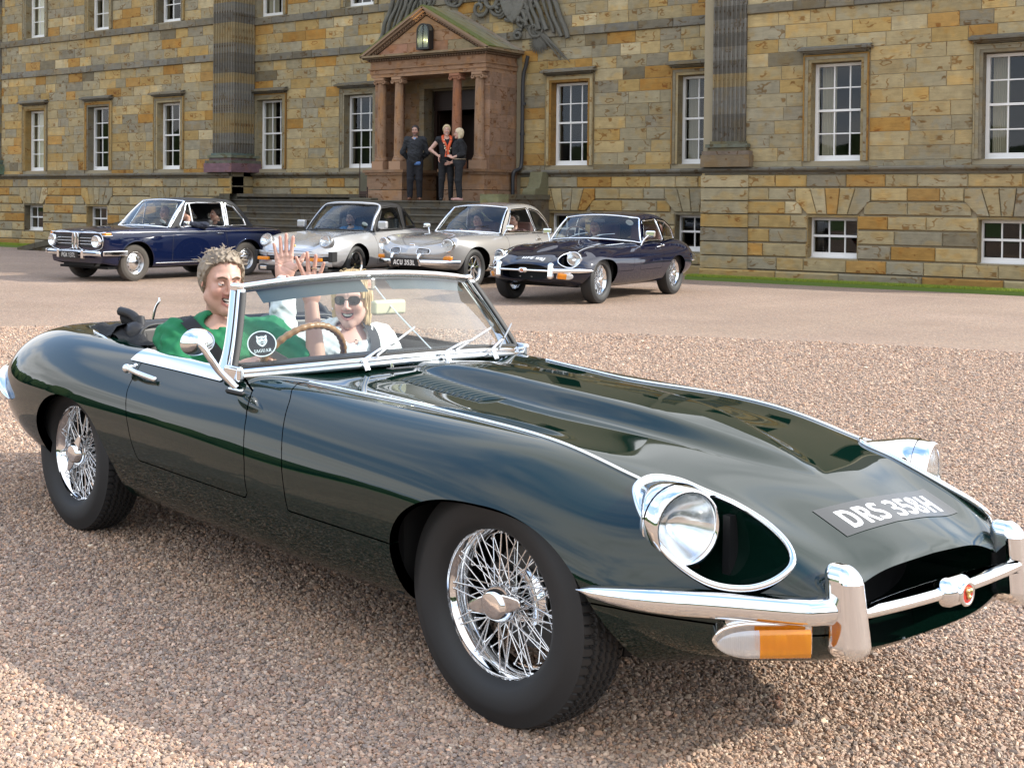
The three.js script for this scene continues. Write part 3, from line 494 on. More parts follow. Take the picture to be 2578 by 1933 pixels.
// ---- steps up to the porch ----
{
  const st = onHouse(thing('stone_steps', 'dark weathered flight of stone steps rising to the porch', 'steps')), ZS = -23.9, n = 10, y1 = 1.38, rise = 0.153, z0 = -23.9, tread = 0.29;
  const sr = rng(12);
  for (let k = 0; k < n; k++) {
    const top = y1 - rise * k, zf = z0 + tread * k, xl = -20.55 - 0.72 * Math.min(k, 4), xr = k === 0 ? -12.75 : -12.75 + 0.0 * k, s = new MB(), parts = []; let x = xl;
    while (x < xr - 0.01) { let w = mix(1.3, 2.4, sr()); if (x + w > xr - 0.8) w = xr - x; const c = 0.7 + 0.6 * sr(); s.col = [0.105 * c, 0.092 * c, 0.068 * c]; s.off = [sr() * 5, sr() * 5]; const e = 0.018, b = k === 0 ? Zc + 0.1 : zf - tread - 0.06;
      s.box(x + 0.003, x + w - 0.003, top - rise - 0.3, top - 0.045, b, zf - 0.02); const pr = [[zf - 0.02, top - 0.045], [zf, top - 0.04], [zf + 0.006, top - 0.02], [zf - 0.008, top], [b, top]];
      for (let q = 0; q + 1 < pr.length; q++) s.poly([[x + 0.003, pr[q][1], pr[q][0]], [x + w - 0.003, pr[q][1], pr[q][0]], [x + w - 0.003, pr[q + 1][1], pr[q + 1][0]], [x + 0.003, pr[q + 1][1], pr[q + 1][0]]]); x += w; }
    obj('step', s.geo(), M_moss, st);
  }
  // sloping flank on the left, parapet blocks and scroll on the right
  const A = [-20.38, -23.9], B = [-27.7, -22.70], dx = B[0] - A[0], dz = B[1] - A[1], l = Math.hypot(dx, dz), nx = -dz / l * 0.16, nz = dx / l * 0.16, mb = new MB(); mb.col = [0.1, 0.088, 0.06];
  const q = (p, s, y) => [p[0] + nx * s, y, p[1] + nz * s];
  for (let k = 0; k < 5; k++) { const t0 = k / 5, t1 = (k + 1) / 5 - 0.004, P = [A[0] + dx * t0, A[1] + dz * t0], Q = [A[0] + dx * t1, A[1] + dz * t1], h0 = mix(1.52, -0.04, t0), h1 = mix(1.52, -0.04, t1), c = 0.8 + 0.5 * sr(); mb.col = [0.1 * c, 0.09 * c, 0.062 * c]; mb.off = [sr(), sr()];
    for (const [s, d, u0, u1] of [[1.0, -0.14, 0, 0]]) { mb.poly([q(P, -1, h0), q(Q, -1, h1), q(Q, 1, h1), q(P, 1, h0)]); mb.poly([q(P, 1, h0), q(Q, 1, h1), q(Q, 1, h1 - 0.16), q(P, 1, h0 - 0.16)]); mb.poly([q(Q, -1, h1), q(P, -1, h0), q(P, -1, h0 - 0.16), q(Q, -1, h1 - 0.16)]); mb.poly([q(P, 0.75, h0 - 0.15), q(Q, 0.75, h1 - 0.15), q(Q, 0.75, -0.5), q(P, 0.75, -0.5)]); mb.poly([q(Q, -0.75, h1 - 0.15), q(P, -0.75, h0 - 0.15), q(P, -0.75, -0.5), q(Q, -0.75, -0.5)]); } }
  obj('flank_wall', mb.geo(), std([1, 1, 1], 0.95, 0, { map: stoneMap, vertexColors: true, side: THREE.DoubleSide }), st);
  const landing = new MB(); landing.col = [0.11, 0.095, 0.07]; landing.box(-21.4, -16.6, 1.44, 1.52, Zc + 0.05, ZS - 0.5); landing.box(-20.9, -16.6, 0.9, 1.44, Zc + 0.05, ZS - 0.65); obj('landing_ledge', landing.geo(), M_moss, st);
  const pp = new MB(); for (const [b, c] of [[[-12.74, -12.28, 1.05, 1.29, -24.2, -23.82], [0.2, 0.2, 0.1]], [[-12.75, -12.27, 1.295, 1.535, -24.2, -23.8], [0.24, 0.235, 0.12]], [[-12.74, -12.28, 1.42, 1.53, Zc, -24.205], [0.14, 0.125, 0.085]], [[-12.72, -12.31, 0.9, 1.42, Zc, -24.2], [0.15, 0.125, 0.09]], [[-12.71, -12.33, 0.3, 0.895, Zc, -24.22], [0.15, 0.125, 0.09]], [[-12.74, -12.28, -0.3, 1.05, -24.2, -23.84], [0.12, 0.105, 0.07]], [[-12.75, -12.3, -0.3, 0.9, -23.84, -22.8], [0.12, 0.105, 0.07]], [[-12.75, -12.3, -0.3, 0.5, -22.8, -21.6], [0.12, 0.105, 0.07]]]) { pp.col = c; pp.off = [sr() * 4, sr() * 4]; pp.box(...b); }
  obj('parapet', pp.geo(), M_moss, st);
  const sc = (X, m) => { const s = new THREE.Shape(); s.moveTo(0, 0); s.lineTo(0.62, 0); s.lineTo(0.62, 0.5); s.lineTo(0.34, 0.5); s.bezierCurveTo(0.27, 0.3, 0.27, 0.12, 0.08, 0.13); s.quadraticCurveTo(0, 0.13, 0, 0); const g = new THREE.ExtrudeGeometry(s, { depth: 0.3, bevelEnabled: true, bevelSize: 0.015, bevelThickness: 0.015, bevelSegments: 2, curveSegments: 16 }); if (m) g.scale(-1, 1, 1); g.translate(X, 1.535, Zc + 0.06); if (m) { const ix = g.attributes.position; for (let i = 0; i < ix.count; i += 3) for (const at of [g.attributes.position, g.attributes.normal, g.attributes.uv]) { for (let c = 0; c < at.itemSize; c++) { const a = at.array, p = (i + 1) * at.itemSize + c, w = (i + 2) * at.itemSize + c, t = a[p]; a[p] = a[w]; a[w] = t; } } } return g; };
  { const q = sc(0, false); q.translate(0, -1.535, -Zc - 0.06 - 0.15); q.scale(1, 1, 1); q.rotateY(Math.PI / 2); obj('scroll', q.translate(-12.5, 1.535, Zc + 0.62), std([0.17, 0.16, 0.09], 0.97, 0, { bumpMap: stoneBump, bumpScale: 0.02 }), st); } obj('scroll', sc(-17.0, true), std([0.13, 0.12, 0.08], 0.97, 0, { bumpMap: stoneBump, bumpScale: 0.02 }), st);
}
{ // wall lantern on the gable, lit
  const t = thing('wall_lantern', 'arched black wall lantern with a lit bulb, high on the porch gable', 'lantern', [-14.82 * HS[0] + HP[0], 4.86 * HS[1] + 0.03, -24.62]), m = std([0.012, 0.013, 0.014], 0.45);
  const arch = (r, h, w, z0, z1) => { const s = new THREE.Shape(); s.moveTo(-r, 0); s.lineTo(r, 0); s.lineTo(r, h); s.absarc(0, h, r, 0, Math.PI); s.lineTo(-r, 0); if (w) { const k = new THREE.Path(); k.moveTo(-r + w, w); k.lineTo(-r + w, h); k.absarc(0, h, r - w, Math.PI, 0, true); k.lineTo(r - w, w); s.holes.push(k); } return new THREE.ExtrudeGeometry(s, { depth: z1 - z0, bevelEnabled: false, curveSegments: 16 }).translate(0, 0, z0); };
  obj('backplate', arch(0.17, 0.40, 0, -0.01, 0.012), m, t); obj('frame', [arch(0.165, 0.40, 0.028, 0.15, 0.175), arch(0.165, 0.4, 0.02, 0.015, 0.03), boxG(-0.008, 0.008, 0.02, 0.54, 0.152, 0.17), boxG(-0.165, 0.165, -0.015, 0.0, 0, 0.18), boxG(-0.165, -0.145, 0, 0.4, 0.03, 0.15), boxG(0.145, 0.165, 0, 0.4, 0.03, 0.15)], m, t);
  const s = arch(0.16, 0.4, 0, 0.155, 0.157); obj('pane', s, phys([0.55, 0.68, 0.68], { transmission: 1, thickness: 0, roughness: 0.1 }), t);
  obj('bulb', sph(0.022, 0, 0.2, 0.09), std([0.9, 0.7, 0.4], 0.5, 0, { emissive: new THREE.Color(1, 0.62, 0.25), emissiveIntensity: 6 }), t);
  const pl = new THREE.PointLight(new THREE.Color(1, 0.66, 0.32), 1.2, 0, 2); pl.position.set(0, 0.2, 0.09); pl.castShadow = true; t.add(pl);
}
{ // iron boot scraper at the left of the porch
  const t = thing('boot_scraper', 'rusty iron boot scraper with a tall upright, left of the porch', 'boot scraper', [-16.45 * HS[0] + HP[0], 1.34, -24.35]), m = std([0.05, 0.028, 0.02], 0.8);
  obj('frame', [rod([-0.12, 0, 0], [-0.12, 0.9, 0], 0.012), rod([0.1, 0, 0], [0.1, 0.3, 0], 0.016), boxG(-0.12, 0.1, 0.12, 0.2, -0.006, 0.006), boxG(-0.12, 0.1, 0.08, 0.1, -0.01, 0.01)], m, t); obj('base', rbox(0.62, 0.05, 0.3, 0.02, 0, 0.02, 0), std([0.12, 0.105, 0.07], 0.95), t);
}
// ---------- curved bodywork: spline sheets that are cut along curves ----------
function spl(P, t) {                               // uniform cubic B-spline through phantom ends, t in 0..n-1
  const n = P.length, i = Math.min(n - 2, Math.max(0, Math.floor(t))), f = t - i, g = (k) => (k < 0 ? P[0].map((v, c) => 2 * v - P[1][c]) : k >= n ? P[n - 1].map((v, c) => 2 * v - P[n - 2][c]) : P[k]);
  const a = g(i - 1), b = g(i), c = g(i + 1), d = g(i + 2), w0 = (1 - f) ** 3 / 6, w1 = (3 * f ** 3 - 6 * f * f + 4) / 6, w2 = (-3 * f ** 3 + 3 * f * f + 3 * f + 1) / 6, w3 = f ** 3 / 6;
  return b.map((_, q) => a[q] * w0 + b[q] * w1 + c[q] * w2 + d[q] * w3);
}
function fitted(D, it = 3) { let P = D.map((p) => p.slice()); for (let k = 0; k < it; k++) { const S = P.map((_, i) => spl(P, i)); P = P.map((p, i) => (i === 0 || i === P.length - 1 ? p : p.map((v, c) => v + D[i][c] - S[i][c]))); } return P; }
function keys(list, x) {                           // smooth curve through [x, value] keys
  const n = list.length; if (x <= list[0][0]) return list[0][1]; if (x >= list[n - 1][0]) return list[n - 1][1];
  let i = 0; while (x > list[i + 1][0]) i++;
  const [x0, y0] = list[i], [x1, y1] = list[i + 1], h = x1 - x0, t = (x - x0) / h, m = (k) => (k <= 0 ? (list[1][1] - list[0][1]) / (list[1][0] - list[0][0]) : k >= n - 1 ? (list[n - 1][1] - list[n - 2][1]) / (list[n - 1][0] - list[n - 2][0]) : (list[k + 1][1] - list[k - 1][1]) / (list[k + 1][0] - list[k - 1][0]));
  return (2 * t ** 3 - 3 * t * t + 1) * y0 + (t ** 3 - 2 * t * t + t) * h * m(i) + (-2 * t ** 3 + 3 * t * t) * y1 + (t ** 3 - t * t) * h * m(i + 1);
}
class Sheet {                                      // indexed triangles with smooth normals
  constructor(p, n, idx) { this.p = p; this.n = n; this.idx = idx; }
  geo() { const g = new THREE.BufferGeometry(); g.setAttribute('position', new THREE.Float32BufferAttribute(this.p, 3)); g.setAttribute('normal', new THREE.Float32BufferAttribute(this.n, 3)); g.setIndex(this.idx); const uv = new Float32Array(this.p.length / 3 * 2); for (let i = 0; i < uv.length / 2; i++) { uv[i * 2] = this.p[i * 3]; uv[i * 2 + 1] = this.p[i * 3 + 1]; } g.setAttribute('uv', new THREE.BufferAttribute(uv, 2)); return g; }
  mirrored() { const p = this.p.slice(), n = this.n.slice(), idx = []; for (let i = 2; i < p.length; i += 3) { p[i] = -p[i]; n[i] = -n[i]; } for (let i = 0; i < this.idx.length; i += 3) idx.push(this.idx[i], this.idx[i + 2], this.idx[i + 1]); return new Sheet(p, n, idx); }
  plus(o) { const k = this.p.length / 3; return new Sheet(this.p.concat(o.p), this.n.concat(o.n), this.idx.concat(o.idx.map((i) => i + k))); }
  // keeps where f(x, y, z) > 0; the cut runs exactly along f = 0. lip > 0 adds a turned-in edge of that depth
  cut(f, lip = 0) {
    const { p, n, idx } = this, N = p.length / 3, val = new Float64Array(N); for (let i = 0; i < N; i++) val[i] = f(p[i * 3], p[i * 3 + 1], p[i * 3 + 2]);
    const P = [], Q = [], I = [], map = new Int32Array(N).fill(-1), em = new Map(), rim = [];
    const keep = (i) => { if (map[i] < 0) { map[i] = P.length / 3; P.push(p[i * 3], p[i * 3 + 1], p[i * 3 + 2]); Q.push(n[i * 3], n[i * 3 + 1], n[i * 3 + 2]); } return map[i]; };
    const edge = (a, b) => {
      if (a > b) { const c = a; a = b; b = c; } const k = a * N + b; let e = em.get(k); if (e !== undefined) return e;
      let lo = 0, hi = 1, t = val[a] / (val[a] - val[b]); const A = [p[a * 3], p[a * 3 + 1], p[a * 3 + 2]], B = [p[b * 3], p[b * 3 + 1], p[b * 3 + 2]];
      for (let q = 0; q < 5; q++) { const v = f(mix(A[0], B[0], t), mix(A[1], B[1], t), mix(A[2], B[2], t)); if ((v > 0) === (val[a] > 0)) lo = t; else hi = t; t = (lo + hi) / 2; }
      e = P.length / 3; for (let c = 0; c < 3; c++) P.push(mix(A[c], B[c], t)); let m = [0, 1, 2].map((c) => mix(n[a * 3 + c], n[b * 3 + c], t)); const l = Math.hypot(...m) || 1; Q.push(...m.map((v) => v / l)); em.set(k, e); return e;
    };
    for (let i = 0; i < idx.length; i += 3) {
      const a = idx[i], b = idx[i + 1], c = idx[i + 2], s = (val[a] > 0) + (val[b] > 0) + (val[c] > 0);
      if (s === 3) I.push(keep(a), keep(b), keep(c)); else if (s === 1) { const [q, r, t] = val[a] > 0 ? [a, b, c] : val[b] > 0 ? [b, c, a] : [c, a, b], e1 = edge(q, r), e2 = edge(q, t); I.push(keep(q), e1, e2); rim.push([e1, e2]); }
      else if (s === 2) { const [q, r, t] = val[a] <= 0 ? [a, b, c] : val[b] <= 0 ? [b, c, a] : [c, a, b], e1 = edge(q, r), e2 = edge(q, t); I.push(e1, keep(r), keep(t), e1, keep(t), e2); rim.push([e2, e1]); }
    }
    const out = new Sheet(P, Q, I); out.rim = rim; if (lip) out.addLip(rim, lip, f); return out;
  }
  addLip(rim, d, f) {                              // turned-in edge along a cut
    const { p, n, idx } = this, k = new Map(), h = 1e-4;
    const V0 = (i, deep) => {
      const key = i * 2 + deep; if (k.has(key)) return k.get(key); const x = p[i * 3], y = p[i * 3 + 1], z = p[i * 3 + 2]; let g = [f(x + h, y, z) - f(x - h, y, z), f(x, y + h, z) - f(x, y - h, z), f(x, y, z + h) - f(x, y, z - h)]; const N0 = [n[i * 3], n[i * 3 + 1], n[i * 3 + 2]], dt = g[0] * N0[0] + g[1] * N0[1] + g[2] * N0[2]; g = g.map((v, c) => -(v - dt * N0[c])); const l = Math.hypot(...g) || 1;
      const e = p.length / 3; for (let c = 0; c < 3; c++) p.push([x, y, z][c] - N0[c] * d * deep); for (let c = 0; c < 3; c++) n.push(g[c] / l); k.set(key, e); return e;
    };
    for (const [a, b] of rim) { const A = V0(a, 0), B = V0(b, 0), C = V0(b, 1), D = V0(a, 1); idx.push(A, B, C, A, C, D); }
  }
}
// rows[j][i]: points across (j, bottom to top) and along (i); shape(p) may displace a point
function sheet(rows, nu, nv, shape, it = 3) {
  const R = rows.map((r) => fitted(r, it)), ni = rows[0].length - 1, nj = rows.length - 1, p = [], n = [], idx = [], grid = [];
  for (let a = 0; a <= nu; a++) { const col = fitted(R.map((r) => spl(r, ni * a / nu)), it), line = []; for (let b = 0; b <= nv; b++) { let q = spl(col, nj * b / nv); if (shape) q = shape(q, a / nu, b / nv); line.push(q); } grid.push(line); }
  for (let a = 0; a <= nu; a++) for (let b = 0; b <= nv; b++) {
    const u0 = grid[Math.max(0, a - 1)][b], u1 = grid[Math.min(nu, a + 1)][b], v0 = grid[a][Math.max(0, b - 1)], v1 = grid[a][Math.min(nv, b + 1)];
    const ux = u1[0] - u0[0], uy = u1[1] - u0[1], uz = u1[2] - u0[2], vx = v1[0] - v0[0], vy = v1[1] - v0[1], vz = v1[2] - v0[2]; let m = [uy * vz - uz * vy, uz * vx - ux * vz, ux * vy - uy * vx]; const l = Math.hypot(...m) || 1; m = m.map((v) => v / l);
    if (b === nv && Math.abs(grid[a][b][2]) < 1e-6) { m[2] = 0; const k = Math.hypot(m[0], m[1]) || 1; m = [m[0] / k, m[1] / k, 0]; }
    p.push(...grid[a][b]); n.push(...m);
  }
  for (let a = 0; a < nu; a++) for (let b = 0; b < nv; b++) { const A = a * (nv + 1) + b, B = A + nv + 1; idx.push(A, B, B + 1, A, B + 1, A + 1); }
  const s = new Sheet(p, n, idx); s.grid = grid; return s;
}
const sdPoly = (P, x, y) => { let d = 1e9, s = 1; for (let i = 0, j = P.length - 1; i < P.length; j = i++) { const ex = P[j][0] - P[i][0], ey = P[j][1] - P[i][1], wx = x - P[i][0], wy = y - P[i][1], t = clamp((wx * ex + wy * ey) / (ex * ex + ey * ey)), bx = wx - ex * t, by = wy - ey * t; d = Math.min(d, bx * bx + by * by); const c1 = y >= P[i][1], c2 = y < P[j][1], c3 = ex * wy > ey * wx; if ((c1 && c2 && c3) || (!c1 && !c2 && !c3)) s = -s; } return s * Math.sqrt(d); };
const roundPoly = (P, r) => (x, y) => sdPoly(P, x, y) - r;                // negative inside
function smoothLoop(P, n) { const out = [], k = P.length, c = new THREE.CatmullRomCurve3(P.map((p) => V(...p)), true, 'centripetal'); for (let i = 0; i < n; i++) { const q = c.getPointAt(i / n); out.push([q.x, q.y, q.z]); } return out; }

// ---------- shared car materials ----------
const M_chrome = std([0.86, 0.87, 0.88], 0.06, 1);
const M_steel = std([0.55, 0.56, 0.57], 0.28, 1);
const M_black = std([0.012, 0.012, 0.013], 0.55);
const M_under = std([0.010, 0.010, 0.010], 0.9);
const M_rubber = std([0.018, 0.018, 0.018], 0.62);
const M_trim = std([0.022, 0.021, 0.022], 0.5);
const M_leather = std([0.018, 0.017, 0.018], 0.42);
const M_screen = phys([0.90, 0.95, 0.935], { transmission: 1, thickness: 0, roughness: 0.01, ior: 1.5 });
const M_lens = phys([0.95, 0.96, 0.96], { transmission: 1, thickness: 0, roughness: 0.03, ior: 1.5 });
const M_amber = phys([0.95, 0.36, 0.015], { transmission: 0.35, roughness: 0.18, thickness: 0, ior: 1.5, clearcoat: 1, clearcoatRoughness: 0.05 });
const M_red = phys([0.45, 0.02, 0.012], { transmission: 0.25, roughness: 0.2, thickness: 0, clearcoat: 1 });
const M_reflector = std([0.85, 0.86, 0.86], 0.16, 1);
const carPaint = (c, o = {}) => phys(c, { roughness: 0.025, metalness: 0, ior: 1.58, ...o });
// wheels: axle along z, outer face towards +z, centre at the origin
function tyreGeo(R, rim, w, fine) {
  const prof = [], nT = fine ? 540 : 72, half = w / 2, sh = R - 0.022;
  const side = (s) => [[rim - 0.004, s * half * 0.62], [rim + 0.006, s * half * 0.80], [rim + 0.022, s * half * 0.93], [(rim + R) / 2, s * half * 1.02], [R - 0.045, s * half * 0.98], [R - 0.024, s * half * 0.86]];
  const A = side(-1), tread = [], nW = fine ? 34 : 8, tw = half * 0.78;
  for (let k = 0; k <= nW; k++) { const t = k / nW * 2 - 1; tread.push([R - 0.010 * Math.pow(Math.abs(t), 3), t * tw, 1]); }
  const P = [...A, [R - 0.012, -half * 0.82], ...tread, [R - 0.012, half * 0.82], ...side(1).reverse()], p = [], idx = [], m = P.length;
  for (let i = 0; i <= nT; i++) {
    const a = i / nT * Math.PI * 2;
    for (const [r0, z, t] of P) { let r = r0; if (t && fine) { const zig = 0.0042 * (Math.abs(((i / nT * 74) % 1) * 2 - 1) * 2 - 1); for (const g of [-0.66, -0.33, 0, 0.33, 0.66]) { const d = Math.abs(z - zig - g * tw); if (d < 0.0042) r -= 0.008; } if (Math.abs(z) > tw * 0.72 && ((i / nT * 74) % 1) < 0.2) r -= 0.006; } p.push(Math.cos(a) * r, Math.sin(a) * r, z); }
  }
  for (let i = 0; i < nT; i++) for (let k = 0; k + 1 < m; k++) { const a = i * m + k, b = a + m; idx.push(a, b, b + 1, a, b + 1, a + 1); }
  const g = new THREE.BufferGeometry(); g.setAttribute('position', new THREE.Float32BufferAttribute(p, 3)); g.setIndex(idx); g.computeVertexNormals(); return fine ? toCreasedNormals(g, 0.6) : g;
}
const turn = (pts, seg = 48) => lathe(pts, seg).rotateX(Math.PI / 2);     // lathe [radius, z]
// ---------- the long-nosed sports car, open and closed ----------
const EX = [
  // rows from the underside up to the middle; columns from tail to air intake: [x, y, z]
  [[-.97, .30, 0], [-.93, .30, .24], [-.81, .28, .39], [-.55, .235, .50], [-.2, .21, .52], [.15, .20, .53], [.5, .195, .54], [.9, .195, .54], [1.3, .195, .54], [1.7, .195, .53], [2.1, .20, .52], [2.45, .21, .51], [2.74, .225, .48], [2.9, .232, .38], [3.06, .262, .26], [3.26, .282, .11], [3.34, .300, 0]],
  [[-1.0, .36, 0], [-.955, .36, .28], [-.82, .32, .47], [-.54, .275, .60], [-.2, .25, .665], [.15, .235, .68], [.5, .23, .685], [.9, .23, .685], [1.3, .23, .685], [1.7, .23, .68], [2.1, .235, .67], [2.45, .24, .66], [2.74, .25, .63], [2.9, .252, .55], [3.06, .275, .45], [3.26, .290, .26], [3.34, .302, .15]],
  [[-1.03, .43, 0], [-.985, .42, .31], [-.85, .385, .53], [-.55, .345, .69], [-.2, .335, .75], [.15, .33, .76], [.5, .33, .765], [.9, .33, .765], [1.3, .33, .765], [1.7, .33, .76], [2.1, .33, .755], [2.45, .33, .75], [2.72, .325, .725], [2.89, .313, .655], [3.09, .310, .59], [3.275, .308, .42], [3.337, .312, .28]],
  [[-1.065, .50, 0], [-1.005, .495, .33], [-.87, .475, .565], [-.58, .455, .745], [-.2, .455, .80], [.15, .455, .815], [.5, .455, .815], [.9, .455, .815], [1.3, .455, .815], [1.7, .455, .81], [2.1, .455, .80], [2.45, .45, .795], [2.72, .425, .765], [2.92, .395, .71], [3.10, .357, .635], [3.280, .340, .485], [3.34, .340, .36]],
  [[-1.06, .56, 0], [-1.025, .565, .335], [-.90, .565, .575], [-.58, .575, .745], [-.2, .585, .80], [.15, .585, .815], [.5, .58, .815], [.9, .58, .815], [1.3, .58, .81], [1.7, .575, .805], [2.1, .575, .80], [2.45, .565, .79], [2.72, .525, .755], [2.93, .468, .705], [3.115, .412, .632], [3.287, .380, .497], [3.34, .372, .375]],
  [[-1.045, .61, 0], [-1.005, .625, .32], [-.87, .645, .545], [-.57, .675, .70], [-.2, .695, .755], [.15, .695, .77], [.5, .68, .775], [.9, .675, .775], [1.3, .668, .77], [1.7, .658, .765], [2.1, .652, .755], [2.45, .636, .74], [2.73, .605, .70], [2.95, .545, .655], [3.135, .480, .592], [3.297, .420, .48], [3.34, .402, .37]],
  [[-1.02, .65, 0], [-.97, .675, .29], [-.84, .705, .48], [-.55, .755, .61], [-.2, .782, .665], [.15, .778, .68], [.5, .757, .70], [.9, .745, .70], [1.3, .733, .68], [1.7, .718, .67], [2.1, .708, .66], [2.45, .690, .645], [2.74, .650, .615], [2.975, .605, .575], [3.163, .540, .522], [3.308, .465, .435], [3.343, .432, .355]],
  [[-.985, .685, 0], [-.93, .715, .24], [-.79, .752, .38], [-.52, .797, .48], [-.2, .812, .53], [.15, .806, .56], [.5, .795, .63], [.9, .785, .635], [1.3, .765, .585], [1.7, .750, .555], [2.1, .742, .54], [2.45, .725, .525], [2.75, .686, .505], [2.995, .640, .472], [3.18, .573, .425], [3.30, .503, .358], [3.345, .458, .305]],
  [[-.94, .715, 0], [-.885, .742, .18], [-.74, .778, .28], [-.48, .803, .34], [-.2, .80, .37], [.15, .797, .40], [.5, .80, .50], [.9, .795, .50], [1.3, .785, .45], [1.7, .762, .43], [2.1, .750, .41], [2.45, .735, .40], [2.75, .698, .375], [2.99, .643, .34], [3.18, .572, .29], [3.30, .513, .245], [3.35, .482, .22]],
  [[-.89, .738, 0], [-.84, .757, .10], [-.69, .787, .15], [-.44, .80, .18], [-.2, .795, .19], [.15, .79, .21], [.5, .82, .26], [.9, .81, .26], [1.3, .80, .25], [1.7, .775, .24], [2.1, .760, .23], [2.45, .744, .22], [2.75, .705, .205], [3.0, .650, .18], [3.19, .581, .155], [3.315, .525, .135], [3.358, .492, .12]],
  [[-.86, .747, 0], [-.82, .760, 0], [-.68, .788, 0], [-.43, .80, 0], [-.2, .795, 0], [.15, .79, 0], [.5, .825, 0], [.9, .815, 0], [1.3, .81, 0], [1.7, .785, 0], [2.1, .768, 0], [2.45, .751, 0], [2.75, .710, 0], [3.0, .654, 0], [3.2, .585, 0], [3.32, .530, 0], [3.36, .496, 0]],
];
EX.forEach((r, j) => r.forEach((p, i) => { if (p[0] > 2.45) { const t = (p[0] - 2.45) / 0.91; p[0] = 2.45 + t * 0.79; p[1] += [0.012, 0.012, 0.014, 0.022, 0.028, 0.032, 0.036, 0.036, 0.036, 0.036, 0.036][j] * t * t + (i === 16 && j < 5 ? 0.02 : 0); if (i >= 14) p[0] -= 0.012; if (j >= 2 && j <= 7 && i >= 14 && i < 16) p[2] *= j < 6 ? 0.935 : 0.965; } if ((j === 6 || j === 7) && p[0] > 1.2 && p[0] < 2.5) { p[1] += 0.016; p[2] += j === 6 ? 0.012 : 0.02; } if (j === 5 && p[0] > 1.2 && p[0] < 2.5) p[1] += 0.010; }));
const bulgeW = (x) => keys([[1.2, .10], [1.4, .11], [1.6, .135], [2.0, .185], [2.2, .203], [2.5, .19], [2.75, .125], [2.87, .06], [2.93, .01], [3.0, 0]], x);
const bulgeH = (x) => keys([[1.2, .006], [1.42, .012], [1.65, .042], [1.9, .054], [2.4, .048], [2.7, .03], [2.87, .010], [2.94, 0]], x);
function bulge(q) { const [x, y, z] = q; if (x < 1.15 || x > 2.94) return q; const w = bulgeW(x), t = (w - Math.abs(z)) / mix(0.05, 0.085, clamp((x - 1.5) / 1.2)); const s = sstep(-0.25, 1.0, t); return [x, y + bulgeH(x) * s * (0.86 + 0.14 * Math.sqrt(Math.max(0, 1 - (z / Math.max(w, 1e-3)) ** 2))), z]; }
const archFront = (x, y) => { const dx = Math.abs(x - 2.46) / 0.362, dy = y > 0.29 ? (y - 0.29) / 0.305 : 0, e = x < 2.46 ? 2.7 : 2.05; return (Math.pow(dx ** e + dy ** e, 1 / e) - 1) * 0.33; };
const archRear = (x, y) => { const dx = Math.abs(x - 0.09) / (x < 0.09 ? 0.297 : 0.385), dy = y > 0.29 ? (y - 0.29) / 0.292 : 0, e = x < 0.09 ? 2.1 : 2.5; return (Math.pow(dx ** e + dy ** e, 1 / e) - 1) * 0.32; };
const seamX = (y) => keys([[0.30, 1.645], [0.48, 1.638], [0.55, 1.620], [0.61, 1.600], [0.664, 1.572], [0.706, 1.538], [0.74, 1.500], [0.765, 1.452], [0.785, 1.415], [0.86, 1.40]], y);   // where the bonnet meets the scuttle
const isBonnet = (x, y, z) => Math.min(x - (Math.abs(z) < 0.5 ? Math.min(seamX(y), 1.452 - 0.10 * (0.5 - Math.abs(z))) : seamX(y)), (y - (x > 2.85 ? mix(0.42, 0.395, clamp((x - 2.85) / 0.3)) : 0.42)) * 0.9);
const DOOR = [[0.705, 0.435], [0.72, 0.42], [1.41, 0.416], [1.429, 0.435], [1.421, 0.532], [1.392, 0.621], [1.371, 0.667], [1.33, 0.714], [1.299, 0.743], [1.225, 0.762], [1.15, 0.775], [1.12, 0.95], [0.50, 0.95], [0.53, 0.79], [0.572, 0.718], [0.594, 0.659], [0.628, 0.599], [0.665, 0.53]];
const isDoor = (x, y) => -sdPoly(DOOR, x, y);
const COCKPIT = [[1.40, 0], [1.36, .2], [1.27, .40], [1.14, .56], [1.03, .62], [.9, .633], [.5, .628], [.3, .60], [.1, .55], [-.12, .49], [-.29, .37], [-.35, .2], [-.37, 0], [-.37, -.4], [1.40, -.4]];
function locate(S, a, b, A, B, want) {             // the point of a sheet over (A, B) on axes a, b, with its normal
  const { p, n, idx } = S; let best = null, bv = -1e9;
  for (let i = 0; i < idx.length; i += 3) {
    const i0 = idx[i] * 3, i1 = idx[i + 1] * 3, i2 = idx[i + 2] * 3, x0 = p[i0 + a] - A, y0 = p[i0 + b] - B, x1 = p[i1 + a] - A, y1 = p[i1 + b] - B, x2 = p[i2 + a] - A, y2 = p[i2 + b] - B;
    const c0 = x1 * y2 - x2 * y1, c1 = x2 * y0 - x0 * y2, c2 = x0 * y1 - x1 * y0, s = c0 + c1 + c2; if (!s || c0 / s < -1e-6 || c1 / s < -1e-6 || c2 / s < -1e-6) continue;
    const w = [c0 / s, c1 / s, c2 / s], P = [0, 1, 2].map((c) => p[i0 + c] * w[0] + p[i1 + c] * w[1] + p[i2 + c] * w[2]), v = P[want]; if (v > bv) { bv = v; best = { p: P, n: [0, 1, 2].map((c) => n[i0 + c] * w[0] + n[i1 + c] * w[1] + n[i2 + c] * w[2]) }; }
  }
  return best;
}
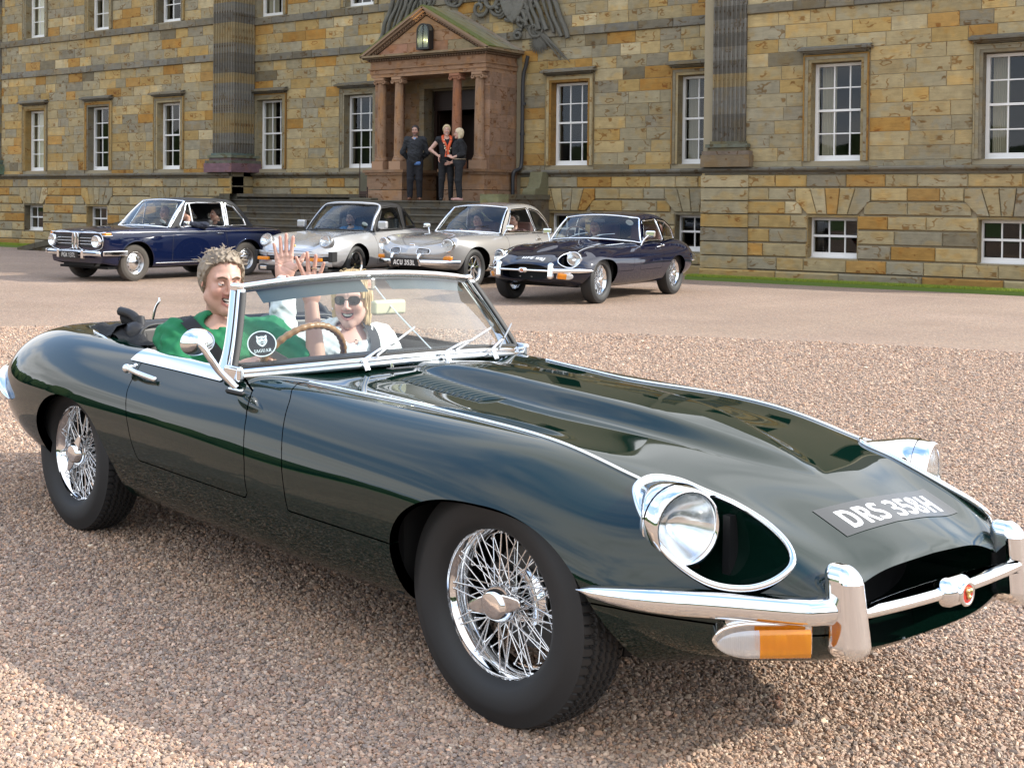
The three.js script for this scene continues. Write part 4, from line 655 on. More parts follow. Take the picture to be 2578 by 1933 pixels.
function sweepBlade(path, hgt, dep, taper = 1, ang = 0) { // a bright bumper blade along a path of {p, n}: half-round, standing off the body
  const N = path.length, K = 14, pos = [], idx = [];
  path.forEach(({ p, n }, i) => {
    const t = i / (N - 1), k = taper ? Math.min(1, Math.pow(Math.min(1, t * taper), 0.55) + 0.02) : 1, l = Math.hypot(n[0], n[2]), ox = n[0] / l, oz = n[2] / l;
    for (let q = 0; q <= K; q++) { const a = Math.PI * (q / K - 0.5), y = Math.sin(a) * hgt / 2 * k, d = Math.pow(Math.cos(a), 0.62) * dep * (0.35 + 0.65 * k) + (y > 0 ? 0.0 : 0.0); pos.push(p[0] + ox * d, p[1] + y + ang * d, p[2] + oz * d); }
  });
  for (let i = 0; i + 1 < N; i++) for (let q = 0; q < K; q++) { const a = i * (K + 1) + q, b = a + K + 1; idx.push(a, b, b + 1, a, b + 1, a + 1); }
  const g = new THREE.BufferGeometry(); g.setAttribute('position', new THREE.Float32BufferAttribute(pos, 3)); g.setIndex(idx); g.computeVertexNormals(); return g;
}
function gridGeo(P, nu, nv) {                      // P(u, v) -> point, u, v in 0..1
  const pos = [], uv = [], idx = []; for (let i = 0; i <= nu; i++) for (let j = 0; j <= nv; j++) { pos.push(...P(i / nu, j / nv)); uv.push(i / nu, j / nv); }
  for (let i = 0; i < nu; i++) for (let j = 0; j < nv; j++) { const a = i * (nv + 1) + j, b = a + nv + 1; idx.push(a, b, b + 1, a, b + 1, a + 1); }
  const g = new THREE.BufferGeometry(); g.setAttribute('position', new THREE.Float32BufferAttribute(pos, 3)); g.setAttribute('uv', new THREE.Float32BufferAttribute(uv, 2)); g.setIndex(idx); g.computeVertexNormals(); return g;
}
function plateTexture(text, bg, fg, w, h, size, font = 'sans-serif', weight = 'bold', squeeze = 1) {
  const c = document.createElement('canvas'); c.width = w; c.height = h; const x = c.getContext('2d'); x.fillStyle = bg; x.fillRect(0, 0, w, h); x.fillStyle = fg; x.font = `${weight} ${size}px ${font}`; x.textAlign = 'center'; x.textBaseline = 'middle'; x.translate(w / 2, h / 2 + size * 0.04); x.scale(squeeze, 1); x.fillText(text, 0, 0);
  const t = new THREE.CanvasTexture(c); t.colorSpace = THREE.SRGBColorSpace; t.anisotropy = 8; return t;
}
// the chromed wire wheel on its tyre
function wireWheel(fine) {
  const w = new THREE.Group(); w.name = 'wheel';
  obj('tyre', tyreGeo(0.323, 0.2, 0.185, fine), M_rubber, w);
  obj('rim', [turn([[0.2, 0.062], [0.2075, 0.070], [0.209, 0.066], [0.206, 0.055]], 72), turn([[0.2, 0.062], [0.196, 0.052], [0.193, 0.044], [0.184, 0.036], [0.178, 0.02], [0.172, 0.008], [0.172, -0.02], [0.182, -0.035], [0.186, -0.06]], 72)], M_chrome, w);
  const hub = [turn([[0.0, 0.050], [0.046, 0.050], [0.05, 0.044], [0.05, 0.03], [0.043, 0.018], [0.043, -0.03], [0.075, -0.042], [0.078, -0.05], [0.0, -0.05]], 40)]; obj('hub', hub, M_chrome, w);
  const sp = new THREE.Group(); sp.name = 'spinner'; w.add(sp);
  const ear = (a) => { const s = new THREE.Shape(); s.moveTo(0.03, -0.022); s.quadraticCurveTo(0.06, -0.018, 0.092, -0.007); s.quadraticCurveTo(0.098, 0, 0.092, 0.007); s.quadraticCurveTo(0.06, 0.018, 0.03, 0.022); return new THREE.ExtrudeGeometry(s, { depth: 0.012, bevelEnabled: true, bevelSize: 0.004, bevelThickness: 0.004, bevelSegments: 2, curveSegments: 8 }).translate(0, 0, 0.058).rotateZ(a); };
  obj('cap', [turn([[0.0, 0.087], [0.03, 0.0865], [0.036, 0.083], [0.041, 0.076], [0.049, 0.062], [0.05, 0.05]], 40), ear(0.28), ear(0.28 + Math.PI)], M_chrome, sp);
  // spokes: outer rows from the front of the hub, inner rows from its back
  const spoke = (a, da, r0, z0, r1, z1) => rod([Math.cos(a) * r0, Math.sin(a) * r0, z0], [Math.cos(a + da) * r1, Math.sin(a + da) * r1, z1], 0.0021, 0.0021, 6), nip = (a, r, z) => sph(0.0042, Math.cos(a) * r, Math.sin(a) * r, z, 6, 4), list = [];
  for (let k = 0; k < 12; k++) for (const s of [-1, 1]) {
    const a = k / 12 * Math.PI * 2 + s * 0.06; list.push([spoke(a, s * 0.42, 0.046, 0.034, 0.190, 0.038), nip(a + s * 0.42, 0.188, 0.038)]); list.push([spoke(a + 0.16, s * 0.72, 0.047, 0.026, 0.175, 0.004), nip(a + 0.16 + s * 0.72, 0.172, 0.004)]);
    list.push([spoke(a + 0.1, s * 0.55, 0.074, -0.044, 0.172, -0.006), nip(a + 0.1 + s * 0.55, 0.171, -0.006)]);
  }
  if (fine) list.forEach((g) => obj('spoke', g, M_chrome, w)); else obj('spokes', list.flat(), M_chrome, w);
  obj('brake_disc', [turn([[0.05, -0.06], [0.135, -0.06], [0.135, -0.075], [0.05, -0.075]], 36), boxG(-0.13, -0.06, -0.07, 0.07, -0.09, -0.045)], std([0.10, 0.098, 0.095], 0.45, 0.7), w);
  obj('inner_rim', turn([[0.186, -0.06], [0.2, -0.075], [0.205, -0.08]], 48), M_chrome, w);
  return w;
}
function longNose(o) {                             // o: {paint, closed, fine, plate}
  const car = o.car, fine = o.fine, paint = o.paint, half = sheet(EX, fine ? 340 : 150, fine ? 150 : 66, bulge), full = half.plus(half.mirrored()), gap = 0.0022, lip = 0.012;
  const az = (f) => (x, y, z) => f(x, y, Math.abs(z)), cock = az((x, y, z) => (y < 0.6 ? 1 : sdPoly(COCKPIT, x, z) - 0.0)), arch = (x, y, z) => Math.min(Math.abs(z) < 0.45 ? 1 : archFront(x, y), Math.abs(z) < 0.45 ? 1 : archRear(x, y));
  // lamp openings in the wings
  const RING = o.ring, ctr = RING.reduce((a, p) => a.map((v, c) => v + p[c] / RING.length), [0, 0, 0]), nrm = V(), N0 = RING.length;
  for (let i = 0; i < N0; i++) { const p = RING[i], q = RING[(i + 1) % N0]; nrm.x += (p[1] - q[1]) * (p[2] + q[2]); nrm.y += (p[2] - q[2]) * (p[0] + q[0]); nrm.z += (p[0] - q[0]) * (p[1] + q[1]); } nrm.normalize(); if (nrm.z < 0) nrm.negate();
  const e1 = V(0, 1, 0).cross(nrm).normalize(), e2 = nrm.clone().cross(e1), loop = smoothLoop(RING, 64), flat = loop.map((p) => { const d = V(...p).sub(V(...ctr)); return [d.dot(e1), d.dot(e2)]; });
  const lampCut = (x, y, z) => { const d = V(x, y, Math.abs(z)).sub(V(...ctr)); if (d.dot(nrm) < -0.14 || x < 2.6) return 1; return sdPoly(flat, d.dot(e1), d.dot(e2)); };
  const all = (...fs) => (x, y, z) => { let m = 1e9; for (const f of fs) { const v = f(x, y, z); if (v < m) m = v; } return m; }, off = (f, d) => (x, y, z) => f(x, y, z) - d, neg = (f, d) => (x, y, z) => -f(x, y, z) - d;
  const shell = full.cut(arch, 0.035).cut(o.closed ? () => 1 : cock, 0.02), rest = shell.cut(neg(isBonnet, gap), lip);
  const side = (s) => (x, y, z) => Math.min(isDoor(x, y), z * s - 0.3);
  const L = (f) => f;
  obj('body', rest.cut((x, y, z) => -Math.min(isDoor(x, y), Math.abs(z) - 0.3) - gap, lip).geo(), paint, car);
  for (const s of [1, -1]) { const d = rest.cut(off(side(s), gap), lip), m = obj('door', d.geo(), paint, car); o['door' + s] = m; }
  const bonnet = obj('bonnet', shell.cut(off(isBonnet, gap), lip).cut(lampCut, 0.006).geo(), paint, car);
  const inside = std([0.01, 0.01, 0.01], 0.9);
  obj('underbody', [boxG(-0.88, -0.38, 0.22, 0.66, -0.46, 0.46), boxG(1.42, 2.72, 0.24, 0.60, -0.45, 0.45), boxG(-0.6, 2.7, 0.215, 0.245, -0.5, 0.5), boxG(0.45, 2.05, 0.235, 0.42, 0.50, 0.66), boxG(0.45, 2.05, 0.235, 0.42, -0.66, -0.50), boxG(2.04, 2.07, 0.25, 0.68, -0.70, 0.70), boxG(-0.27, -0.24, 0.3, 0.7, -0.62, 0.62), boxG(0.46, 0.49, 0.3, 0.6, -0.7, 0.7)], inside, car);
  // lamp bowls, lamps and their bright surrounds
  for (const s of [1, -1]) {
    const h = grp('headlight', car), M = (g) => { if (s < 0) { g.scale(1, 1, -1); const ix = g.index; if (ix) for (let i = 0; i < ix.count; i += 3) { const t = ix.getX(i + 1); ix.setX(i + 1, ix.getX(i + 2)); ix.setX(i + 2, t); } } return g; };
    const LC = [2.925, 0.606, 0.556], dir = V(0.965, -0.03, 0.26).normalize(), q = new THREE.Quaternion().setFromUnitVectors(V(0, 0, 1), dir), place = (g) => M(g.applyQuaternion(q).translate(...LC));
    const deep = [ctr[0] - 0.05 - nrm.x * 0.10, ctr[1] - 0.02 - nrm.y * 0.10, ctr[2] - 0.02 - nrm.z * 0.11];
    obj('bowl', M(gridGeo((u, v) => { const k = Math.round(u * 64) % 64, p = loop[k], f = 1 - v, dd = 1 - Math.pow(f, 3.2); return [0, 1, 2].map((c) => mix(p[c] - [nrm.x, nrm.y, nrm.z][c] * 0.004, mix(p[c], deep[c], 0.92), v * v * 0.25 + v * 0.75) - [nrm.x, nrm.y, nrm.z][c] * 0.085 * Math.sin(Math.min(1, v * 1.6) * Math.PI / 2) * (1 - v * 0.6)); }, 64, 16)), o.bowl || paint, h).material.side = THREE.DoubleSide;
    obj('surround', M(new THREE.TubeGeometry(new THREE.CatmullRomCurve3(loop.map((p) => V(p[0] + nrm.x * 0.003, p[1] + nrm.y * 0.003, p[2] + nrm.z * 0.003)), true), 96, 0.0085, 8, true)), M_chrome, h);
    obj('lens', place(gridGeo((u, v) => { const a = u * Math.PI * 2, r = 0.084 * v, rb = 0.0006 * Math.sin(r * Math.cos(a) * 900); return [Math.cos(a) * r, Math.sin(a) * r, 0.022 * (1 - v * v) + rb]; }, 48, 14)), M_lens, h);
    obj('reflector', place(gridGeo((u, v) => { const a = u * Math.PI * 2, r = 0.084 * v; return [Math.cos(a) * r, Math.sin(a) * r, -0.07 * (1 - v * v)]; }, 36, 10)), M_reflector, h).material.side = THREE.DoubleSide;
    obj('rim', place(turn([[0.083, 0.0], [0.086, 0.010], [0.093, 0.008], [0.097, -0.006], [0.098, -0.03], [0.096, -0.05]], 48)), M_chrome, h);
    // bright cowl from the lamp rim back to the tip of the surround
    const A = []; for (let k = 0; k < 64; k++) if (loop[k][0] < LC[0] - 0.02) A.push(k);
    const cs = A.map((k) => loop[k]).sort((a, b) => Math.atan2(a[1] - LC[1], a[2] - LC[2]) - Math.atan2(b[1] - LC[1], b[2] - LC[2]));
    let best = 0; for (let k = 1; k < cs.length; k++) { const g0 = Math.hypot(...[0, 1, 2].map((c) => cs[k][c] - cs[k - 1][c])); if (g0 > 0.12) best = k; } const seq = cs.slice(best).concat(cs.slice(0, best));
    obj('cowl', M(gridGeo((u, v) => { const t = u * (seq.length - 1), i = Math.min(seq.length - 2, Math.floor(t)), P = [0, 1, 2].map((c) => mix(seq[i][c], seq[i + 1][c], t - i)), d = V(...P).sub(V(...LC)), an = Math.atan2(d.y, d.z), l = V(0, Math.sin(an), Math.cos(an)); l.addScaledVector(dir, -l.dot(dir)).normalize(); const C = V(...LC).addScaledVector(l, 0.1).addScaledVector(dir, -0.035); return [mix(P[0], C.x, v), mix(P[1], C.y, v) + 0.012 * Math.sin(v * Math.PI), mix(P[2], C.z, v) + 0.008 * Math.sin(v * Math.PI)]; }, 30, 10)), M_chrome, h).material.side = THREE.DoubleSide;
  }
  // bright strip along the crown of each wing
  for (const s of [1, -1]) { const p = []; for (let k = 0; k <= 22; k++) { const x = mix(1.44, 2.755, k / 22), z = keys(o.strip, x), q = locate(half, 0, 2, x, z, 1); if (q) p.push([x, q.p[1] + 0.002, z * s]); } obj('chrome_strip', [tube(p, 0.0055, 60, 6)], M_chrome, car); }
  // louvres beside the bulge
  for (const s of [1, -1]) for (let k = 0; k < 14; k++) {
    const t = (k + 0.5) / 14, x0 = mix(1.57, 1.96, t), za = mix(0.155, 0.205, t), zb = mix(0.285, 0.30, t), n = 10, rows = [];
    for (let i = 0; i <= n; i++) { const u = i / n, z = mix(za, zb, u), x = x0 + 0.028 * (1 - u), q = locate(half, 0, 2, x, z, 1); rows.push([x, q ? q.p[1] : 0.77, z * s, Math.sin(Math.PI * clamp(u * 1.02)) ** 0.35]); }
    obj('louvre', gridGeo((u, v) => { const r = rows[Math.round(u * n)], h = r[3] * 0.011 * Math.sin(Math.min(1, v * 1.9) * Math.PI / 2 * (v < 0.53 ? 1 : 1)) * (v > 0.53 ? 1 - (v - 0.53) / 0.47 * 0.98 : 1); return [r[0] - 0.014 + v * 0.026, r[1] + h + 0.0008, r[2]]; }, n, 8), paint, bonnet).material.side = THREE.FrontSide;
  }
  // front bumpers, overriders, bar with badge, lamps under the bumper
  for (const s of [1, -1]) {
    const path = []; for (const x of [2.765, 2.80, 2.84, 2.88, 2.92, 2.96, 3.0, 3.03, 3.06, 3.09, 3.115, 3.14, 3.16, 3.175]) { const q = locate(half, 0, 1, x, 0.452, 2); if (q && q.p[2] > 0.36) path.push({ p: [q.p[0] + q.n[0] * 0.004, 0.452, (q.p[2] + q.n[2] * 0.004) * s], n: [q.n[0], 0, q.n[2] * s] }); }
    path.push({ p: [3.205, 0.452, 0.385 * s], n: [0.9, 0, 0.42 * s] }, { p: [3.22, 0.452, 0.35 * s], n: [0.95, 0, 0.3 * s] });
    const bl = sweepBlade(path, 0.064, 0.040, 3.2); bl.computeVertexNormals(); obj('bumper', bl, M_chromeD, car);
    const og = new RoundedBoxGeometry(0.105, 0.215, 0.084, 8, 0.038), P = og.attributes.position; for (let i = 0; i < P.count; i++) { const y = P.getY(i), t = y / 0.2 + 0.5, x = P.getX(i), z = P.getZ(i); P.setXYZ(i, x * mix(0.95, 0.72, t) - 0.035 * Math.max(0, t - 0.62) ** 1.3 * 2, y, z * mix(1.0, 0.88, t)); } og.computeVertexNormals(); og.translate(3.235, 0.452, 0.378 * s); obj('overrider', og, M_chrome, car);
    const ind = grp('indicator', car), oc = [3.127, 0.378, 0.536], t = V(0.134, 0.015, -0.141).normalize(), out = V(0.66, -0.30, 0.69).normalize(), up = out.clone().cross(t).normalize(); if (up.y < 0) up.negate(); const B = new THREE.Matrix4().makeBasis(t, up, out.clone()); if (B.determinant() < 0) { B.makeBasis(t.clone(), up, t.clone().cross(up)); }
    const put = (g) => { g.applyMatrix4(B).translate(...oc); return s < 0 ? mirrorZ(g) : g; }, D = (f, d, bev) => { const sh = new THREE.Shape(); f(sh); return new THREE.ExtrudeGeometry(sh, { depth: d, bevelEnabled: bev > 0, bevelSize: bev, bevelThickness: bev, bevelSegments: 3, curveSegments: 14 }); };
    const outl = (c) => { c.moveTo(0.102, -0.036); c.lineTo(0.102, 0.036); c.lineTo(-0.03, 0.040); c.quadraticCurveTo(-0.10, 0.036, -0.108, 0.0); c.quadraticCurveTo(-0.10, -0.036, -0.03, -0.040); };
    obj('housing', put(D(outl, 0.03, 0.006).translate(0, 0, -0.05)), M_chrome, ind);
    const rib = (x0, x1, mat, nm, round) => obj(nm, put(gridGeo((u, v) => { const x = mix(x0, x1, u), hh = 0.037 * (round ? Math.sqrt(Math.max(0.02, 1 - Math.pow(Math.max(0, (x1 - x) / (x1 - x0)), 2.4))) : 1), e = Math.max(0, Math.sin(Math.PI * v)) ** 0.25, d = 0.014 * e * (round ? Math.min(1, 0.25 + u * 1.2) : 1) + 0.0007 * Math.sin(x * 1500); return [x, (v - 0.5) * 2 * hh, d]; }, 60, 20)), mat, ind);
    rib(-0.104, -0.012, M_lens, 'clear_lens', true).material = M_clearLens; rib(-0.012, 0.100, M_amber, 'amber_lens', false).material.side = THREE.DoubleSide; obj('bulb', put(sph(0.014, 0.04, 0, -0.012)), std([0.9, 0.85, 0.7], 0.3), ind);
  }
  const bar = [], bp = []; for (let k = 0; k <= 20; k++) { const z = mix(-0.375, 0.375, k / 20); bp.push({ p: [3.245 + 0.022 * (1 - (z / 0.375) ** 2), 0.452, z], n: [1, 0, 0] }); } bar.push(sweepBlade(bp, 0.03, 0.024, 0)); const bb = sweepBlade(bp, 0.03, 0.024, 0); bb.scale(-1, 1, 1); bar.push(bb.translate(6.516, 0, 0)); const boss = new THREE.CapsuleGeometry(0.036, 0.06, 8, 16).rotateX(Math.PI / 2); boss.scale(0.9, 1, 1); bar.push(boss.translate(3.278, 0.452, 0)); obj('mouth_bar', bar, M_chromeD, car);
  const bdg = grp('badge', car); obj('ring', [new THREE.TorusGeometry(0.026, 0.005, 8, 28).rotateY(Math.PI / 2).translate(3.311, 0.452, 0)], M_chrome, bdg); obj('emblem', new THREE.CylinderGeometry(0.025, 0.025, 0.006, 24).rotateZ(Math.PI / 2).translate(3.311, 0.452, 0), std([0.45, 0.03, 0.02], 0.25), bdg); obj('relief', [rbox(0.006, 0.02, 0.014, 0.003, 3.315, 0.454, 0), sph(0.007, 3.315, 0.46, 0.006, 8, 6), sph(0.007, 3.315, 0.46, -0.006, 8, 6), sph(0.006, 3.316, 0.445, 0, 8, 6)], std([0.7, 0.55, 0.25], 0.3, 1), bdg);
  // number on the bonnet: a film that follows the sheet
  { const z0 = 0.205, z1 = -0.315, nu = 30, nv = 8, P = []; for (let i = 0; i <= nu; i++) for (let j = 0; j <= nv; j++) { const z = mix(z0, z1, i / nu), x = mix(3.137, 3.043, j / nv) - 0.16 * (z - (z0 + z1) / 2) ** 2, q = locate(full, 0, 2, x, z, 1); P.push(q ? [q.p[0] + q.n[0] * 0.0015, q.p[1] + q.n[1] * 0.0015, q.p[2]] : [x, 0.58, z]); } obj('number_plate', gridGeo((u, v) => P[Math.round(u * nu) * (nv + 1) + Math.round(v * nv)], nu, nv), phys([1, 1, 1], { map: plateTexture(o.plate, o.plateBg, '#f4f4f2', 1024, 216, 190, 'sans-serif', 'bold', o.squeeze || 1), roughness: 0.35, clearcoat: 0.6, clearcoatRoughness: 0.1 }), bonnet); }
  { const edge = half.grid[half.grid.length - 1], E2 = [...edge, ...edge.slice(0, -1).reverse().map((p) => [p[0], p[1], -p[2]])], n = E2.length - 1;
    obj('intake', gridGeo((u, v) => { const p = E2[Math.round(u * n)]; return [p[0] - 0.30 * v + 0.001, p[1] + (p[1] > 0.44 ? 0.01 : -0.012) * Math.sin(v * 1.57) - 0.02 * v, p[2] * (1 + 0.04 * v)]; }, n, 8), o.bowl || paint, car).material.side = THREE.DoubleSide;
    obj('radiator', [boxG(2.93, 2.95, 0.28, 0.62, -0.42, 0.42)], M_black, car); obj('bolt', [0.12, -0.05].flatMap((z) => [rod([3.12, 0.352, z], [3.12, 0.366, z], 0.006), rbox(0.03, 0.004, 0.012, 0.001, 3.115, 0.362, z + 0.01)]), M_steel, car); }
  // rear quarter bumpers and lamps
  for (const s of [1, -1]) {
    const path = []; for (const x of [-0.46, -0.5, -0.55, -0.6, -0.65, -0.7, -0.75, -0.8, -0.85, -0.89, -0.93, -0.96, -0.985, -1.0]) { const q = locate(half, 0, 1, x, mix(0.49, 0.545, clamp((-0.46 - x) / 0.4)), 2); if (q) path.push({ p: [q.p[0], q.p[1], q.p[2] * s], n: [q.n[0], 0, q.n[2] * s] }); }
    obj('bumper', sweepBlade(path, 0.078, 0.045, 3, 0.2), M_chromeD, car); const tl = grp('tail_lamp', car); obj('lens', rbox(0.11, 0.05, 0.06, 0.02, -0.79, 0.455, 0.61 * s), M_red, tl); obj('housing', rbox(0.03, 0.06, 0.07, 0.01, -0.725, 0.455, 0.635 * s), M_chrome, tl);
  }
  // wheels
  const w0 = wireWheel(fine); [[2.438, 0.635, 0], [0, 0.635, 0], [2.438, -0.635, 1], [0, -0.635, 1]].forEach(([x, z, m], i) => { let w = i < 2 ? (i ? w0.clone() : w0) : wheelFar(w0, fine); w.position.set(x, 0.318, z); w.rotation.set(0, m ? Math.PI : 0, i * 0.7); car.add(w); });
  // door handles
  for (const s of [1, -1]) { const D = o['door' + s], q = locate(half, 0, 1, 0.62, 0.725, 2).p, h = [rod([0.545, 0.735, (q[2] + 0.012) * s], [0.555, 0.735, (q[2] + 0.028) * s], 0.016, 0.014, 14), tube([[0.55, 0.737, (q[2] + 0.028) * s], [0.64, 0.729, (q[2] + 0.032) * s], [0.74, 0.718, (q[2] + 0.022) * s]], 0.0105, 20, 10), sph(0.0105, 0.74, 0.718, (q[2] + 0.022) * s), sph(0.018, 0.545, 0.737, (q[2] + 0.03) * s), sph(0.009, 0.585, 0.752, (q[2] + 0.014) * s)]; obj('handle', h, M_chrome, D); }
  return { half, full };
}
const M_chromeD = M_chrome.clone(); M_chromeD.side = THREE.DoubleSide;
const M_clearLens = phys([0.8, 0.8, 0.8], { roughness: 0.12, metalness: 0.0, transmission: 0.5, thickness: 0, clearcoat: 1, side: THREE.DoubleSide });
function mirrorZ(g) { g.scale(1, 1, -1); const ix = g.index; if (ix) for (let i = 0; i < ix.count; i += 3) { const t = ix.getX(i + 1); ix.setX(i + 1, ix.getX(i + 2)); ix.setX(i + 2, t); } else for (const at of Object.values(g.attributes)) for (let i = 0; i < at.count; i += 3) for (let c = 0; c < at.itemSize; c++) { const a = at.array, p = (i + 1) * at.itemSize + c, q = (i + 2) * at.itemSize + c, t = a[p]; a[p] = a[q]; a[q] = t; } return g; }
function wheelFar(w, fine) { if (!fine) return w.clone(); const c = w.clone(); for (const k of [...c.children]) if (k.name === 'spoke') c.remove(k); const g = w.children.filter((k) => k.name === 'spoke').map((k) => k.geometry); obj('spokes', g, M_chrome, c); return c; }
let o_sticker;
{ // ---------- the dark green open car in front ----------
  const paint = carPaint([0.0022, 0.0125, 0.0085]);
  const car = thing('convertible_sports_car', 'dark green open sports car with chrome wire wheels driving in front', 'car', [-4.0142, 0, -4.2836], -0.2395);
  const RING = [[2.76, .671, .537], [2.795, .647, .578], [2.855, .606, .614], [2.929, .546, .624], [3.012, .498, .59], [3.083, .494, .540], [3.125, .517, .492], [3.136, .548, .448], [3.112, .577, .422], [3.045, .613, .402], [2.953, .647, .404], [2.878, .666, .420], [2.802, .682, .431], [2.757, .686, .475]], STRIP = [[1.44, .567], [1.68, .535], [1.9, .505], [2.25, .522], [2.55, .512], [2.75, .505]];
  const { half, full } = longNose({ car, paint, fine: true, closed: false, ring: RING, strip: STRIP, plate: 'DRS 358H', plateBg: '#15191a' });
  // chrome capping on top of the doors
  for (const s of [1, -1]) { const cap = half.cut((x, y, z) => Math.min(x - 0.47, 1.10 - x, y - mix(0.757, 0.748, clamp((x - 0.47) / 0.63)), z - 0.58, sdPoly(COCKPIT, x, z) + 0.0), 0.004); for (let i = 0; i < cap.p.length; i++) cap.p[i] += cap.n[i] * 0.004; obj('door_capping', (s > 0 ? cap : cap.mirrored()).geo(), M_chromeD, car); }
  // windscreen
  const B = (s) => [1.413 - 0.25 * Math.abs(s) ** 2.2, 0.830 - 0.046 * s * s, 0.694 * s], T = (s) => [1.088 - 0.076 * s * s, 1.100 - 0.038 * s * s, 0.564 * s];
  const glassP = (u, v) => { const s = (u * 2 - 1), b = B(s), t = T(s), k = 0.012 * Math.sin(Math.PI * v); return [mix(b[0], t[0], v) + k, mix(b[1], t[1], v) + k * 0.6, mix(b[2], t[2], v)]; };
  obj('windscreen', gridGeo(glassP, 48, 12), M_screen, car);
  const fr = grp('windscreen_frame', car), line = (f, a, b, n, dy = 0, dx = 0) => Array.from({ length: n + 1 }, (_, i) => { const p = f(mix(a, b, i / n)); return [p[0] + dx, p[1] + dy, p[2]]; });
  obj('header', [tube(line(T, -1, 1, 24, 0.006), 0.0125, 80, 10)], M_chrome, fr);
  obj('base_strip', [tube(line(B, -1, 1, 30, 0.002, 0.004), 0.013, 100, 10), tube(line(B, -1, 1, 30, -0.012, 0.016), 0.010, 100, 8)], M_chrome, fr);
  obj('seal', [tube(line(T, -0.98, 0.98, 24, -0.008), 0.008, 80, 8), tube(line(B, -0.98, 0.98, 30, 0.016, -0.004), 0.007, 100, 8)], M_rubber, fr);
  for (const s of [1, -1]) {
    const b = B(s), t = T(s), post = (w, d, o, i0, i1, f) => gridGeo((u, v) => { const k = mix(i0, i1, v), a = u * Math.PI * 2, wd = w * (1 + (f || 0) * Math.pow(1 - k, 6)), bend = 0.02 * (1 - k) ** 3; return [mix(b[0], t[0], k) + Math.sign(Math.cos(a)) * Math.abs(Math.cos(a)) ** 0.7 * wd - 0.012 + o - bend, mix(b[1], t[1], k), mix(b[2], t[2], k) + s * (Math.sign(Math.sin(a)) * Math.abs(Math.sin(a)) ** 0.8 * d)]; }, 24, 20);
    obj('post', [post(0.024, 0.013, -0.012, 0, 1.02, 1.2), post(0.009, 0.016, 0.028, 0.02, 1.0, 1.5)], M_chromeD, fr); obj('post_seal', [post(0.006, 0.015, 0.014, 0.03, 0.99, 0), post(0.007, 0.013, 0.041, 0.05, 0.97, 0)], M_rubber, fr);
    obj('corner_cap', [rbox(0.06, 0.035, 0.032, 0.012, t[0] - 0.012, t[1] + 0.004, t[2])], M_chrome, fr);
    obj('foot', [rbox(0.10, 0.055, 0.03, 0.014, b[0] + 0.012, b[1] + 0.002, b[2])], M_chrome, fr);
  }
  // sun visor rail, mirror and its stay, tax disc style sticker
  obj('sun_visor', [gridGeo((u, v) => { const z = mix(0.50, 0.06, u), t = T(z / 0.565); return [t[0] - 0.01 + 0.055 * v, t[1] - 0.012 - 0.045 * v, z]; }, 16, 4), gridGeo((u, v) => { const z = mix(-0.06, -0.48, u), t = T(z / 0.565); return [t[0] - 0.01 + 0.05 * v, t[1] - 0.012 - 0.04 * v, z]; }, 16, 4)], std([0.03, 0.045, 0.05], 0.4, 0, { side: THREE.DoubleSide }), car);
  { const m = grp('rear_view_mirror', car); obj('shell', [rbox(0.03, 0.055, 0.155, 0.012, 1.17, 0.985, -0.005)], std([0.62, 0.58, 0.40], 0.35), m); obj('glass', boxG(1.152, 1.1545, 0.963, 1.007, -0.075, 0.065), M_chrome, m); obj('stay', [tube([[1.085, 1.088, 0.02], [1.16, 1.01, 0.0], [1.42, 0.83, -0.02]], 0.0035, 30, 6), rbox(0.03, 0.045, 0.018, 0.006, 1.10, 1.068, 0.02)], M_chrome, m); }
  { const c = document.createElement('canvas'); c.width = c.height = 512; const x = c.getContext('2d'); x.clearRect(0, 0, 512, 512); x.fillStyle = '#dfe8ea'; x.beginPath(); x.arc(256, 256, 254, 0, 7); x.fill(); x.fillStyle = '#0b0c0e'; x.beginPath(); x.arc(256, 256, 234, 0, 7); x.fill(); x.fillStyle = '#dfe8ea'; x.strokeStyle = '#dfe8ea'; x.font = 'bold 82px serif'; x.textAlign = 'center'; x.fillText('JAGUAR', 256, 420, 300);
    x.lineWidth = 9; x.lineJoin = 'round'; x.save(); x.translate(262, 190); x.beginPath(); x.moveTo(-88, -100); x.quadraticCurveTo(-60, -86, -46, -72); x.quadraticCurveTo(0, -92, 46, -72); x.quadraticCurveTo(60, -86, 88, -100); x.quadraticCurveTo(98, -60, 84, -30); x.quadraticCurveTo(104, 10, 84, 50); x.quadraticCurveTo(50, 110, 0, 128); x.quadraticCurveTo(-50, 110, -84, 50); x.quadraticCurveTo(-104, 10, -84, -30); x.quadraticCurveTo(-98, -60, -88, -100); x.fill(); x.strokeStyle = '#0b0c0e'; x.fillStyle = '#0b0c0e';
    for (const s of [-1, 1]) { x.beginPath(); x.moveTo(s * 66, -40); x.quadraticCurveTo(s * 40, -50, s * 14, -18); x.quadraticCurveTo(s * 44, -8, s * 66, -40); x.fill(); x.beginPath(); x.moveTo(s * 10, -64); x.lineTo(s * 16, -30); x.stroke(); x.beginPath(); x.moveTo(s * 62, 4); x.quadraticCurveTo(s * 40, 24, s * 22, 14); x.stroke(); x.beginPath(); x.moveTo(s * 70, 40); x.quadraticCurveTo(s * 40, 56, s * 24, 42); x.stroke(); x.beginPath(); x.moveTo(s * 12, 20); x.quadraticCurveTo(s * 30, 60, s * 2, 62); x.stroke(); }
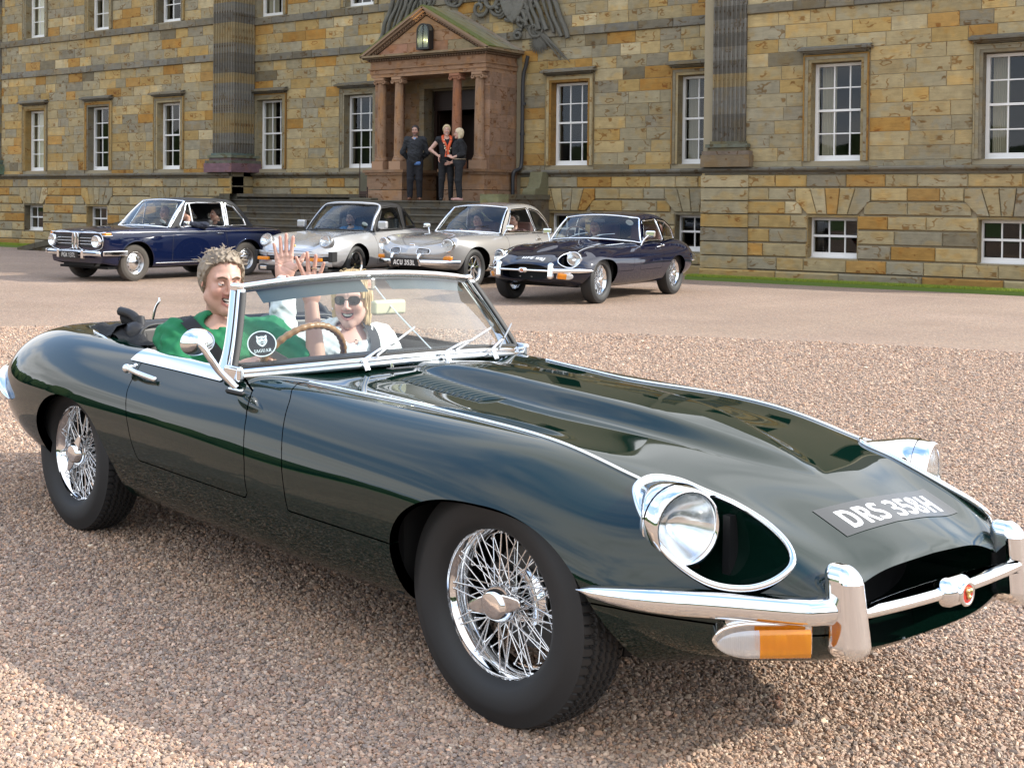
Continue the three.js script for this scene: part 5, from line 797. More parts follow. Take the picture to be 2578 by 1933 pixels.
    x.beginPath(); x.moveTo(-20, 22); x.quadraticCurveTo(0, 12, 20, 22); x.quadraticCurveTo(10, 40, 0, 42); x.quadraticCurveTo(-10, 40, -20, 22); x.fill(); x.beginPath(); x.moveTo(-46, 70); x.quadraticCurveTo(0, 60, 46, 70); x.quadraticCurveTo(0, 112, -46, 70); x.fill(); x.fillStyle = '#dfe8ea'; for (const s of [-1, 1]) { x.beginPath(); x.moveTo(s * 30, 70); x.lineTo(s * 22, 88); x.lineTo(s * 16, 68); x.fill(); } x.restore();
    const t = new THREE.CanvasTexture(c); t.colorSpace = THREE.SRGBColorSpace; const uc = 0.955, vc = 0.30, P0 = glassP(uc, vc), du = V(...glassP(uc + 0.01, vc)).sub(V(...P0)).normalize(), dv0 = V(...glassP(uc, vc + 0.01)).sub(V(...P0)).normalize(), nn = du.clone().cross(dv0).normalize(), dv = nn.clone().cross(du).normalize();
    const disc = new THREE.CircleGeometry(0.052, 40), bm = new THREE.Matrix4().makeBasis(du.clone().negate(), dv, du.clone().negate().cross(dv)); disc.applyMatrix4(bm).translate(P0[0] - 0.004, P0[1] - 0.001, P0[2] - 0.03); o_sticker = obj('sticker', disc, std([1, 1, 1], 0.5, 0, { map: t, side: THREE.DoubleSide, alphaTest: 0.5 }), car); }
  // wipers
  for (const [pb, an, tip] of [[[1.40, 0.815, 0.30], 0, [1.30, 0.90, 0.02]], [[1.445, 0.825, -0.04], 0, [1.36, 0.885, -0.30]], [[1.40, 0.815, -0.32], 0, [1.26, 0.875, -0.52]]]) { const w = grp('wiper', car), md = [mix(pb[0], tip[0], 0.55) + 0.02, mix(pb[1], tip[1], 0.6) + 0.012, mix(pb[2], tip[2], 0.6)]; obj('arm', [rod([pb[0] + 0.02, pb[1] - 0.02, pb[2]], [pb[0], pb[1] + 0.02, pb[2]], 0.012, 0.009, 10), tube([[pb[0], pb[1] + 0.018, pb[2]], [mix(pb[0], md[0], 0.5) + 0.012, mix(pb[1], md[1], 0.5) + 0.02, mix(pb[2], md[2], 0.5)], md], 0.0048, 16, 6)], M_chrome, w); const d = V(tip[0] - pb[0], tip[1] - pb[1], tip[2] - pb[2]).normalize(), a = V(...md).addScaledVector(d, -0.13), b = V(...md).addScaledVector(d, 0.15); obj('blade', [rod([a.x, a.y, a.z], [b.x, b.y, b.z], 0.004, 0.004, 6), rod([a.x + 0.003, a.y + 0.005, a.z], [b.x + 0.003, b.y + 0.005, b.z], 0.0025, 0.0025, 6)], M_steel, w); }
  obj('washer_jet', [rod([1.455, 0.80, 0.22], [1.455, 0.822, 0.22], 0.007, 0.006, 10)], M_chrome, car);
  obj('scuttle_grille', [boxG(1.47, 1.50, 0.805, 0.8075, 0.12, 0.26)], M_black, car);
  // cockpit: floor, dash, inner panels, seats, wheel, folded hood
  obj('floor', [boxG(-0.36, 1.42, 0.225, 0.245, -0.6, 0.6), boxG(0.2, 1.3, 0.245, 0.42, -0.10, 0.10)], M_black, car);
  obj('dashboard', [gridGeo((u, v) => { const z = mix(-0.60, 0.60, u), b = B(z / 0.68); return [b[0] - 0.02 - 0.17 * v - 0.05 * v * v, b[1] - 0.004 + 0.012 * Math.sin(v * 3.1), z]; }, 24, 8), gridGeo((u, v) => { const z = mix(-0.60, 0.60, u), b = B(z / 0.68); return [b[0] - 0.24 + 0.05 * v, b[1] - 0.006 - 0.22 * v, z]; }, 24, 6)], std([0.014, 0.014, 0.015], 0.55, 0, { side: THREE.DoubleSide }), car);
  obj('side_trim', [1, -1].map((s) => gridGeo((u, v) => { const x = mix(0.2, 1.15, u); return [x, mix(0.775, 0.30, v), s * (keys([[.2, .575], [.5, .615], [.9, .62], [1.15, .57]], x) - 0.02 * v)]; }, 12, 6)), std([0.03, 0.03, 0.031], 0.5, 0, { side: THREE.DoubleSide }), car);
  obj('rear_panel', gridGeo((u, v) => { const a = mix(-1, 1, u), z = 0.53 * a, x = -0.33 + 0.34 * Math.abs(a) ** 3; return [x + 0.02 * v, mix(0.795, 0.42, v), z]; }, 24, 6), std([0.075, 0.078, 0.08], 0.55, 0, { side: THREE.DoubleSide }), car);
  obj('panel_rail', [tube([[-0.27, 0.735, 0.36], [-0.31, 0.74, 0.15], [-0.31, 0.745, -0.15], [-0.27, 0.745, -0.38]], 0.007, 30, 8), sph(0.014, -0.30, 0.742, 0.2)], M_chrome, car);
  obj('grab_handle', [tube([[-0.30, 0.765, 0.24], [-0.29, 0.79, 0.20], [-0.30, 0.805, 0.08], [-0.30, 0.80, -0.06], [-0.31, 0.77, -0.1]], 0.010, 30, 8), sph(0.017, -0.30, 0.768, 0.24)], M_chrome, car);
  for (const s of [1, -1]) { const st = grp('seat', car), z = 0.34 * s; obj('cushion', rbox(0.5, 0.15, 0.44, 0.05, 0.52, 0.36, z), M_leather, st); const bk = rbox(0.13, 0.56, 0.42, 0.055, 0, 0, 0); bk.rotateZ(0.24).translate(0.20, 0.60, z); obj('backrest', bk, M_leather, st); const hd = rbox(0.08, 0.15, 0.25, 0.035, 0, 0, 0); hd.rotateZ(0.2).translate(0.12, 0.90, z); if (s < 0) obj('headrest', hd, M_leather, st); obj('piping', tube([[0.33, 0.36, z - 0.18], [0.28, 0.62, z - 0.2], [0.22, 0.84, z - 0.17], [0.215, 0.86, z], [0.22, 0.84, z + 0.17], [0.28, 0.62, z + 0.2], [0.33, 0.36, z + 0.18]], 0.006, 40, 6), std([0.05, 0.05, 0.05], 0.5), st); }
  { const w = grp('steering_wheel', car), c = V(1.075, 0.765, 0.335), R = 0.19, n = V(-0.88, 0.47, 0).normalize(), q = new THREE.Quaternion().setFromUnitVectors(V(0, 0, 1), n), put = (g) => g.applyQuaternion(q).translate(c.x, c.y, c.z); const wood = texture(128, 32, (x, y) => { const k = 0.75 + 0.5 * fbm(x / 6, y / 3, 3); return [lin2s(0.33 * k), lin2s(0.16 * k), lin2s(0.05 * k)]; }); const tg = gridGeo((u, v) => { const a = u * 6.28319, b = v * 6.28319, r = 0.0125 + 0.0012 * Math.cos(a * 40); return [Math.cos(a) * (R + Math.cos(b) * r), Math.sin(a) * (R + Math.cos(b) * r), Math.sin(b) * r]; }, 200, 14); obj('rim', put(tg), phys([1, 1, 1], { map: wood, roughness: 0.35, clearcoat: 0.6, side: THREE.DoubleSide }), w); obj('spokes', [0, 1, 2].map((k) => put(boxG(0.03, R, -0.013, 0.013, -0.004, 0).rotateZ(k * Math.PI / 2 + Math.PI))).concat([put(new THREE.CylinderGeometry(0.04, 0.045, 0.03, 24).rotateX(Math.PI / 2)), rod([1.08, 0.762, 0.335], [1.3, 0.65, 0.335], 0.02)]), M_steel, w); }
  // the hood, folded behind the seats
  { const h = grp('folded_hood', car), cloth = std([0.012, 0.012, 0.013], 0.85, 0, { side: THREE.DoubleSide, bumpMap: stoneBump, bumpScale: 0.004 }), r = rng(6), L = [];
    const path = (o, y) => { const p = []; for (let k = 0; k <= 14; k++) { const a = mix(-1, 1, k / 14), z = (0.56 - o * 0.3) * a, x = -0.30 + o * 0.8 + (0.42 - o * 0.5) * Math.abs(a) ** 3.2; p.push([x + (r() - 0.5) * 0.012, y - 0.03 * (1 - Math.abs(a) ** 4) + (r() - 0.5) * 0.012, z]); } return p; };
    for (const [o, y, w] of [[0.02, 0.82, 0.035], [0.06, 0.835, 0.03], [0.0, 0.795, 0.04]]) L.push(tube(path(o, y), w, 90, 9)); obj('stack', L, cloth, h);
    // the near corner: cloth flap, rails and beading
    for (const s of [1, -1]) {
      obj('flap', [gridGeo((u, v) => { const x = mix(-0.10, 0.30, u) + 0.03 * Math.sin(v * 5), y = mix(0.822, 0.80, u) + 0.028 * Math.sin(v * Math.PI) + 0.01 * Math.sin(u * 14 + v * 7) - 0.06 * Math.max(0, u - 0.55); return [x, y, s * mix(0.585, 0.44, v)]; }, 24, 12), gridGeo((u, v) => { const a = mix(0, 1, u); return [0.02 + 0.13 * a + 0.02 * Math.sin(v * 6), mix(0.90, 0.76, v) - 0.03 * a, s * (0.50 - 0.04 * a + 0.012 * Math.sin(v * 9))]; }, 10, 14)], cloth, h);
      obj('rail', [tube([[0.02, 0.905, 0.5 * s], [0.10, 0.895, 0.49 * s], [0.17, 0.86, 0.485 * s]], 0.02, 14, 8), tube([[0.15, 0.885, 0.48 * s], [0.21, 0.80, 0.50 * s], [0.26, 0.72, 0.52 * s]], 0.022, 18, 8), tube([[0.03, 0.89, 0.47 * s], [0.09, 0.80, 0.49 * s], [0.12, 0.72, 0.5 * s]], 0.016, 18, 8)], M_black, h);
      obj('beading', [tube([[-0.13, 0.812, 0.545 * s], [-0.06, 0.812, 0.577 * s], [0.06, 0.803, 0.60 * s], [0.20, 0.785, 0.628 * s], [0.30, 0.772, 0.645 * s]], 0.006, 30, 6)], M_chrome, h);
      obj('lining', [gridGeo((u, v) => [mix(0.09, 0.20, u), mix(0.86, 0.70, v), s * (0.475 + 0.01 * u)], 4, 6)], std([0.30, 0.22, 0.16], 0.8, 0, { side: THREE.DoubleSide }), h);
    }
    obj('catch', [tube([[-0.05, 0.85, 0.30], [-0.04, 0.91, 0.29], [-0.03, 0.935, 0.28], [-0.045, 0.945, 0.27]], 0.006, 16, 6)], M_chrome, h); }
  // door mirror on a swan-neck stalk
  { const m = grp('door_mirror', car), g = new THREE.SphereGeometry(1, 32, 20), p = g.attributes.position; for (let i = 0; i < p.count; i++) { const x = p.getX(i), y = p.getY(i), z = p.getZ(i); p.setXYZ(i, (x > 0 ? x * 0.062 : x * 0.02) - Math.sign(y) * 0.0, y * 0.047 * (1 - 0.08 * z), Math.sign(z) * Math.abs(z) ** 0.85 * 0.078); } g.computeVertexNormals(); g.rotateY(0.35).translate(1.09, 0.893, 0.80); obj('head', g, M_chrome, m); obj('stalk', [tube([[1.125, 0.90, 0.825], [1.15, 0.89, 0.815], [1.165, 0.85, 0.79], [1.175, 0.80, 0.755], [1.195, 0.765, 0.725], [1.215, 0.742, 0.708]], 0.0125, 40, 12), rbox(0.075, 0.014, 0.035, 0.006, 1.215, 0.735, 0.705)], M_chrome, m); obj('base', [rbox(0.10, 0.012, 0.05, 0.005, 1.225, 0.730, 0.706)], M_rubber, m); }
  { const c = locate(half, 0, 1, -0.72, 0.70, 2); obj('fuel_nub', [sph(0.012, -0.80, 0.735, 0.40)], M_chrome, car); }
}
// ---------- the four cars parked before the steps ----------
function discWheel(R, w, rimR, style) {
  const g = new THREE.Group(); g.name = 'wheel'; obj('tyre', tyreGeo(R, rimR, w, false), style === 'dusty' ? std([0.075, 0.066, 0.056], 0.9) : M_rubber, g);
  const h = w / 2;
  obj('rim', [turn([[rimR - 0.004, h * 0.62], [rimR + 0.006, h * 0.8], [rimR + 0.002, h * 0.84], [rimR - 0.008, h * 0.74], [rimR - 0.02, h * 0.45], [rimR - 0.028, h * 0.1], [rimR - 0.03, -h * 0.6]], 40)], style === 'fuchs' ? M_chrome : M_steel, g);
  if (style === 'fuchs') { // five dark leaves on a bright rim
    const L = []; for (let k = 0; k < 5; k++) { const s = new THREE.Shape(), a = k / 5 * 6.2832; s.moveTo(-0.022, 0.03); s.bezierCurveTo(-0.03, 0.08, -0.055, 0.10, -0.052, rimR - 0.035); s.lineTo(0.052, rimR - 0.035); s.bezierCurveTo(0.055, 0.10, 0.03, 0.08, 0.022, 0.03); L.push(new THREE.ExtrudeGeometry(s, { depth: 0.02, bevelEnabled: true, bevelSize: 0.006, bevelThickness: 0.008, bevelSegments: 2 }).translate(0, 0, h * 0.35).rotateZ(a)); }
    obj('disc', [...L, turn([[0, h * 0.55], [0.03, h * 0.55], [0.036, h * 0.3], [rimR - 0.03, h * 0.05], [rimR - 0.03, 0]], 36)], phys([0.01, 0.01, 0.01], { roughness: 0.2, clearcoat: 1 }), g); obj('cap', turn([[0, h * 0.62], [0.02, h * 0.6], [0.024, h * 0.5]], 20), std([0.6, 0.45, 0.2], 0.3, 1), g);
    const nut = []; for (let k = 0; k < 5; k++) nut.push(rod([Math.cos(k * 1.2566 + 0.63) * 0.05, Math.sin(k * 1.2566 + 0.63) * 0.05, h * 0.3], [Math.cos(k * 1.2566 + 0.63) * 0.05, Math.sin(k * 1.2566 + 0.63) * 0.05, h * 0.5], 0.01)); obj('nuts', nut, M_chrome, g);
  } else if (style === 'spoked') { // eight sport spokes
    const L = []; for (let k = 0; k < 8; k++) L.push(rbox(0.034, rimR - 0.05, 0.02, 0.006, 0, (rimR + 0.01) / 2 + 0.01, h * 0.35).rotateZ(k / 8 * 6.2832)); obj('disc', [turn([[rimR - 0.03, h * 0.05], [0.03, -h * 0.05]], 32)], M_under, g); obj('spokes', [...L, turn([[0, h * 0.62], [0.045, h * 0.6], [0.055, h * 0.35], [0.055, h * 0.2]], 24)], M_chrome, g);
  } else { // pressed steel with vents and a domed cap
    const pr = [[rimR - 0.02, h * 0.35], [rimR - 0.035, h * 0.42], [rimR * 0.62, h * 0.5], [rimR * 0.55, h * 0.44]]; obj('disc', [turn(pr, 40)], M_steel, g); const v = []; for (let k = 0; k < 12; k++) { const a = k / 12 * 6.2832; v.push(rbox(0.028, 0.014, 0.012, 0.005, 0, rimR * 0.74, h * 0.46).rotateZ(a)); } obj('vents', v, M_black, g); obj('hub_cap', turn([[0, h * 0.82], [rimR * 0.2, h * 0.81], [rimR * 0.42, h * 0.72], [rimR * 0.62, h * 0.5]], 40), M_chrome, g);
  }
  return g;
}
function addWheels(car, w0, wb, tr, R) { [[wb, tr, 0], [0, tr, 0], [wb, -tr, 1], [0, -tr, 1]].forEach(([x, z, m], i) => { const w = i ? w0.clone() : w0; w.position.set(x, R - 0.006, z); w.rotation.set(0, m ? Math.PI : 0, i * 0.5); car.add(w); }); }
// closed top: rows of the cabin sheet, windows as polygons in side view
function cabin(car, rows, wins, o) {
  const S = sheet(rows, 60, 36), full = S.plus(S.mirrored()), f = wins.map((w) => roundPoly(w, o.round || 0.012));
  let top = full; for (const k of f) top = top.cut((x, y, z) => (Math.abs(z) < 0.33 ? 1 : k(x, y)), 0.018);
  const root = obj(o.name || 'roof', top.geo(), o.mat, car); root.material.side = THREE.DoubleSide;
  wins.forEach((w, i) => {
    const g = full.cut((x, y, z) => (Math.abs(z) < 0.33 ? -1 : -f[i](x, y) - 0.002)); for (const s of [1, -1]) { const h = g.cut((x, y, z) => z * s); if (i === o.open) continue; obj('side_window', h.geo(), o.glass || M_screen, car); }
    for (const s of [1, -1]) { const p = []; const N = w.length; for (let k = 0; k < N; k++) for (let t = 0; t < 4; t++) { const a = w[k], b = w[(k + 1) % N], X = mix(a[0], b[0], t / 4), Y = mix(a[1], b[1], t / 4), q = locate(S, 0, 1, X, Y, 2); if (q) p.push([X, Y, (q.p[2] + 0.002) * s]); } if (p.length > 4) obj('window_trim', tube(p, o.trimR || 0.008, 70, 6, true), o.trim || M_chrome, car); }
  });
  return S;
}
function screenOf(car, B, T, o = {}) { // windscreen between base B(s) and top T(s), s from -1 to 1
  const P = (u, v) => { const s = u * 2 - 1, b = B(s), t = T(s), k = (o.bow || 0.02) * Math.sin(Math.PI * v); return [mix(b[0], t[0], v) + k, mix(b[1], t[1], v) + k * 0.6, mix(b[2], t[2], v)]; };
  obj(o.name || 'windscreen', gridGeo(P, 36, 10), M_screen, car);
  const pts = []; for (let k = 0; k <= 16; k++) pts.push(P(k / 16, 0.0)); for (let k = 1; k < 8; k++) pts.push(P(1, k / 8)); for (let k = 0; k <= 16; k++) pts.push(P(1 - k / 16, 1)); for (let k = 1; k < 8; k++) pts.push(P(0, 1 - k / 8));
  obj(o.name ? o.name + '_trim' : 'windscreen_trim', tube(pts, o.r || 0.013, 140, 8, true), o.trim || M_chrome, car); return P;
}
function roundLamp(car, x, y, z, R, dir, rim = M_chrome) {
  const h = grp('headlight', car), q = new THREE.Quaternion().setFromUnitVectors(V(0, 0, 1), V(...dir).normalize()), pl = (g) => g.applyQuaternion(q).translate(x, y, z);
  obj('lens', pl(gridGeo((u, v) => { const a = u * 6.28319, r = R * 0.9 * v; return [Math.cos(a) * r, Math.sin(a) * r, R * 0.26 * (1 - v * v) + 0.0006 * Math.sin(r * Math.cos(a) * 800)]; }, 36, 10)), M_lens, h); obj('reflector', pl(gridGeo((u, v) => { const a = u * 6.28319, r = R * 0.9 * v; return [Math.cos(a) * r, Math.sin(a) * r, -R * 0.7 * (1 - v * v)]; }, 28, 8)), M_reflectorD, h); obj('bulb', pl(sph(R * 0.16, 0, 0, -R * 0.2)), M_steel, h); obj('rim', pl(turn([[R * 0.9, R * 0.0], [R * 0.94, R * 0.12], [R * 1.04, R * 0.02], [R * 1.06, -R * 0.3], [R * 1.02, -R * 0.9]], 40)), rim, h);
}
const M_reflectorD = M_reflector.clone(); M_reflectorD.side = THREE.DoubleSide;
const M_bezel = std([0.4, 0.4, 0.4], 0.3, 0.8);
function wiperPair(car, list, mat) { for (const [a, m, b] of list) { const w = grp('wiper', car); obj('arm', [tube([a, m, [mix(m[0], b[0], 0.3), mix(m[1], b[1], 0.3), mix(m[2], b[2], 0.3)]], 0.006, 10, 6)], mat, w); const d = [b[0] - m[0], b[1] - m[1], b[2] - m[2]]; obj('blade', [rod([m[0] - d[0] * 0.5, m[1] - d[1] * 0.5, m[2] - d[2] * 0.5], b, 0.006)], mat, w); } }
function seatsIn(car, xs, y, z, mat, h = 0.55) { for (const x of xs) for (const s of [1, -1]) { const g = grp('seat', car); obj('cushion', rbox(0.48, 0.14, 0.46, 0.05, x + 0.22, y, z * s), mat, g); obj('backrest', rbox(0.13, h, 0.46, 0.05, 0, 0, 0).rotateZ(0.2).translate(x - 0.07, y + h / 2, z * s), mat, g); } }
function wheelRing(car, c, R, mat, tilt = 0.5) { const w = grp('steering_wheel', car), q = new THREE.Quaternion().setFromUnitVectors(V(0, 0, 1), V(-1, tilt, 0).normalize()), pl = (g) => g.applyQuaternion(q).translate(...c); obj('rim', pl(new THREE.TorusGeometry(R, 0.011, 8, 40)), mat, w); obj('spokes', [pl(boxG(-R, R, -0.012, 0.012, -0.004, 0.004)), pl(new THREE.CylinderGeometry(0.04, 0.04, 0.03, 16).rotateX(Math.PI / 2))], mat, w); }
const circArch = (cx, cy, r, sq = 2) => (x, y) => { const dx = Math.abs(x - cx), dy = Math.max(0, y - cy); return Math.pow(dx ** sq + dy ** sq, 1 / sq) - r; };
function stamp(car, name, tex, w, h, at, dir, mat) { const q = new THREE.Quaternion().setFromUnitVectors(V(0, 0, 1), V(...dir).normalize()); const g = rbox(w + 0.01, h + 0.01, 0.012, 0.004), p = grp(name, car); obj('plate_back', g.applyQuaternion(q).translate(...at), M_black, p); obj('lettering', new THREE.PlaneGeometry(w, h).translate(0, 0, 0.0075).applyQuaternion(q).translate(...at), std([1, 1, 1], 0.4, 0, { map: tex }), p); return p; }
const bodyCut = (S, arches, pit) => { let b = S.plus(S.mirrored()); for (const a of arches) b = b.cut((x, y, z) => (Math.abs(z) < 0.42 ? 1 : a(x, y)), 0.03); return b.cut((x, y, z) => (y < pit.y ? 1 : sdPoly(pit.p, x, Math.abs(z)))); };
const tub = (car, x0, x1, y0, y1, z, m) => obj('interior', [boxG(x0, x1, y0, y0 + 0.02, -z, z), boxG(x0, x0 + 0.02, y0, y1, -z, z), boxG(x1 - 0.02, x1, y0, y1, -z, z), boxG(x0, x1, y0, y1, -z - 0.02, -z), boxG(x0, x1, y0, y1, z, z + 0.02)], m, car);
const panelLine = (car, S, list, s) => list.forEach((pl) => { const p = []; pl.forEach(([x, y], i) => { if (!i) return; const a = pl[i - 1]; for (let t = 0; t < 8; t++) { const q = locate(S, 0, 1, mix(a[0], x, t / 8), mix(a[1], y, t / 8), 2); if (q) p.push([q.p[0], q.p[1], (q.p[2] - 0.002) * s]); } }); if (p.length > 3) obj('panel_gap', tube(p, 0.005, p.length * 2, 5), M_black, car); });

{ // navy closed long-nose coupe
  const car = thing('coupe_sports_car', 'dark navy blue long-nosed coupe with wire wheels and chrome bumper', 'car', [-8.9101, 0, -18.6228], 4.7348), paint = carPaint([0.004, 0.006, 0.02]);
  const RING = [[2.76, .671, .537], [2.795, .647, .578], [2.855, .606, .614], [2.929, .546, .624], [3.012, .498, .59], [3.083, .494, .540], [3.125, .517, .492], [3.136, .548, .448], [3.112, .577, .422], [3.045, .613, .402], [2.953, .647, .404], [2.878, .666, .420], [2.802, .682, .431], [2.757, .686, .475]];
  longNose({ car, paint, fine: false, closed: true, ring: RING, strip: [[1.44, .567], [1.68, .535], [1.9, .505], [2.25, .522], [2.55, .512], [2.75, .505]], plate: 'HFE 95J', plateBg: '#0a0c16' });
  const B = (s) => [1.413 - 0.25 * Math.abs(s) ** 2.2, 0.835 - 0.046 * s * s, 0.694 * s], T = (s) => [1.02 - 0.10 * s * s, 1.165 - 0.045 * s * s, 0.555 * s];
  screenOf(car, B, T, { r: 0.012 });
  const rows = [[[1.163, .785, .70], [.9, .785, .70], [.5, .79, .70], [.1, .80, .64], [-.3, .79, .56], [-.7, .755, .42]], [[1.05, .95, .645], [.8, .965, .645], [.4, .975, .64], [0, .955, .595], [-.38, .885, .51], [-.75, .79, .38]], [[.92, 1.12, .56], [.7, 1.14, .56], [.35, 1.14, .555], [-.05, 1.085, .52], [-.42, .975, .45], [-.78, .82, .33]], [[.97, 1.15, .38], [.7, 1.185, .38], [.35, 1.195, .38], [-.05, 1.15, .35], [-.44, 1.03, .30], [-.82, .83, .22]], [[1.02, 1.166, 0], [.7, 1.21, 0], [.35, 1.22, 0], [-.05, 1.175, 0], [-.46, 1.05, 0], [-.84, .835, 0]]];
  cabin(car, rows, [[[1.07, .81], [.91, 1.085], [.48, 1.105], [.42, .81]], [[.36, .81], [.42, 1.10], [.12, 1.075], [-.22, .95], [-.32, .82]]], { mat: paint, trimR: 0.011 });
  obj('interior_trim', [boxG(-0.5, 1.3, 0.24, 0.26, -0.6, 0.6), boxG(1.1, 1.3, 0.5, 0.79, -0.6, 0.6)], M_black, car); seatsIn(car, [0.25], 0.42, 0.33, std([0.10, 0.018, 0.016], 0.5), 0.62); wheelRing(car, [1.02, 0.82, 0.33], 0.19, std([0.1, 0.05, 0.02], 0.4));
  wiperPair(car, [[[1.38, .835, .30], [1.30, .89, .18], [1.27, .91, .06]], [[1.40, .84, -.04], [1.32, .89, -.20], [1.28, .905, -.36]]], M_steel);
  obj('rear_view_mirror', [rbox(0.02, 0.05, 0.17, 0.01, 1.03, 1.08, 0.0), rod([1.03, 1.1, 0], [1.03, 1.16, 0], 0.006)], M_trim, car); obj('sticker', new THREE.CylinderGeometry(0.055, 0.055, 0.002, 24).rotateZ(Math.PI / 2 - 0.8).translate(1.0, 1.06, -0.45), std([0.7, 0.75, 0.75], 0.5), car);
  for (const s of [1, -1]) { const m = grp('door_mirror', car); obj('head', [rbox(0.045, 0.09, 0.14, 0.022, 1.08, 0.91, 0.80 * s)], M_chrome, m); obj('stalk', [tube([[1.10, .89, .78 * s], [1.15, .82, .73 * s], [1.18, .745, .705 * s]], 0.011, 14, 8)], M_chrome, m); }
}
const RW = (cols, rows) => rows.map((r) => r.map((q, i) => (q.length === 3 ? q : [cols[i], q[0], q[1]])));
{ // blue targa-topped saloon with chrome trim
  const car = thing('cabriolet_car', 'dark blue boxy cabriolet with upright chrome grille and three people aboard', 'car', [-16.2207, 0, -17.3457], 4.6301), paint = carPaint([0.004, 0.008, 0.032]);
  const C = [-.93, -.86, -.5, 0, .6, 1.2, 1.8, 2.4, 2.86, 3.07, 3.135];
  const rows = RW(C, [
    [[.36, .55], [.30, .66], [.24, .70], [.22, .70], [.22, .71], [.22, .71], [.22, .71], [.22, .70], [.25, .68], [.29, .66], [.30, .62]],
    [[.40, .60], [.34, .715], [.28, .755], [.27, .765], [.27, .77], [.27, .77], [.27, .77], [.27, .765], [.29, .745], [.32, .72], [.33, .68]],
    [[.52, .64], [.50, .745], [.49, .785], [.49, .79], [.49, .79], [.49, .79], [.49, .79], [.49, .79], [.49, .775], [.50, .75], [.50, .71]],
    [[.66, .64], [.67, .745], [.68, .785], [.69, .795], [.69, .795], [.69, .795], [.69, .795], [.69, .795], [.685, .78], [.675, .76], [.67, .73]],
    [[.74, .63], [.765, .73], [.78, .775], [.785, .79], [.79, .79], [.79, .79], [.79, .79], [.785, .785], [.775, .77], [.765, .75], [.76, .725]],
    [[.765, .60], [.80, .70], [.825, .745], [.835, .76], [.84, .765], [.84, .765], [.84, .76], [.835, .755], [.82, .74], [.795, .72], [.785, .70]],
    [[.775, .50], [.82, .60], [.85, .64], [.86, .65], [.87, .66], [.87, .66], [.87, .65], [.865, .64], [.845, .63], [.81, .61], [.79, .59]],
    [[.78, .25], [.825, .32], [.86, .34], [.87, .35], [.88, .35], [.88, .35], [.89, .35], [.885, .35], [.86, .34], [.82, .33], [.795, .32]],
    [[.78, 0], [.825, 0], [.862, 0], [.872, 0], [.882, 0], [.882, 0], [.895, 0], [.89, 0], [.865, 0], [.823, 0], [.797, 0]],
  ]);
  const S = sheet(rows, 110, 44, null, 2), A = [circArch(2.5, 0.30, 0.355, 2.2), circArch(0, 0.30, 0.345, 2.2)];
  const body = bodyCut(S, A, { y: 0.78, p: [[1.86, -.5], [1.86, .3], [1.74, .62], [1.2, .675], [0.2, .675], [-.15, .62], [-.2, .3], [-.2, -.5]] });
  obj('body', body.geo(), paint, car); tub(car, -0.2, 1.85, 0.25, 0.8, 0.66, M_black);
  const end = S.grid[S.grid.length - 1], sh = new THREE.Shape([...end.map((p) => new THREE.Vector2(-p[2], p[1])), ...end.slice(0, -1).reverse().map((p) => new THREE.Vector2(p[2], p[1]))]);
  const cap = (x, d) => { const g = new THREE.ShapeGeometry(sh); g.rotateY(Math.PI / 2 * d); return g.translate(x, 0, 0); }; obj('nose_panel', cap(3.134, 1), paint, car).material.side = THREE.DoubleSide; { const e0 = S.grid[0], s0 = new THREE.Shape([...e0.map((p) => new THREE.Vector2(-p[2], p[1])), ...e0.slice(0, -1).reverse().map((p) => new THREE.Vector2(p[2], p[1]))]); obj('tail_panel', new THREE.ShapeGeometry(s0).rotateY(Math.PI / 2).translate(-0.929, 0, 0), paint, car); }
  obj('underbody', [boxG(-0.7, 3.0, 0.2, 0.24, -0.66, 0.66), boxG(1.9, 3.1, 0.24, 0.7, -0.42, 0.42), boxG(-0.8, -0.25, 0.24, 0.7, -0.42, 0.42)], M_under, car);
  // grille: two bays of bars, twin upright kidneys, lamps
  for (const s of [1, -1]) {
    obj('grille_bay', [rbox(0.02, 0.20, 0.61, 0.008, 3.137, 0.655, 0.375 * s)], M_black, car); obj('grille_frame', [tube([[3.15, .755, .07 * s], [3.15, .755, .69 * s], [3.15, .555, .69 * s], [3.15, .555, .07 * s]], 0.007, 40, 6, true)], M_chrome, car);
    const b = []; for (const y of [0.605, 0.655, 0.705]) b.push(rbox(0.012, 0.009, 0.42, 0.004, 3.152, y, 0.295 * s)); obj('grille_bars', b, M_chrome, car);
    const k = []; for (let t = 0; t < 20; t++) { const a = t / 20 * 6.2832; k.push([3.17, 0.655 + Math.sign(Math.sin(a)) * Math.abs(Math.sin(a)) ** 0.6 * 0.13, (0.046 + Math.sign(Math.cos(a)) * Math.abs(Math.cos(a)) ** 0.7 * 0.034) * s]); } obj('kidney', [tube(k, 0.011, 60, 8, true), rbox(0.012, 0.22, 0.008, 0.003, 3.17, 0.655, 0.046 * s)], M_chrome, car);
    roundLamp(car, 3.215, 0.655, 0.605 * s, 0.096, [1, 0, 0.04 * s]);
    obj('indicator', rbox(0.13, 0.045, 0.10, 0.015, 3.07, 0.775, 0.715 * s), M_amber, car); obj('indicator_trim', rbox(0.15, 0.012, 0.11, 0.004, 3.065, 0.749, 0.715 * s), M_chrome, car);
    const o = rbox(0.07, 0.15, 0.06, 0.02, 3.26, 0.445, 0.33 * s); obj('overrider', o, M_chrome, car);
    // belt line strip right round, sill strip
    const strip = []; for (let q = 0; q <= 24; q++) { const x = mix(-0.9, 3.1, q / 24), L = locate(S, 0, 1, x, 0.80, 2); if (L) strip.push([x, 0.80, (L.p[2] + 0.003) * s]); } obj('belt_strip', tube(strip, 0.010, 80, 6), M_chrome, car);
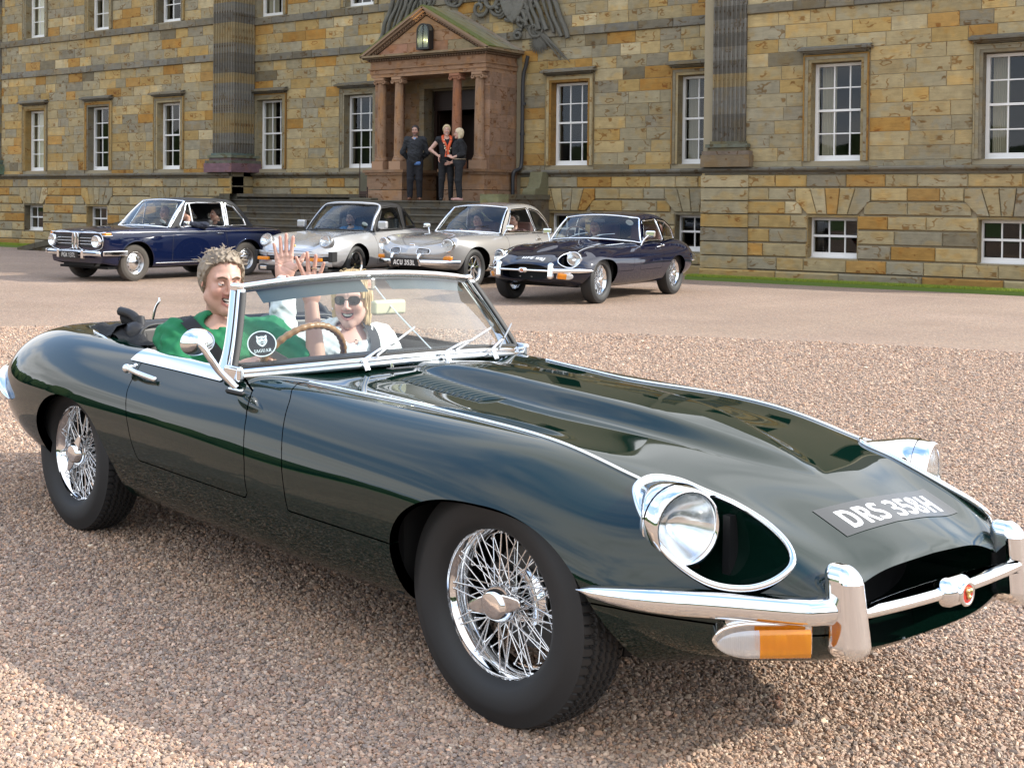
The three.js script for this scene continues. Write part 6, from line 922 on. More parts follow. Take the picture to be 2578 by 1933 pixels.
    const sl = []; for (let q = 0; q <= 10; q++) { const x = mix(0.42, 2.1, q / 10), L = locate(S, 0, 1, x, 0.29, 2); if (L) sl.push([x, 0.285, (L.p[2] + 0.003) * s]); } obj('sill_strip', tube(sl, 0.012, 30, 6), M_chrome, car);
    for (const [cx, r] of [[2.5, 0.36], [0, 0.35]]) { const ar = []; for (let q = 0; q <= 20; q++) { const a = Math.PI * (0.04 + 0.92 * q / 20), x = cx + Math.sign(Math.cos(a)) * Math.abs(Math.cos(a)) ** 0.95 * r, y = 0.30 + Math.sin(a) ** 0.95 * r, L = locate(S, 0, 1, x, y, 2); if (L) ar.push([x, y, (L.p[2] + 0.004) * s]); } obj('arch_lip', tube(ar, 0.012, 50, 6), paint, car); }
    panelLine(car, S, [[[1.72, .80], [1.74, .60], [1.74, .28]], [[0.55, .80], [0.50, .62], [0.46, .30]], [[-0.42, 0.80], [-0.5, 0.84]]], s); obj('door_handle', rbox(0.14, 0.02, 0.03, 0.008, 0.68, 0.765, 0.808 * s), M_chrome, car);
    const m = grp('door_mirror', car); obj('head', rbox(0.06, 0.07, 0.12, 0.02, 1.48, 0.94, 0.84 * s), M_chrome, m); obj('stalk', rod([1.5, 0.86, 0.76 * s], [1.49, 0.92, 0.82 * s], 0.012), M_chrome, m);
  }
  obj('front_strip', tube([[3.1, 0.80, 0.74], [3.15, 0.795, 0.68], [3.155, 0.79, 0], [3.15, 0.795, -0.68], [3.1, 0.80, -0.74]], 0.010, 60, 6), M_chrome, car); obj('bonnet_badge', new THREE.CylinderGeometry(0.03, 0.03, 0.012, 20).translate(3.02, 0.832, 0), M_chrome, car);
  { const p = (z) => ({ p: [z > 0.72 || z < -0.72 ? 3.16 : 3.215 - 0.05 * (z / 0.75) ** 2, 0.455, z], n: [1, 0, 0] }), path = []; for (let k = 0; k <= 24; k++) path.push(p(mix(-0.74, 0.74, k / 24))); obj('bumper', [sweepBlade(path, 0.085, 0.05, 0).scale(1, 1, 1), rbox(0.5, 0.08, 0.03, 0.012, 2.95, 0.465, 0.795), rbox(0.5, 0.08, 0.03, 0.012, 2.95, 0.465, -0.795), rbox(0.03, 0.08, 1.4, 0.012, 3.20, 0.465, 0)], M_chromeD, car); obj('bumper_rubber', [rbox(0.012, 0.02, 1.36, 0.005, 3.264, 0.468, 0)], M_black, car); obj('rear_bumper', [rbox(0.05, 0.08, 1.5, 0.02, -0.98, 0.45, 0), rbox(0.45, 0.08, 0.03, 0.012, -0.78, 0.45, 0.79), rbox(0.45, 0.08, 0.03, 0.012, -0.78, 0.45, -0.79)], M_chrome, car); }
  stamp(car, 'number_plate', plateTexture('PGK 137L', '#08080a', '#e8e6e0', 512, 108, 100, 'sans-serif', 'normal', 0.92), 0.50, 0.105, [3.29, 0.43, 0.02], [1, 0, 0]);
  const B = (s) => [1.90 - 0.16 * s * s, 0.90 - 0.03 * s * s, 0.66 * s], T = (s) => [1.36 - 0.06 * s * s, 1.335 - 0.025 * s * s, 0.55 * s]; screenOf(car, B, T, { r: 0.014 });
  const black = std([0.014, 0.014, 0.015], 0.7), cr = [[[1.74, .86, .69], [1.3, .86, .69], [.8, .86, .69], [.3, .86, .685], [-.05, .865, .66], [-.30, .87, .60]], [[1.55, 1.08, .63], [1.2, 1.09, .63], [.8, 1.09, .63], [.3, 1.085, .625], [-.02, 1.06, .60], [-.24, .98, .54]], [[1.30, 1.30, .55], [1.1, 1.315, .55], [.75, 1.32, .55], [.35, 1.31, .545], [.08, 1.26, .53], [-.18, 1.08, .48]], [[1.34, 1.33, .35], [1.1, 1.355, .35], [.75, 1.365, .35], [.35, 1.35, .35], [.08, 1.30, .34], [-.2, 1.12, .30]], [[1.36, 1.336, 0], [1.1, 1.365, 0], [.75, 1.375, 0], [.35, 1.36, 0], [.08, 1.31, 0], [-.22, 1.13, 0]]];
  const win = [[[1.50, .885], [1.27, 1.27], [1.0, 1.285], [.47, 1.28], [.47, .885]], [[.38, .885], [.38, 1.265], [.2, 1.22], [-.02, 1.0], [-.06, .885]]];
  const K = cabin(car, cr, win, { mat: black, open: 0, trimR: 0.017 });
  for (const s of [1, -1]) { const f = (x, y) => { const q = locate(K, 0, 1, x, y, 2); return [x, y, (q ? q.p[2] : 0.66) * s]; }; obj('window_post', [tube([f(1.20, .89), f(1.205, 1.05), f(1.21, 1.275)], 0.017, 14, 6), tube([f(.42, .885), f(.425, 1.1), f(.43, 1.29)], 0.024, 14, 6), tube([[1.74, .87, .69 * s], f(1.6, 1.0), f(1.45, 1.16), [1.29, 1.305, .552 * s]], 0.02, 14, 6)], M_chrome, car); }
  seatsIn(car, [0.78, -0.02], 0.5, 0.33, M_black, 0.5); wheelRing(car, [1.42, 0.86, 0.36], 0.2, M_black, 0.7); wiperPair(car, [[[1.86, .90, .45], [1.74, .955, .30], [1.70, .98, .12]], [[1.89, .90, -.05], [1.77, .955, -.22], [1.72, .98, -.42]]], M_black);
  obj('sticker', new THREE.CylinderGeometry(0.055, 0.055, 0.003, 24).rotateZ(Math.PI / 2 - 0.9).translate(1.77, 0.965, -0.56), std([0.62, 0.72, 0.7], 0.5), car); obj('rear_view_mirror', rbox(0.02, 0.05, 0.17, 0.01, 1.42, 1.25, 0), M_trim, car); obj('dashboard', rbox(0.22, 0.1, 1.26, 0.04, 1.66, 0.83, 0), M_black, car);
  addWheels(car, discWheel(0.305, 0.17, 0.178, 'dusty'), 2.5, 0.665, 0.305);
}
{ // silver rear-engined targa
  const car = thing('targa_sports_car', 'silver sports car with round sloping headlights and black targa roof', 'car', [-13.8847, 0, -19.212], 4.8359), paint = carPaint([0.50, 0.50, 0.50], { metalness: 0.35, roughness: 0.22, clearcoat: 1, clearcoatRoughness: 0.03 });
  const C = [-.98, -.9, -.6, -.2, .2, .7, 1.2, 1.7, 2.15, 2.5, 2.8, 3.0, 3.09];
  const rows = RW(C, [
    [[.40, .3], [.32, .55], [.26, .62], [.23, .64], [.22, .64], [.22, .64], [.22, .64], [.22, .64], [.23, .63], [.25, .60], [.28, .55], [.30, .46], [.33, .3]],
    [[.44, .36], [.37, .64], [.31, .72], [.28, .745], [.27, .74], [.27, .73], [.27, .73], [.27, .735], [.28, .735], [.29, .71], [.31, .65], [.33, .55], [.36, .40]],
    [[.50, .40], [.48, .70], [.46, .79], [.45, .815], [.45, .81], [.45, .79], [.45, .785], [.45, .79], [.45, .80], [.45, .775], [.44, .71], [.43, .61], [.43, .46]],
    [[.56, .40], [.60, .70], [.61, .79], [.60, .82], [.60, .81], [.60, .79], [.60, .785], [.60, .79], [.60, .80], [.60, .775], [.57, .71], [.52, .61], [.48, .46]],
    [[.62, .36], [.70, .62], [.73, .72], [.74, .755], [.74, .745], [.73, .73], [.73, .72], [.73, .725], [.735, .735], [.72, .72], [.67, .665], [.58, .58], [.50, .45]],
    [[.66, .30], [.76, .52], [.80, .62], [.82, .655], [.82, .665], [.81, .68], [.80, .67], [.80, .665], [.795, .665], [.775, .645], [.72, .60], [.61, .53], [.52, .42]],
    [[.67, .22], [.78, .40], [.83, .50], [.855, .55], [.86, .58], [.85, .62], [.84, .61], [.825, .585], [.80, .56], [.775, .545], [.725, .51], [.62, .46], [.53, .37]],
    [[.675, .15], [.79, .28], [.845, .34], [.87, .38], [.88, .42], [.88, .45], [.87, .46], [.84, .44], [.78, .42], [.73, .40], [.67, .38], [.595, .35], [.53, .28]],
    [[.68, .08], [.795, .14], [.85, .17], [.88, .19], [.89, .2], [.89, .22], [.885, .23], [.855, .22], [.785, .21], [.725, .2], [.665, .19], [.595, .17], [.535, .14]],
    [[.68, 0], [.795, 0], [.852, 0], [.882, 0], [.892, 0], [.892, 0], [.888, 0], [.86, 0], [.79, 0], [.73, 0], [.668, 0], [.597, 0], [.537, 0]],
  ]);
  const S = sheet(rows, 110, 48, null, 2), body = bodyCut(S, [circArch(2.272, 0.30, 0.355), circArch(0, 0.30, 0.36)], { y: 0.76, p: [[1.84, -.4], [1.82, .3], [1.66, .56], [1.1, .62], [.3, .60], [-.1, .5], [-.2, -.4]] });
  obj('body', body.geo(), paint, car); tub(car, -0.2, 1.8, 0.25, 0.82, 0.6, M_black); obj('underbody', [boxG(-0.8, 2.95, 0.2, 0.24, -0.62, 0.62), boxG(1.75, 2.9, 0.24, 0.55, -0.4, 0.4)], M_under, car);
  for (const s of [1, -1]) {
    roundLamp(car, 2.955, 0.70, 0.575 * s, 0.108, [0.86, 0.47, 0.08 * s], M_bezel);
    obj('indicator', rbox(0.05, 0.055, 0.22, 0.012, 3.125, 0.405, 0.50 * s).rotateY(0), M_amber, car); obj('bumper_bellows', [rbox(0.06, 0.16, 0.05, 0.01, 3.02, 0.45, 0.70 * s), rbox(0.16, 0.16, 0.03, 0.01, 2.95, 0.45, 0.725 * s)], M_black, car); obj('fog_lamp', [rbox(0.04, 0.055, 0.12, 0.01, 3.10, 0.25, 0.53 * s)], M_lens, car); obj('fog_lamp_back', [rbox(0.03, 0.06, 0.125, 0.01, 3.08, 0.25, 0.53 * s)], M_chrome, car);
    panelLine(car, S, [[[1.62, .78], [1.64, .55], [1.60, .30], [0.62, .28], [0.52, .5], [0.56, .80]]], s); const m = grp('door_mirror', car); obj('head', rbox(0.10, 0.13, 0.16, 0.03, 1.50, 0.94, 0.80 * s), paint, m); obj('stalk', rod([1.52, 0.83, 0.70 * s], [1.51, 0.90, 0.76 * s], 0.02), M_black, m); obj('glass', rbox(0.004, 0.11, 0.13, 0.002, 1.447, 0.94, 0.80 * s), M_chrome, m);
    obj('door_handle', rbox(0.14, 0.022, 0.02, 0.006, 0.68, 0.70, 0.765 * s), M_black, car);
  }
  { const path = (y, o) => Array.from({ length: 25 }, (_, k) => { const z = mix(-0.70, 0.70, k / 24); return { p: [3.08 + o - 0.16 * Math.abs(z / 0.7) ** 3, y, z], n: [1, 0, 0] }; }); obj('bumper', [sweepBlade(path(0.49, 0.0), 0.075, 0.05, 0), sweepBlade(path(0.345, 0.0), 0.12, 0.05, 0)], paint, car); obj('impact_strip', [sweepBlade(path(0.41, 0.0), 0.085, 0.058, 0)], M_black, car); obj('bumper_trim', [sweepBlade(path(0.455, 0.012), 0.012, 0.05, 0)], M_chrome, car); obj('front_spoiler', rbox(0.1, 0.1, 1.3, 0.03, 3.03, 0.25, 0), M_black, car); }
  stamp(car, 'number_plate', plateTexture('', '#bfc0bc', '#101010', 256, 56, 40), 0.46, 0.10, [3.15, 0.345, 0], [1, 0, 0]); obj('bonnet_badge', sph(0.025, 2.98, 0.61, 0), std([0.5, 0.4, 0.15], 0.4, 1), car);
  const B = (s) => [1.90 - 0.28 * s * s, 0.86 - 0.03 * s * s, 0.62 * s], T = (s) => [1.28 - 0.12 * s * s, 1.285 - 0.03 * s * s, 0.52 * s]; screenOf(car, B, T, { trim: M_black, r: 0.014 });
  obj('screen_frame', [tube([[1.60, .83, .635], [1.42, 1.03, .59], [1.15, 1.255, .53], [1.25, 1.295, .3], [1.275, 1.302, 0], [1.25, 1.295, -.3], [1.15, 1.255, -.53], [1.42, 1.03, -.59], [1.60, .83, -.635]], 0.024, 80, 8)], paint, car);
  const black = phys([0.012, 0.012, 0.013], { roughness: 0.5 }), cr = [[[1.60, .82, .64], [1.2, .825, .655], [.7, .835, .655], [.3, .85, .62], [-.1, .86, .54], [-.45, .845, .42]], [[1.40, 1.04, .59], [1.1, 1.06, .60], [.7, 1.07, .60], [.3, 1.06, .57], [-.1, .99, .48], [-.48, .87, .36]], [[1.15, 1.25, .525], [.95, 1.27, .525], [.65, 1.275, .525], [.3, 1.24, .50], [-.12, 1.08, .42], [-.5, .88, .32]], [[1.22, 1.285, .3], [.95, 1.305, .33], [.65, 1.31, .33], [.3, 1.275, .32], [-.14, 1.11, .27], [-.52, .885, .2]], [[1.27, 1.30, 0], [.95, 1.318, 0], [.65, 1.322, 0], [.3, 1.285, 0], [-.15, 1.115, 0], [-.53, .887, 0]]];
  cabin(car, cr, [[[1.43, .86], [1.12, 1.215], [.80, 1.235], [.56, 1.225], [.50, .86]], [[.36, .90], [.36, 1.17], [.05, 1.05], [-.2, .93], [-.2, .89]]], { mat: black, open: -1, trim: M_black, trimR: 0.014 });
  seatsIn(car, [0.62], 0.45, 0.33, M_black, 0.6); wheelRing(car, [1.32, 0.84, 0.34], 0.19, M_black, 0.5); wiperPair(car, [[[1.86, .865, .30], [1.74, .935, .20], [1.70, .955, .05]], [[1.88, .865, -.02], [1.77, .93, -.14], [1.73, .945, -.32]]], M_black); obj('cowl_vent', boxG(1.90, 1.945, 0.846, 0.85, -0.36, 0.36), M_black, car); obj('dashboard', rbox(0.3, 0.1, 1.16, 0.04, 1.6, 0.80, 0), M_black, car);
  obj('sticker', new THREE.CylinderGeometry(0.05, 0.05, 0.003, 24).rotateZ(Math.PI / 2 - 0.85).translate(1.62, 0.95, -0.52), std([0.62, 0.72, 0.7], 0.5), car);
  addWheels(car, discWheel(0.31, 0.205, 0.205, 'fuchs'), 2.272, 0.66, 0.31);
}
{ // silver round-tailed coupe
  const car = thing('vintage_coupe', 'silver grey curvy coupe with small chrome nose grilles', 'car', [-11.6438, 0, -19.9583], 4.7), paint = carPaint([0.40, 0.385, 0.365], { metalness: 0.4, roughness: 0.24, clearcoat: 1, clearcoatRoughness: 0.03 });
  const C = [-.98, -.86, -.5, 0, .5, 1.0, 1.5, 2.0, 2.4, 2.75, 3.0, 3.11, 3.17];
  const rows = RW(C, [
    [[.42, 0], [.32, .50], [.27, .60], [.24, .63], [.24, .63], [.24, .63], [.24, .63], [.24, .63], [.245, .61], [.27, .56], [2.93, .30, .44], [3.05, .33, .22], [3.12, .38, 0]],
    [[.45, 0], [.37, .58], [.31, .70], [.28, .735], [.28, .73], [.28, .73], [.28, .73], [.28, .73], [.29, .725], [.31, .67], [2.93, .34, .54], [3.07, .37, .34], [3.14, .41, 0]],
    [[.50, 0], [.46, .62], [.44, .76], [.44, .80], [.44, .80], [.44, .80], [.44, .80], [.44, .80], [.44, .79], [.44, .735], [2.95, .45, .61], [3.09, .455, .41], [3.16, .45, 0]],
    [[.56, 0], [.57, .61], [.58, .755], [.59, .80], [.59, .80], [.59, .80], [.59, .80], [.59, .80], [.59, .79], [.58, .74], [2.95, .56, .64], [3.10, .525, .43], [3.18, .50, 0]],
    [[.62, 0], [.66, .56], [.69, .70], [.71, .75], [.71, .76], [.71, .765], [.71, .765], [.715, .765], [.715, .755], [.70, .72], [2.92, .655, .66], [3.085, .585, .43], [3.185, .53, 0]],
    [[.66, 0], [.72, .48], [.77, .61], [.795, .66], [.795, .69], [.79, .705], [.785, .705], [.79, .70], [.79, .69], [.775, .67], [2.87, .735, .64], [3.05, .635, .43], [3.18, .555, 0]],
    [[.68, 0], [.75, .38], [.81, .49], [.83, .54], [.83, .62], [.82, .64], [.815, .63], [.825, .60], [.82, .59], [.80, .585], [2.86, .755, .575], [3.04, .66, .40], [3.175, .575, 0]],
    [[.70, 0], [.765, .26], [.83, .34], [.85, .38], [.85, .48], [.845, .50], [.84, .48], [.83, .45], [.80, .44], [.765, .44], [2.90, .715, .44], [3.05, .665, .32], [3.17, .59, 0]],
    [[.71, 0], [.775, .13], [.84, .17], [.86, .2], [.86, .25], [.86, .26], [.86, .24], [.85, .23], [.815, .22], [.77, .22], [2.93, .705, .21], [3.06, .655, .16], [3.165, .60, 0]],
    [[.715, 0], [.78, 0], [.845, 0], [.865, 0], [.865, 0], [.865, 0], [.868, 0], [.858, 0], [.822, 0], [.775, 0], [2.935, .703, 0], [3.065, .655, 0], [3.163, .605, 0]],
  ]);
  const S = sheet(rows, 120, 50, null, 2), body = bodyCut(S, [circArch(2.4, 0.30, 0.345, 2.2), circArch(0, 0.28, 0.33, 2.2)], { y: 0.77, p: [[1.74, -.4], [1.72, .3], [1.56, .57], [1.0, .625], [.2, .62], [-.2, .5], [-.3, -.4]] });
  obj('body', body.geo(), paint, car); tub(car, -0.3, 1.7, 0.25, 0.8, 0.62, std([0.05, 0.022, 0.02], 0.7)); obj('underbody', [boxG(-0.8, 2.9, 0.21, 0.25, -0.6, 0.6), boxG(1.75, 2.85, 0.25, 0.6, -0.4, 0.4)], M_under, car);
  for (const s of [1, -1]) {
    roundLamp(car, 2.985, 0.668, 0.605 * s, 0.096, [1, 0.06, 0.16 * s]);
    { const gr = grp('nose_grille', car), L = [], c = locate(S, 2, 1, 0.26, 0.575, 0); const f = (y, z) => { const q = locate(S, 2, 1, z, y, 0); return [q.p[0] + 0.004, y, z * s]; }; obj('opening', gridGeo((u, v) => { const z = mix(0.16, 0.36, u), y = 0.575 + (v - 0.5) * 0.075 * Math.min(1, (1 - Math.abs(u - 0.42) ** 3 * 3)); return f(y, z); }, 12, 6), M_black, gr).material.side = THREE.DoubleSide; for (const y of [0.555, 0.572, 0.590]) obj('bar', tube([0.17, 0.22, 0.28, 0.34].map((z) => { const p = f(y, z); p[0] += 0.006; return p; }), 0.0045, 12, 5), M_chrome, gr); obj('frame', tube([[.535, .16], [.615, .17], [.618, .27], [.60, .36], [.54, .37], [.533, .27]].map(([y, z]) => { const p = f(y, z); p[0] += 0.005; return p; }), 0.006, 50, 6, true), M_chrome, gr); }
    obj('indicator', rbox(0.07, 0.06, 0.18, 0.02, 2.985, 0.475, 0.60 * s).rotateY(0), M_amber, car); obj('bumper_guard', [tube([[3.20, .36, .25 * s], [3.24, .44, .25 * s], [3.22, .52, .25 * s], [3.17, .50, .25 * s]], 0.026, 20, 8), sph(0.03, 3.21, 0.52, 0.25 * s)], M_chrome, car);
    panelLine(car, S, [[[1.46, .80], [1.50, .60], [1.44, .30], [.48, .29], [.42, .6], [.48, .82]]], s); obj('door_handle', rod([0.50, 0.725, 0.775 * s], [0.62, 0.725, 0.775 * s], 0.013), M_chrome, car);
    const m = grp('door_mirror', car); obj('head', rbox(0.07, 0.085, 0.14, 0.035, 1.50, 0.93, 0.80 * s), M_chrome, m); obj('stalk', tube([[1.5, 0.92, 0.78 * s], [1.53, 0.87, 0.74 * s], [1.55, 0.80, 0.715 * s]], 0.011, 12, 8), M_chrome, m);
    const fl = []; for (let q = 0; q <= 14; q++) { const x = mix(1.75, 3.05, q / 14), z = mix(0.5, 0.12, Math.max(0, (q - 7) / 7) ** 2), L = locate(S, 0, 2, x, z, 1); if (L) fl.push([x, L.p[1] - 0.002, z * s]); } obj('panel_gap', tube(fl, 0.004, 40, 5), M_black, car);
  }
  { const path = []; for (let k = 0; k <= 30; k++) { const z = mix(-0.76, 0.76, k / 30); path.push({ p: [3.20 - 0.42 * Math.abs(z / 0.8) ** 3.2, 0.405, z], n: [1, 0, z * 0.6] }); } obj('bumper', [sweepBlade(path, 0.085, 0.04, 0)], M_chromeD, car); }
  stamp(car, 'number_plate', plateTexture('ACU 353L', '#141012', '#e6e2dc', 512, 108, 104, 'sans-serif', 'bold', 0.9), 0.50, 0.11, [3.26, 0.405, 0], [1, 0, 0]); obj('bonnet_badge', rbox(0.02, 0.03, 0.09, 0.008, 3.055, 0.668, 0), M_chrome, car);
  const B = (s) => [1.78 - 0.26 * s * s, 0.865 - 0.03 * s * s, 0.62 * s], T = (s) => [1.22 - 0.11 * s * s, 1.275 - 0.035 * s * s, 0.51 * s]; screenOf(car, B, T, { r: 0.013 });
  const cr = [[[1.52, .82, .665], [1.0, .825, .675], [.5, .835, .665], [0, .84, .60], [-.35, .835, .50], [-.62, .815, .36]], [[1.34, 1.04, .60], [.95, 1.065, .61], [.5, 1.07, .60], [.02, 1.03, .545], [-.36, .92, .45], [-.64, .835, .32]], [[1.11, 1.238, .515], [.85, 1.265, .52], [.45, 1.265, .515], [.05, 1.195, .475], [-.36, 1.00, .40], [-.66, .845, .28]], [[1.17, 1.268, .32], [.85, 1.305, .33], [.45, 1.31, .33], [.05, 1.245, .31], [-.38, 1.04, .26], [-.68, .852, .18]], [[1.21, 1.278, 0], [.85, 1.322, 0], [.45, 1.328, 0], [.05, 1.26, 0], [-.39, 1.05, 0], [-.69, .855, 0]]];
  cabin(car, cr, [[[1.37, .855], [1.08, 1.20], [.62, 1.225], [.50, .855]], [[.41, .86], [.52, 1.22], [.22, 1.17], [-.12, .98], [-.22, .87]]], { mat: paint, trimR: 0.010, open: 0 });
  seatsIn(car, [0.5], 0.45, 0.33, std([0.12, 0.06, 0.05], 0.6), 0.55); wheelRing(car, [1.25, 0.84, 0.34], 0.19, M_black, 0.5); wiperPair(car, [[[1.74, .87, .42], [1.62, .94, .28], [1.58, .96, .06]], [[1.77, .87, -.08], [1.64, .935, -.24], [1.58, .95, -.46]]], M_black); obj('dashboard', rbox(0.25, 0.1, 1.16, 0.04, 1.46, 0.80, 0), std([0.05, 0.045, 0.04], 0.6), car);
  addWheels(car, discWheel(0.31, 0.165, 0.19, 'spoked'), 2.4, 0.655, 0.31);
}
// ---------- people: bodies meshed from distance fields ----------
function netMesh(f, lo, hi, h, color) {            // naive surface nets of f = 0, with normals from the field
  const n = [0, 1, 2].map((c) => Math.ceil((hi[c] - lo[c]) / h) + 2), N = n[0] * n[1] * n[2], val = new Float32Array(N), at = (i, j, k) => (k * n[1] + j) * n[0] + i;
  for (let k = 0; k < n[2]; k++) for (let j = 0; j < n[1]; j++) for (let i = 0; i < n[0]; i++) val[at(i, j, k)] = f(lo[0] + i * h, lo[1] + j * h, lo[2] + k * h);
  const vi = new Int32Array(N).fill(-1), pos = [], nor = [], col = [], idx = [], E = [[0, 1], [2, 3], [4, 5], [6, 7], [0, 2], [1, 3], [4, 6], [5, 7], [0, 4], [1, 5], [2, 6], [3, 7]];
  for (let k = 0; k < n[2] - 1; k++) for (let j = 0; j < n[1] - 1; j++) for (let i = 0; i < n[0] - 1; i++) {
    const c = [at(i, j, k), at(i + 1, j, k), at(i, j + 1, k), at(i + 1, j + 1, k), at(i, j, k + 1), at(i + 1, j, k + 1), at(i, j + 1, k + 1), at(i + 1, j + 1, k + 1)].map((q) => val[q]); let s = 0; for (const v of c) s += v < 0; if (s === 0 || s === 8) continue;
    let x = 0, y = 0, z = 0, m = 0; for (const [a, b] of E) if ((c[a] < 0) !== (c[b] < 0)) { const t = c[a] / (c[a] - c[b]); x += mix(a & 1, b & 1, t); y += mix((a >> 1) & 1, (b >> 1) & 1, t); z += mix(a >> 2, b >> 2, t); m++; }
    const p = [lo[0] + (i + x / m) * h, lo[1] + (j + y / m) * h, lo[2] + (k + z / m) * h], e = h * 0.35, g = [f(p[0] + e, p[1], p[2]) - f(p[0] - e, p[1], p[2]), f(p[0], p[1] + e, p[2]) - f(p[0], p[1] - e, p[2]), f(p[0], p[1], p[2] + e) - f(p[0], p[1], p[2] - e)], l = Math.hypot(...g) || 1;
    vi[at(i, j, k)] = pos.length / 3; pos.push(...p); nor.push(g[0] / l, g[1] / l, g[2] / l); if (color) col.push(...color(p[0], p[1], p[2]));
  }
  const quad = (a, b, c, d, flip) => { if (a < 0 || b < 0 || c < 0 || d < 0) return; if (flip) idx.push(a, c, b, a, d, c); else idx.push(a, b, c, a, c, d); };
  for (let k = 1; k < n[2] - 1; k++) for (let j = 1; j < n[1] - 1; j++) for (let i = 1; i < n[0] - 1; i++) {
    const v = val[at(i, j, k)] < 0;
    if (v !== val[at(i + 1, j, k)] < 0) quad(vi[at(i, j - 1, k - 1)], vi[at(i, j, k - 1)], vi[at(i, j, k)], vi[at(i, j - 1, k)], !v);
    if (v !== val[at(i, j + 1, k)] < 0) quad(vi[at(i - 1, j, k - 1)], vi[at(i - 1, j, k)], vi[at(i, j, k)], vi[at(i, j, k - 1)], !v);
    if (v !== val[at(i, j, k + 1)] < 0) quad(vi[at(i - 1, j - 1, k)], vi[at(i, j - 1, k)], vi[at(i, j, k)], vi[at(i - 1, j, k)], !v);
  }
  const g = new THREE.BufferGeometry(); g.setAttribute('position', new THREE.Float32BufferAttribute(pos, 3)); g.setAttribute('normal', new THREE.Float32BufferAttribute(nor, 3)); if (color) g.setAttribute('color', new THREE.Float32BufferAttribute(col, 3)); g.setIndex(idx); return g;
}
const sm = (a, b, k) => { const h = Math.max(k - Math.abs(a - b), 0) / k; return Math.min(a, b) - h * h * k * 0.25; };
const capD = (x, y, z, a, b, ra, rb) => { const bx = b[0] - a[0], by = b[1] - a[1], bz = b[2] - a[2], px = x - a[0], py = y - a[1], pz = z - a[2], t = clamp((px * bx + py * by + pz * bz) / (bx * bx + by * by + bz * bz + 1e-9)); return Math.hypot(px - bx * t, py - by * t, pz - bz * t) - mix(ra, rb, t); };
const ellD = (x, y, z, c, r) => { const px = (x - c[0]) / r[0], py = (y - c[1]) / r[1], pz = (z - c[2]) / r[2], k0 = Math.hypot(px, py, pz), k1 = Math.hypot(px / r[0], py / r[1], pz / r[2]); return k1 < 1e-9 ? -Math.min(...r) : k0 * (k0 - 1) / k1; };
// head: face towards +z, 24 cm tall, origin between the ears
function headSDF(o = {}) {
  const w = o.w || 1, sml = o.smile === undefined ? 0.6 : o.smile, open = o.open || 0.006, my = -0.064;
  return (x, y, z) => {
    const ax = Math.abs(x); let d = ellD(x, y, z, [0, 0.032, -0.014], [0.075 * w, 0.090, 0.094]);
    d = sm(d, ellD(x, y, z, [0, -0.040, 0.030], [0.060 * w, 0.072, 0.060]), 0.03); d = sm(d, capD(ax, y, z, [0, -0.104, 0.064], [0.052 * w, -0.052, 0.0], 0.018, 0.022), 0.03);
    d = sm(d, ellD(x, y, z, [0, -0.101, 0.066], [0.022, 0.018, 0.018]), 0.02); d = sm(d, ellD(ax, y, z, [0.038 * w, -0.024, 0.063], [0.024, 0.021 + 0.003 * sml, 0.022]), 0.022);
    d = sm(d, capD(ax, y, z, [0.008, 0.027, 0.084], [0.044, 0.027, 0.066], 0.010, 0.010), 0.018);
    d = -sm(-d, ellD(ax, y, z, [0.031, 0.006, 0.094], [0.018, 0.011, 0.016]), 0.014);
    d = sm(d, capD(x, y, z, [0, 0.014, 0.087], [0, -0.027, 0.110], 0.008, 0.0115), 0.012); d = sm(d, ellD(ax, y, z, [0.012, -0.032, 0.099], [0.008, 0.007, 0.010]), 0.008);
    const lip = 0.014 * sml * (ax / 0.03) ** 2; d = sm(d, capD(ax, y - lip, z, [0, my + open + 0.006, 0.0875], [0.026, my + 0.003, 0.075], 0.0052, 0.003), 0.009); d = sm(d, capD(ax, y - lip, z, [0, my - open - 0.007, 0.085], [0.025, my - 0.002, 0.074], 0.0062, 0.003), 0.009);
    d = -sm(-d, ellD(x, y - lip, z, [0, my, 0.090], [0.027, open + 0.001, 0.022]), 0.005);
    d = sm(d, -sm(-ellD(ax - 0.076 * w, y + 0.004 + 0.0, z + 0.004, [0.004, 0, 0], [0.009, 0.031, 0.018]), -ellD(ax - 0.083 * w, y, z - 0.002, [0.006, 0.002, 0.002], [0.008, 0.019, 0.010]), 0.004) , 0.008);
    d = sm(d, capD(x, y, z, [0, -0.07, -0.022], [0, -0.20, -0.045], 0.052 * w, 0.056 * w), 0.03); return d;
  };
}
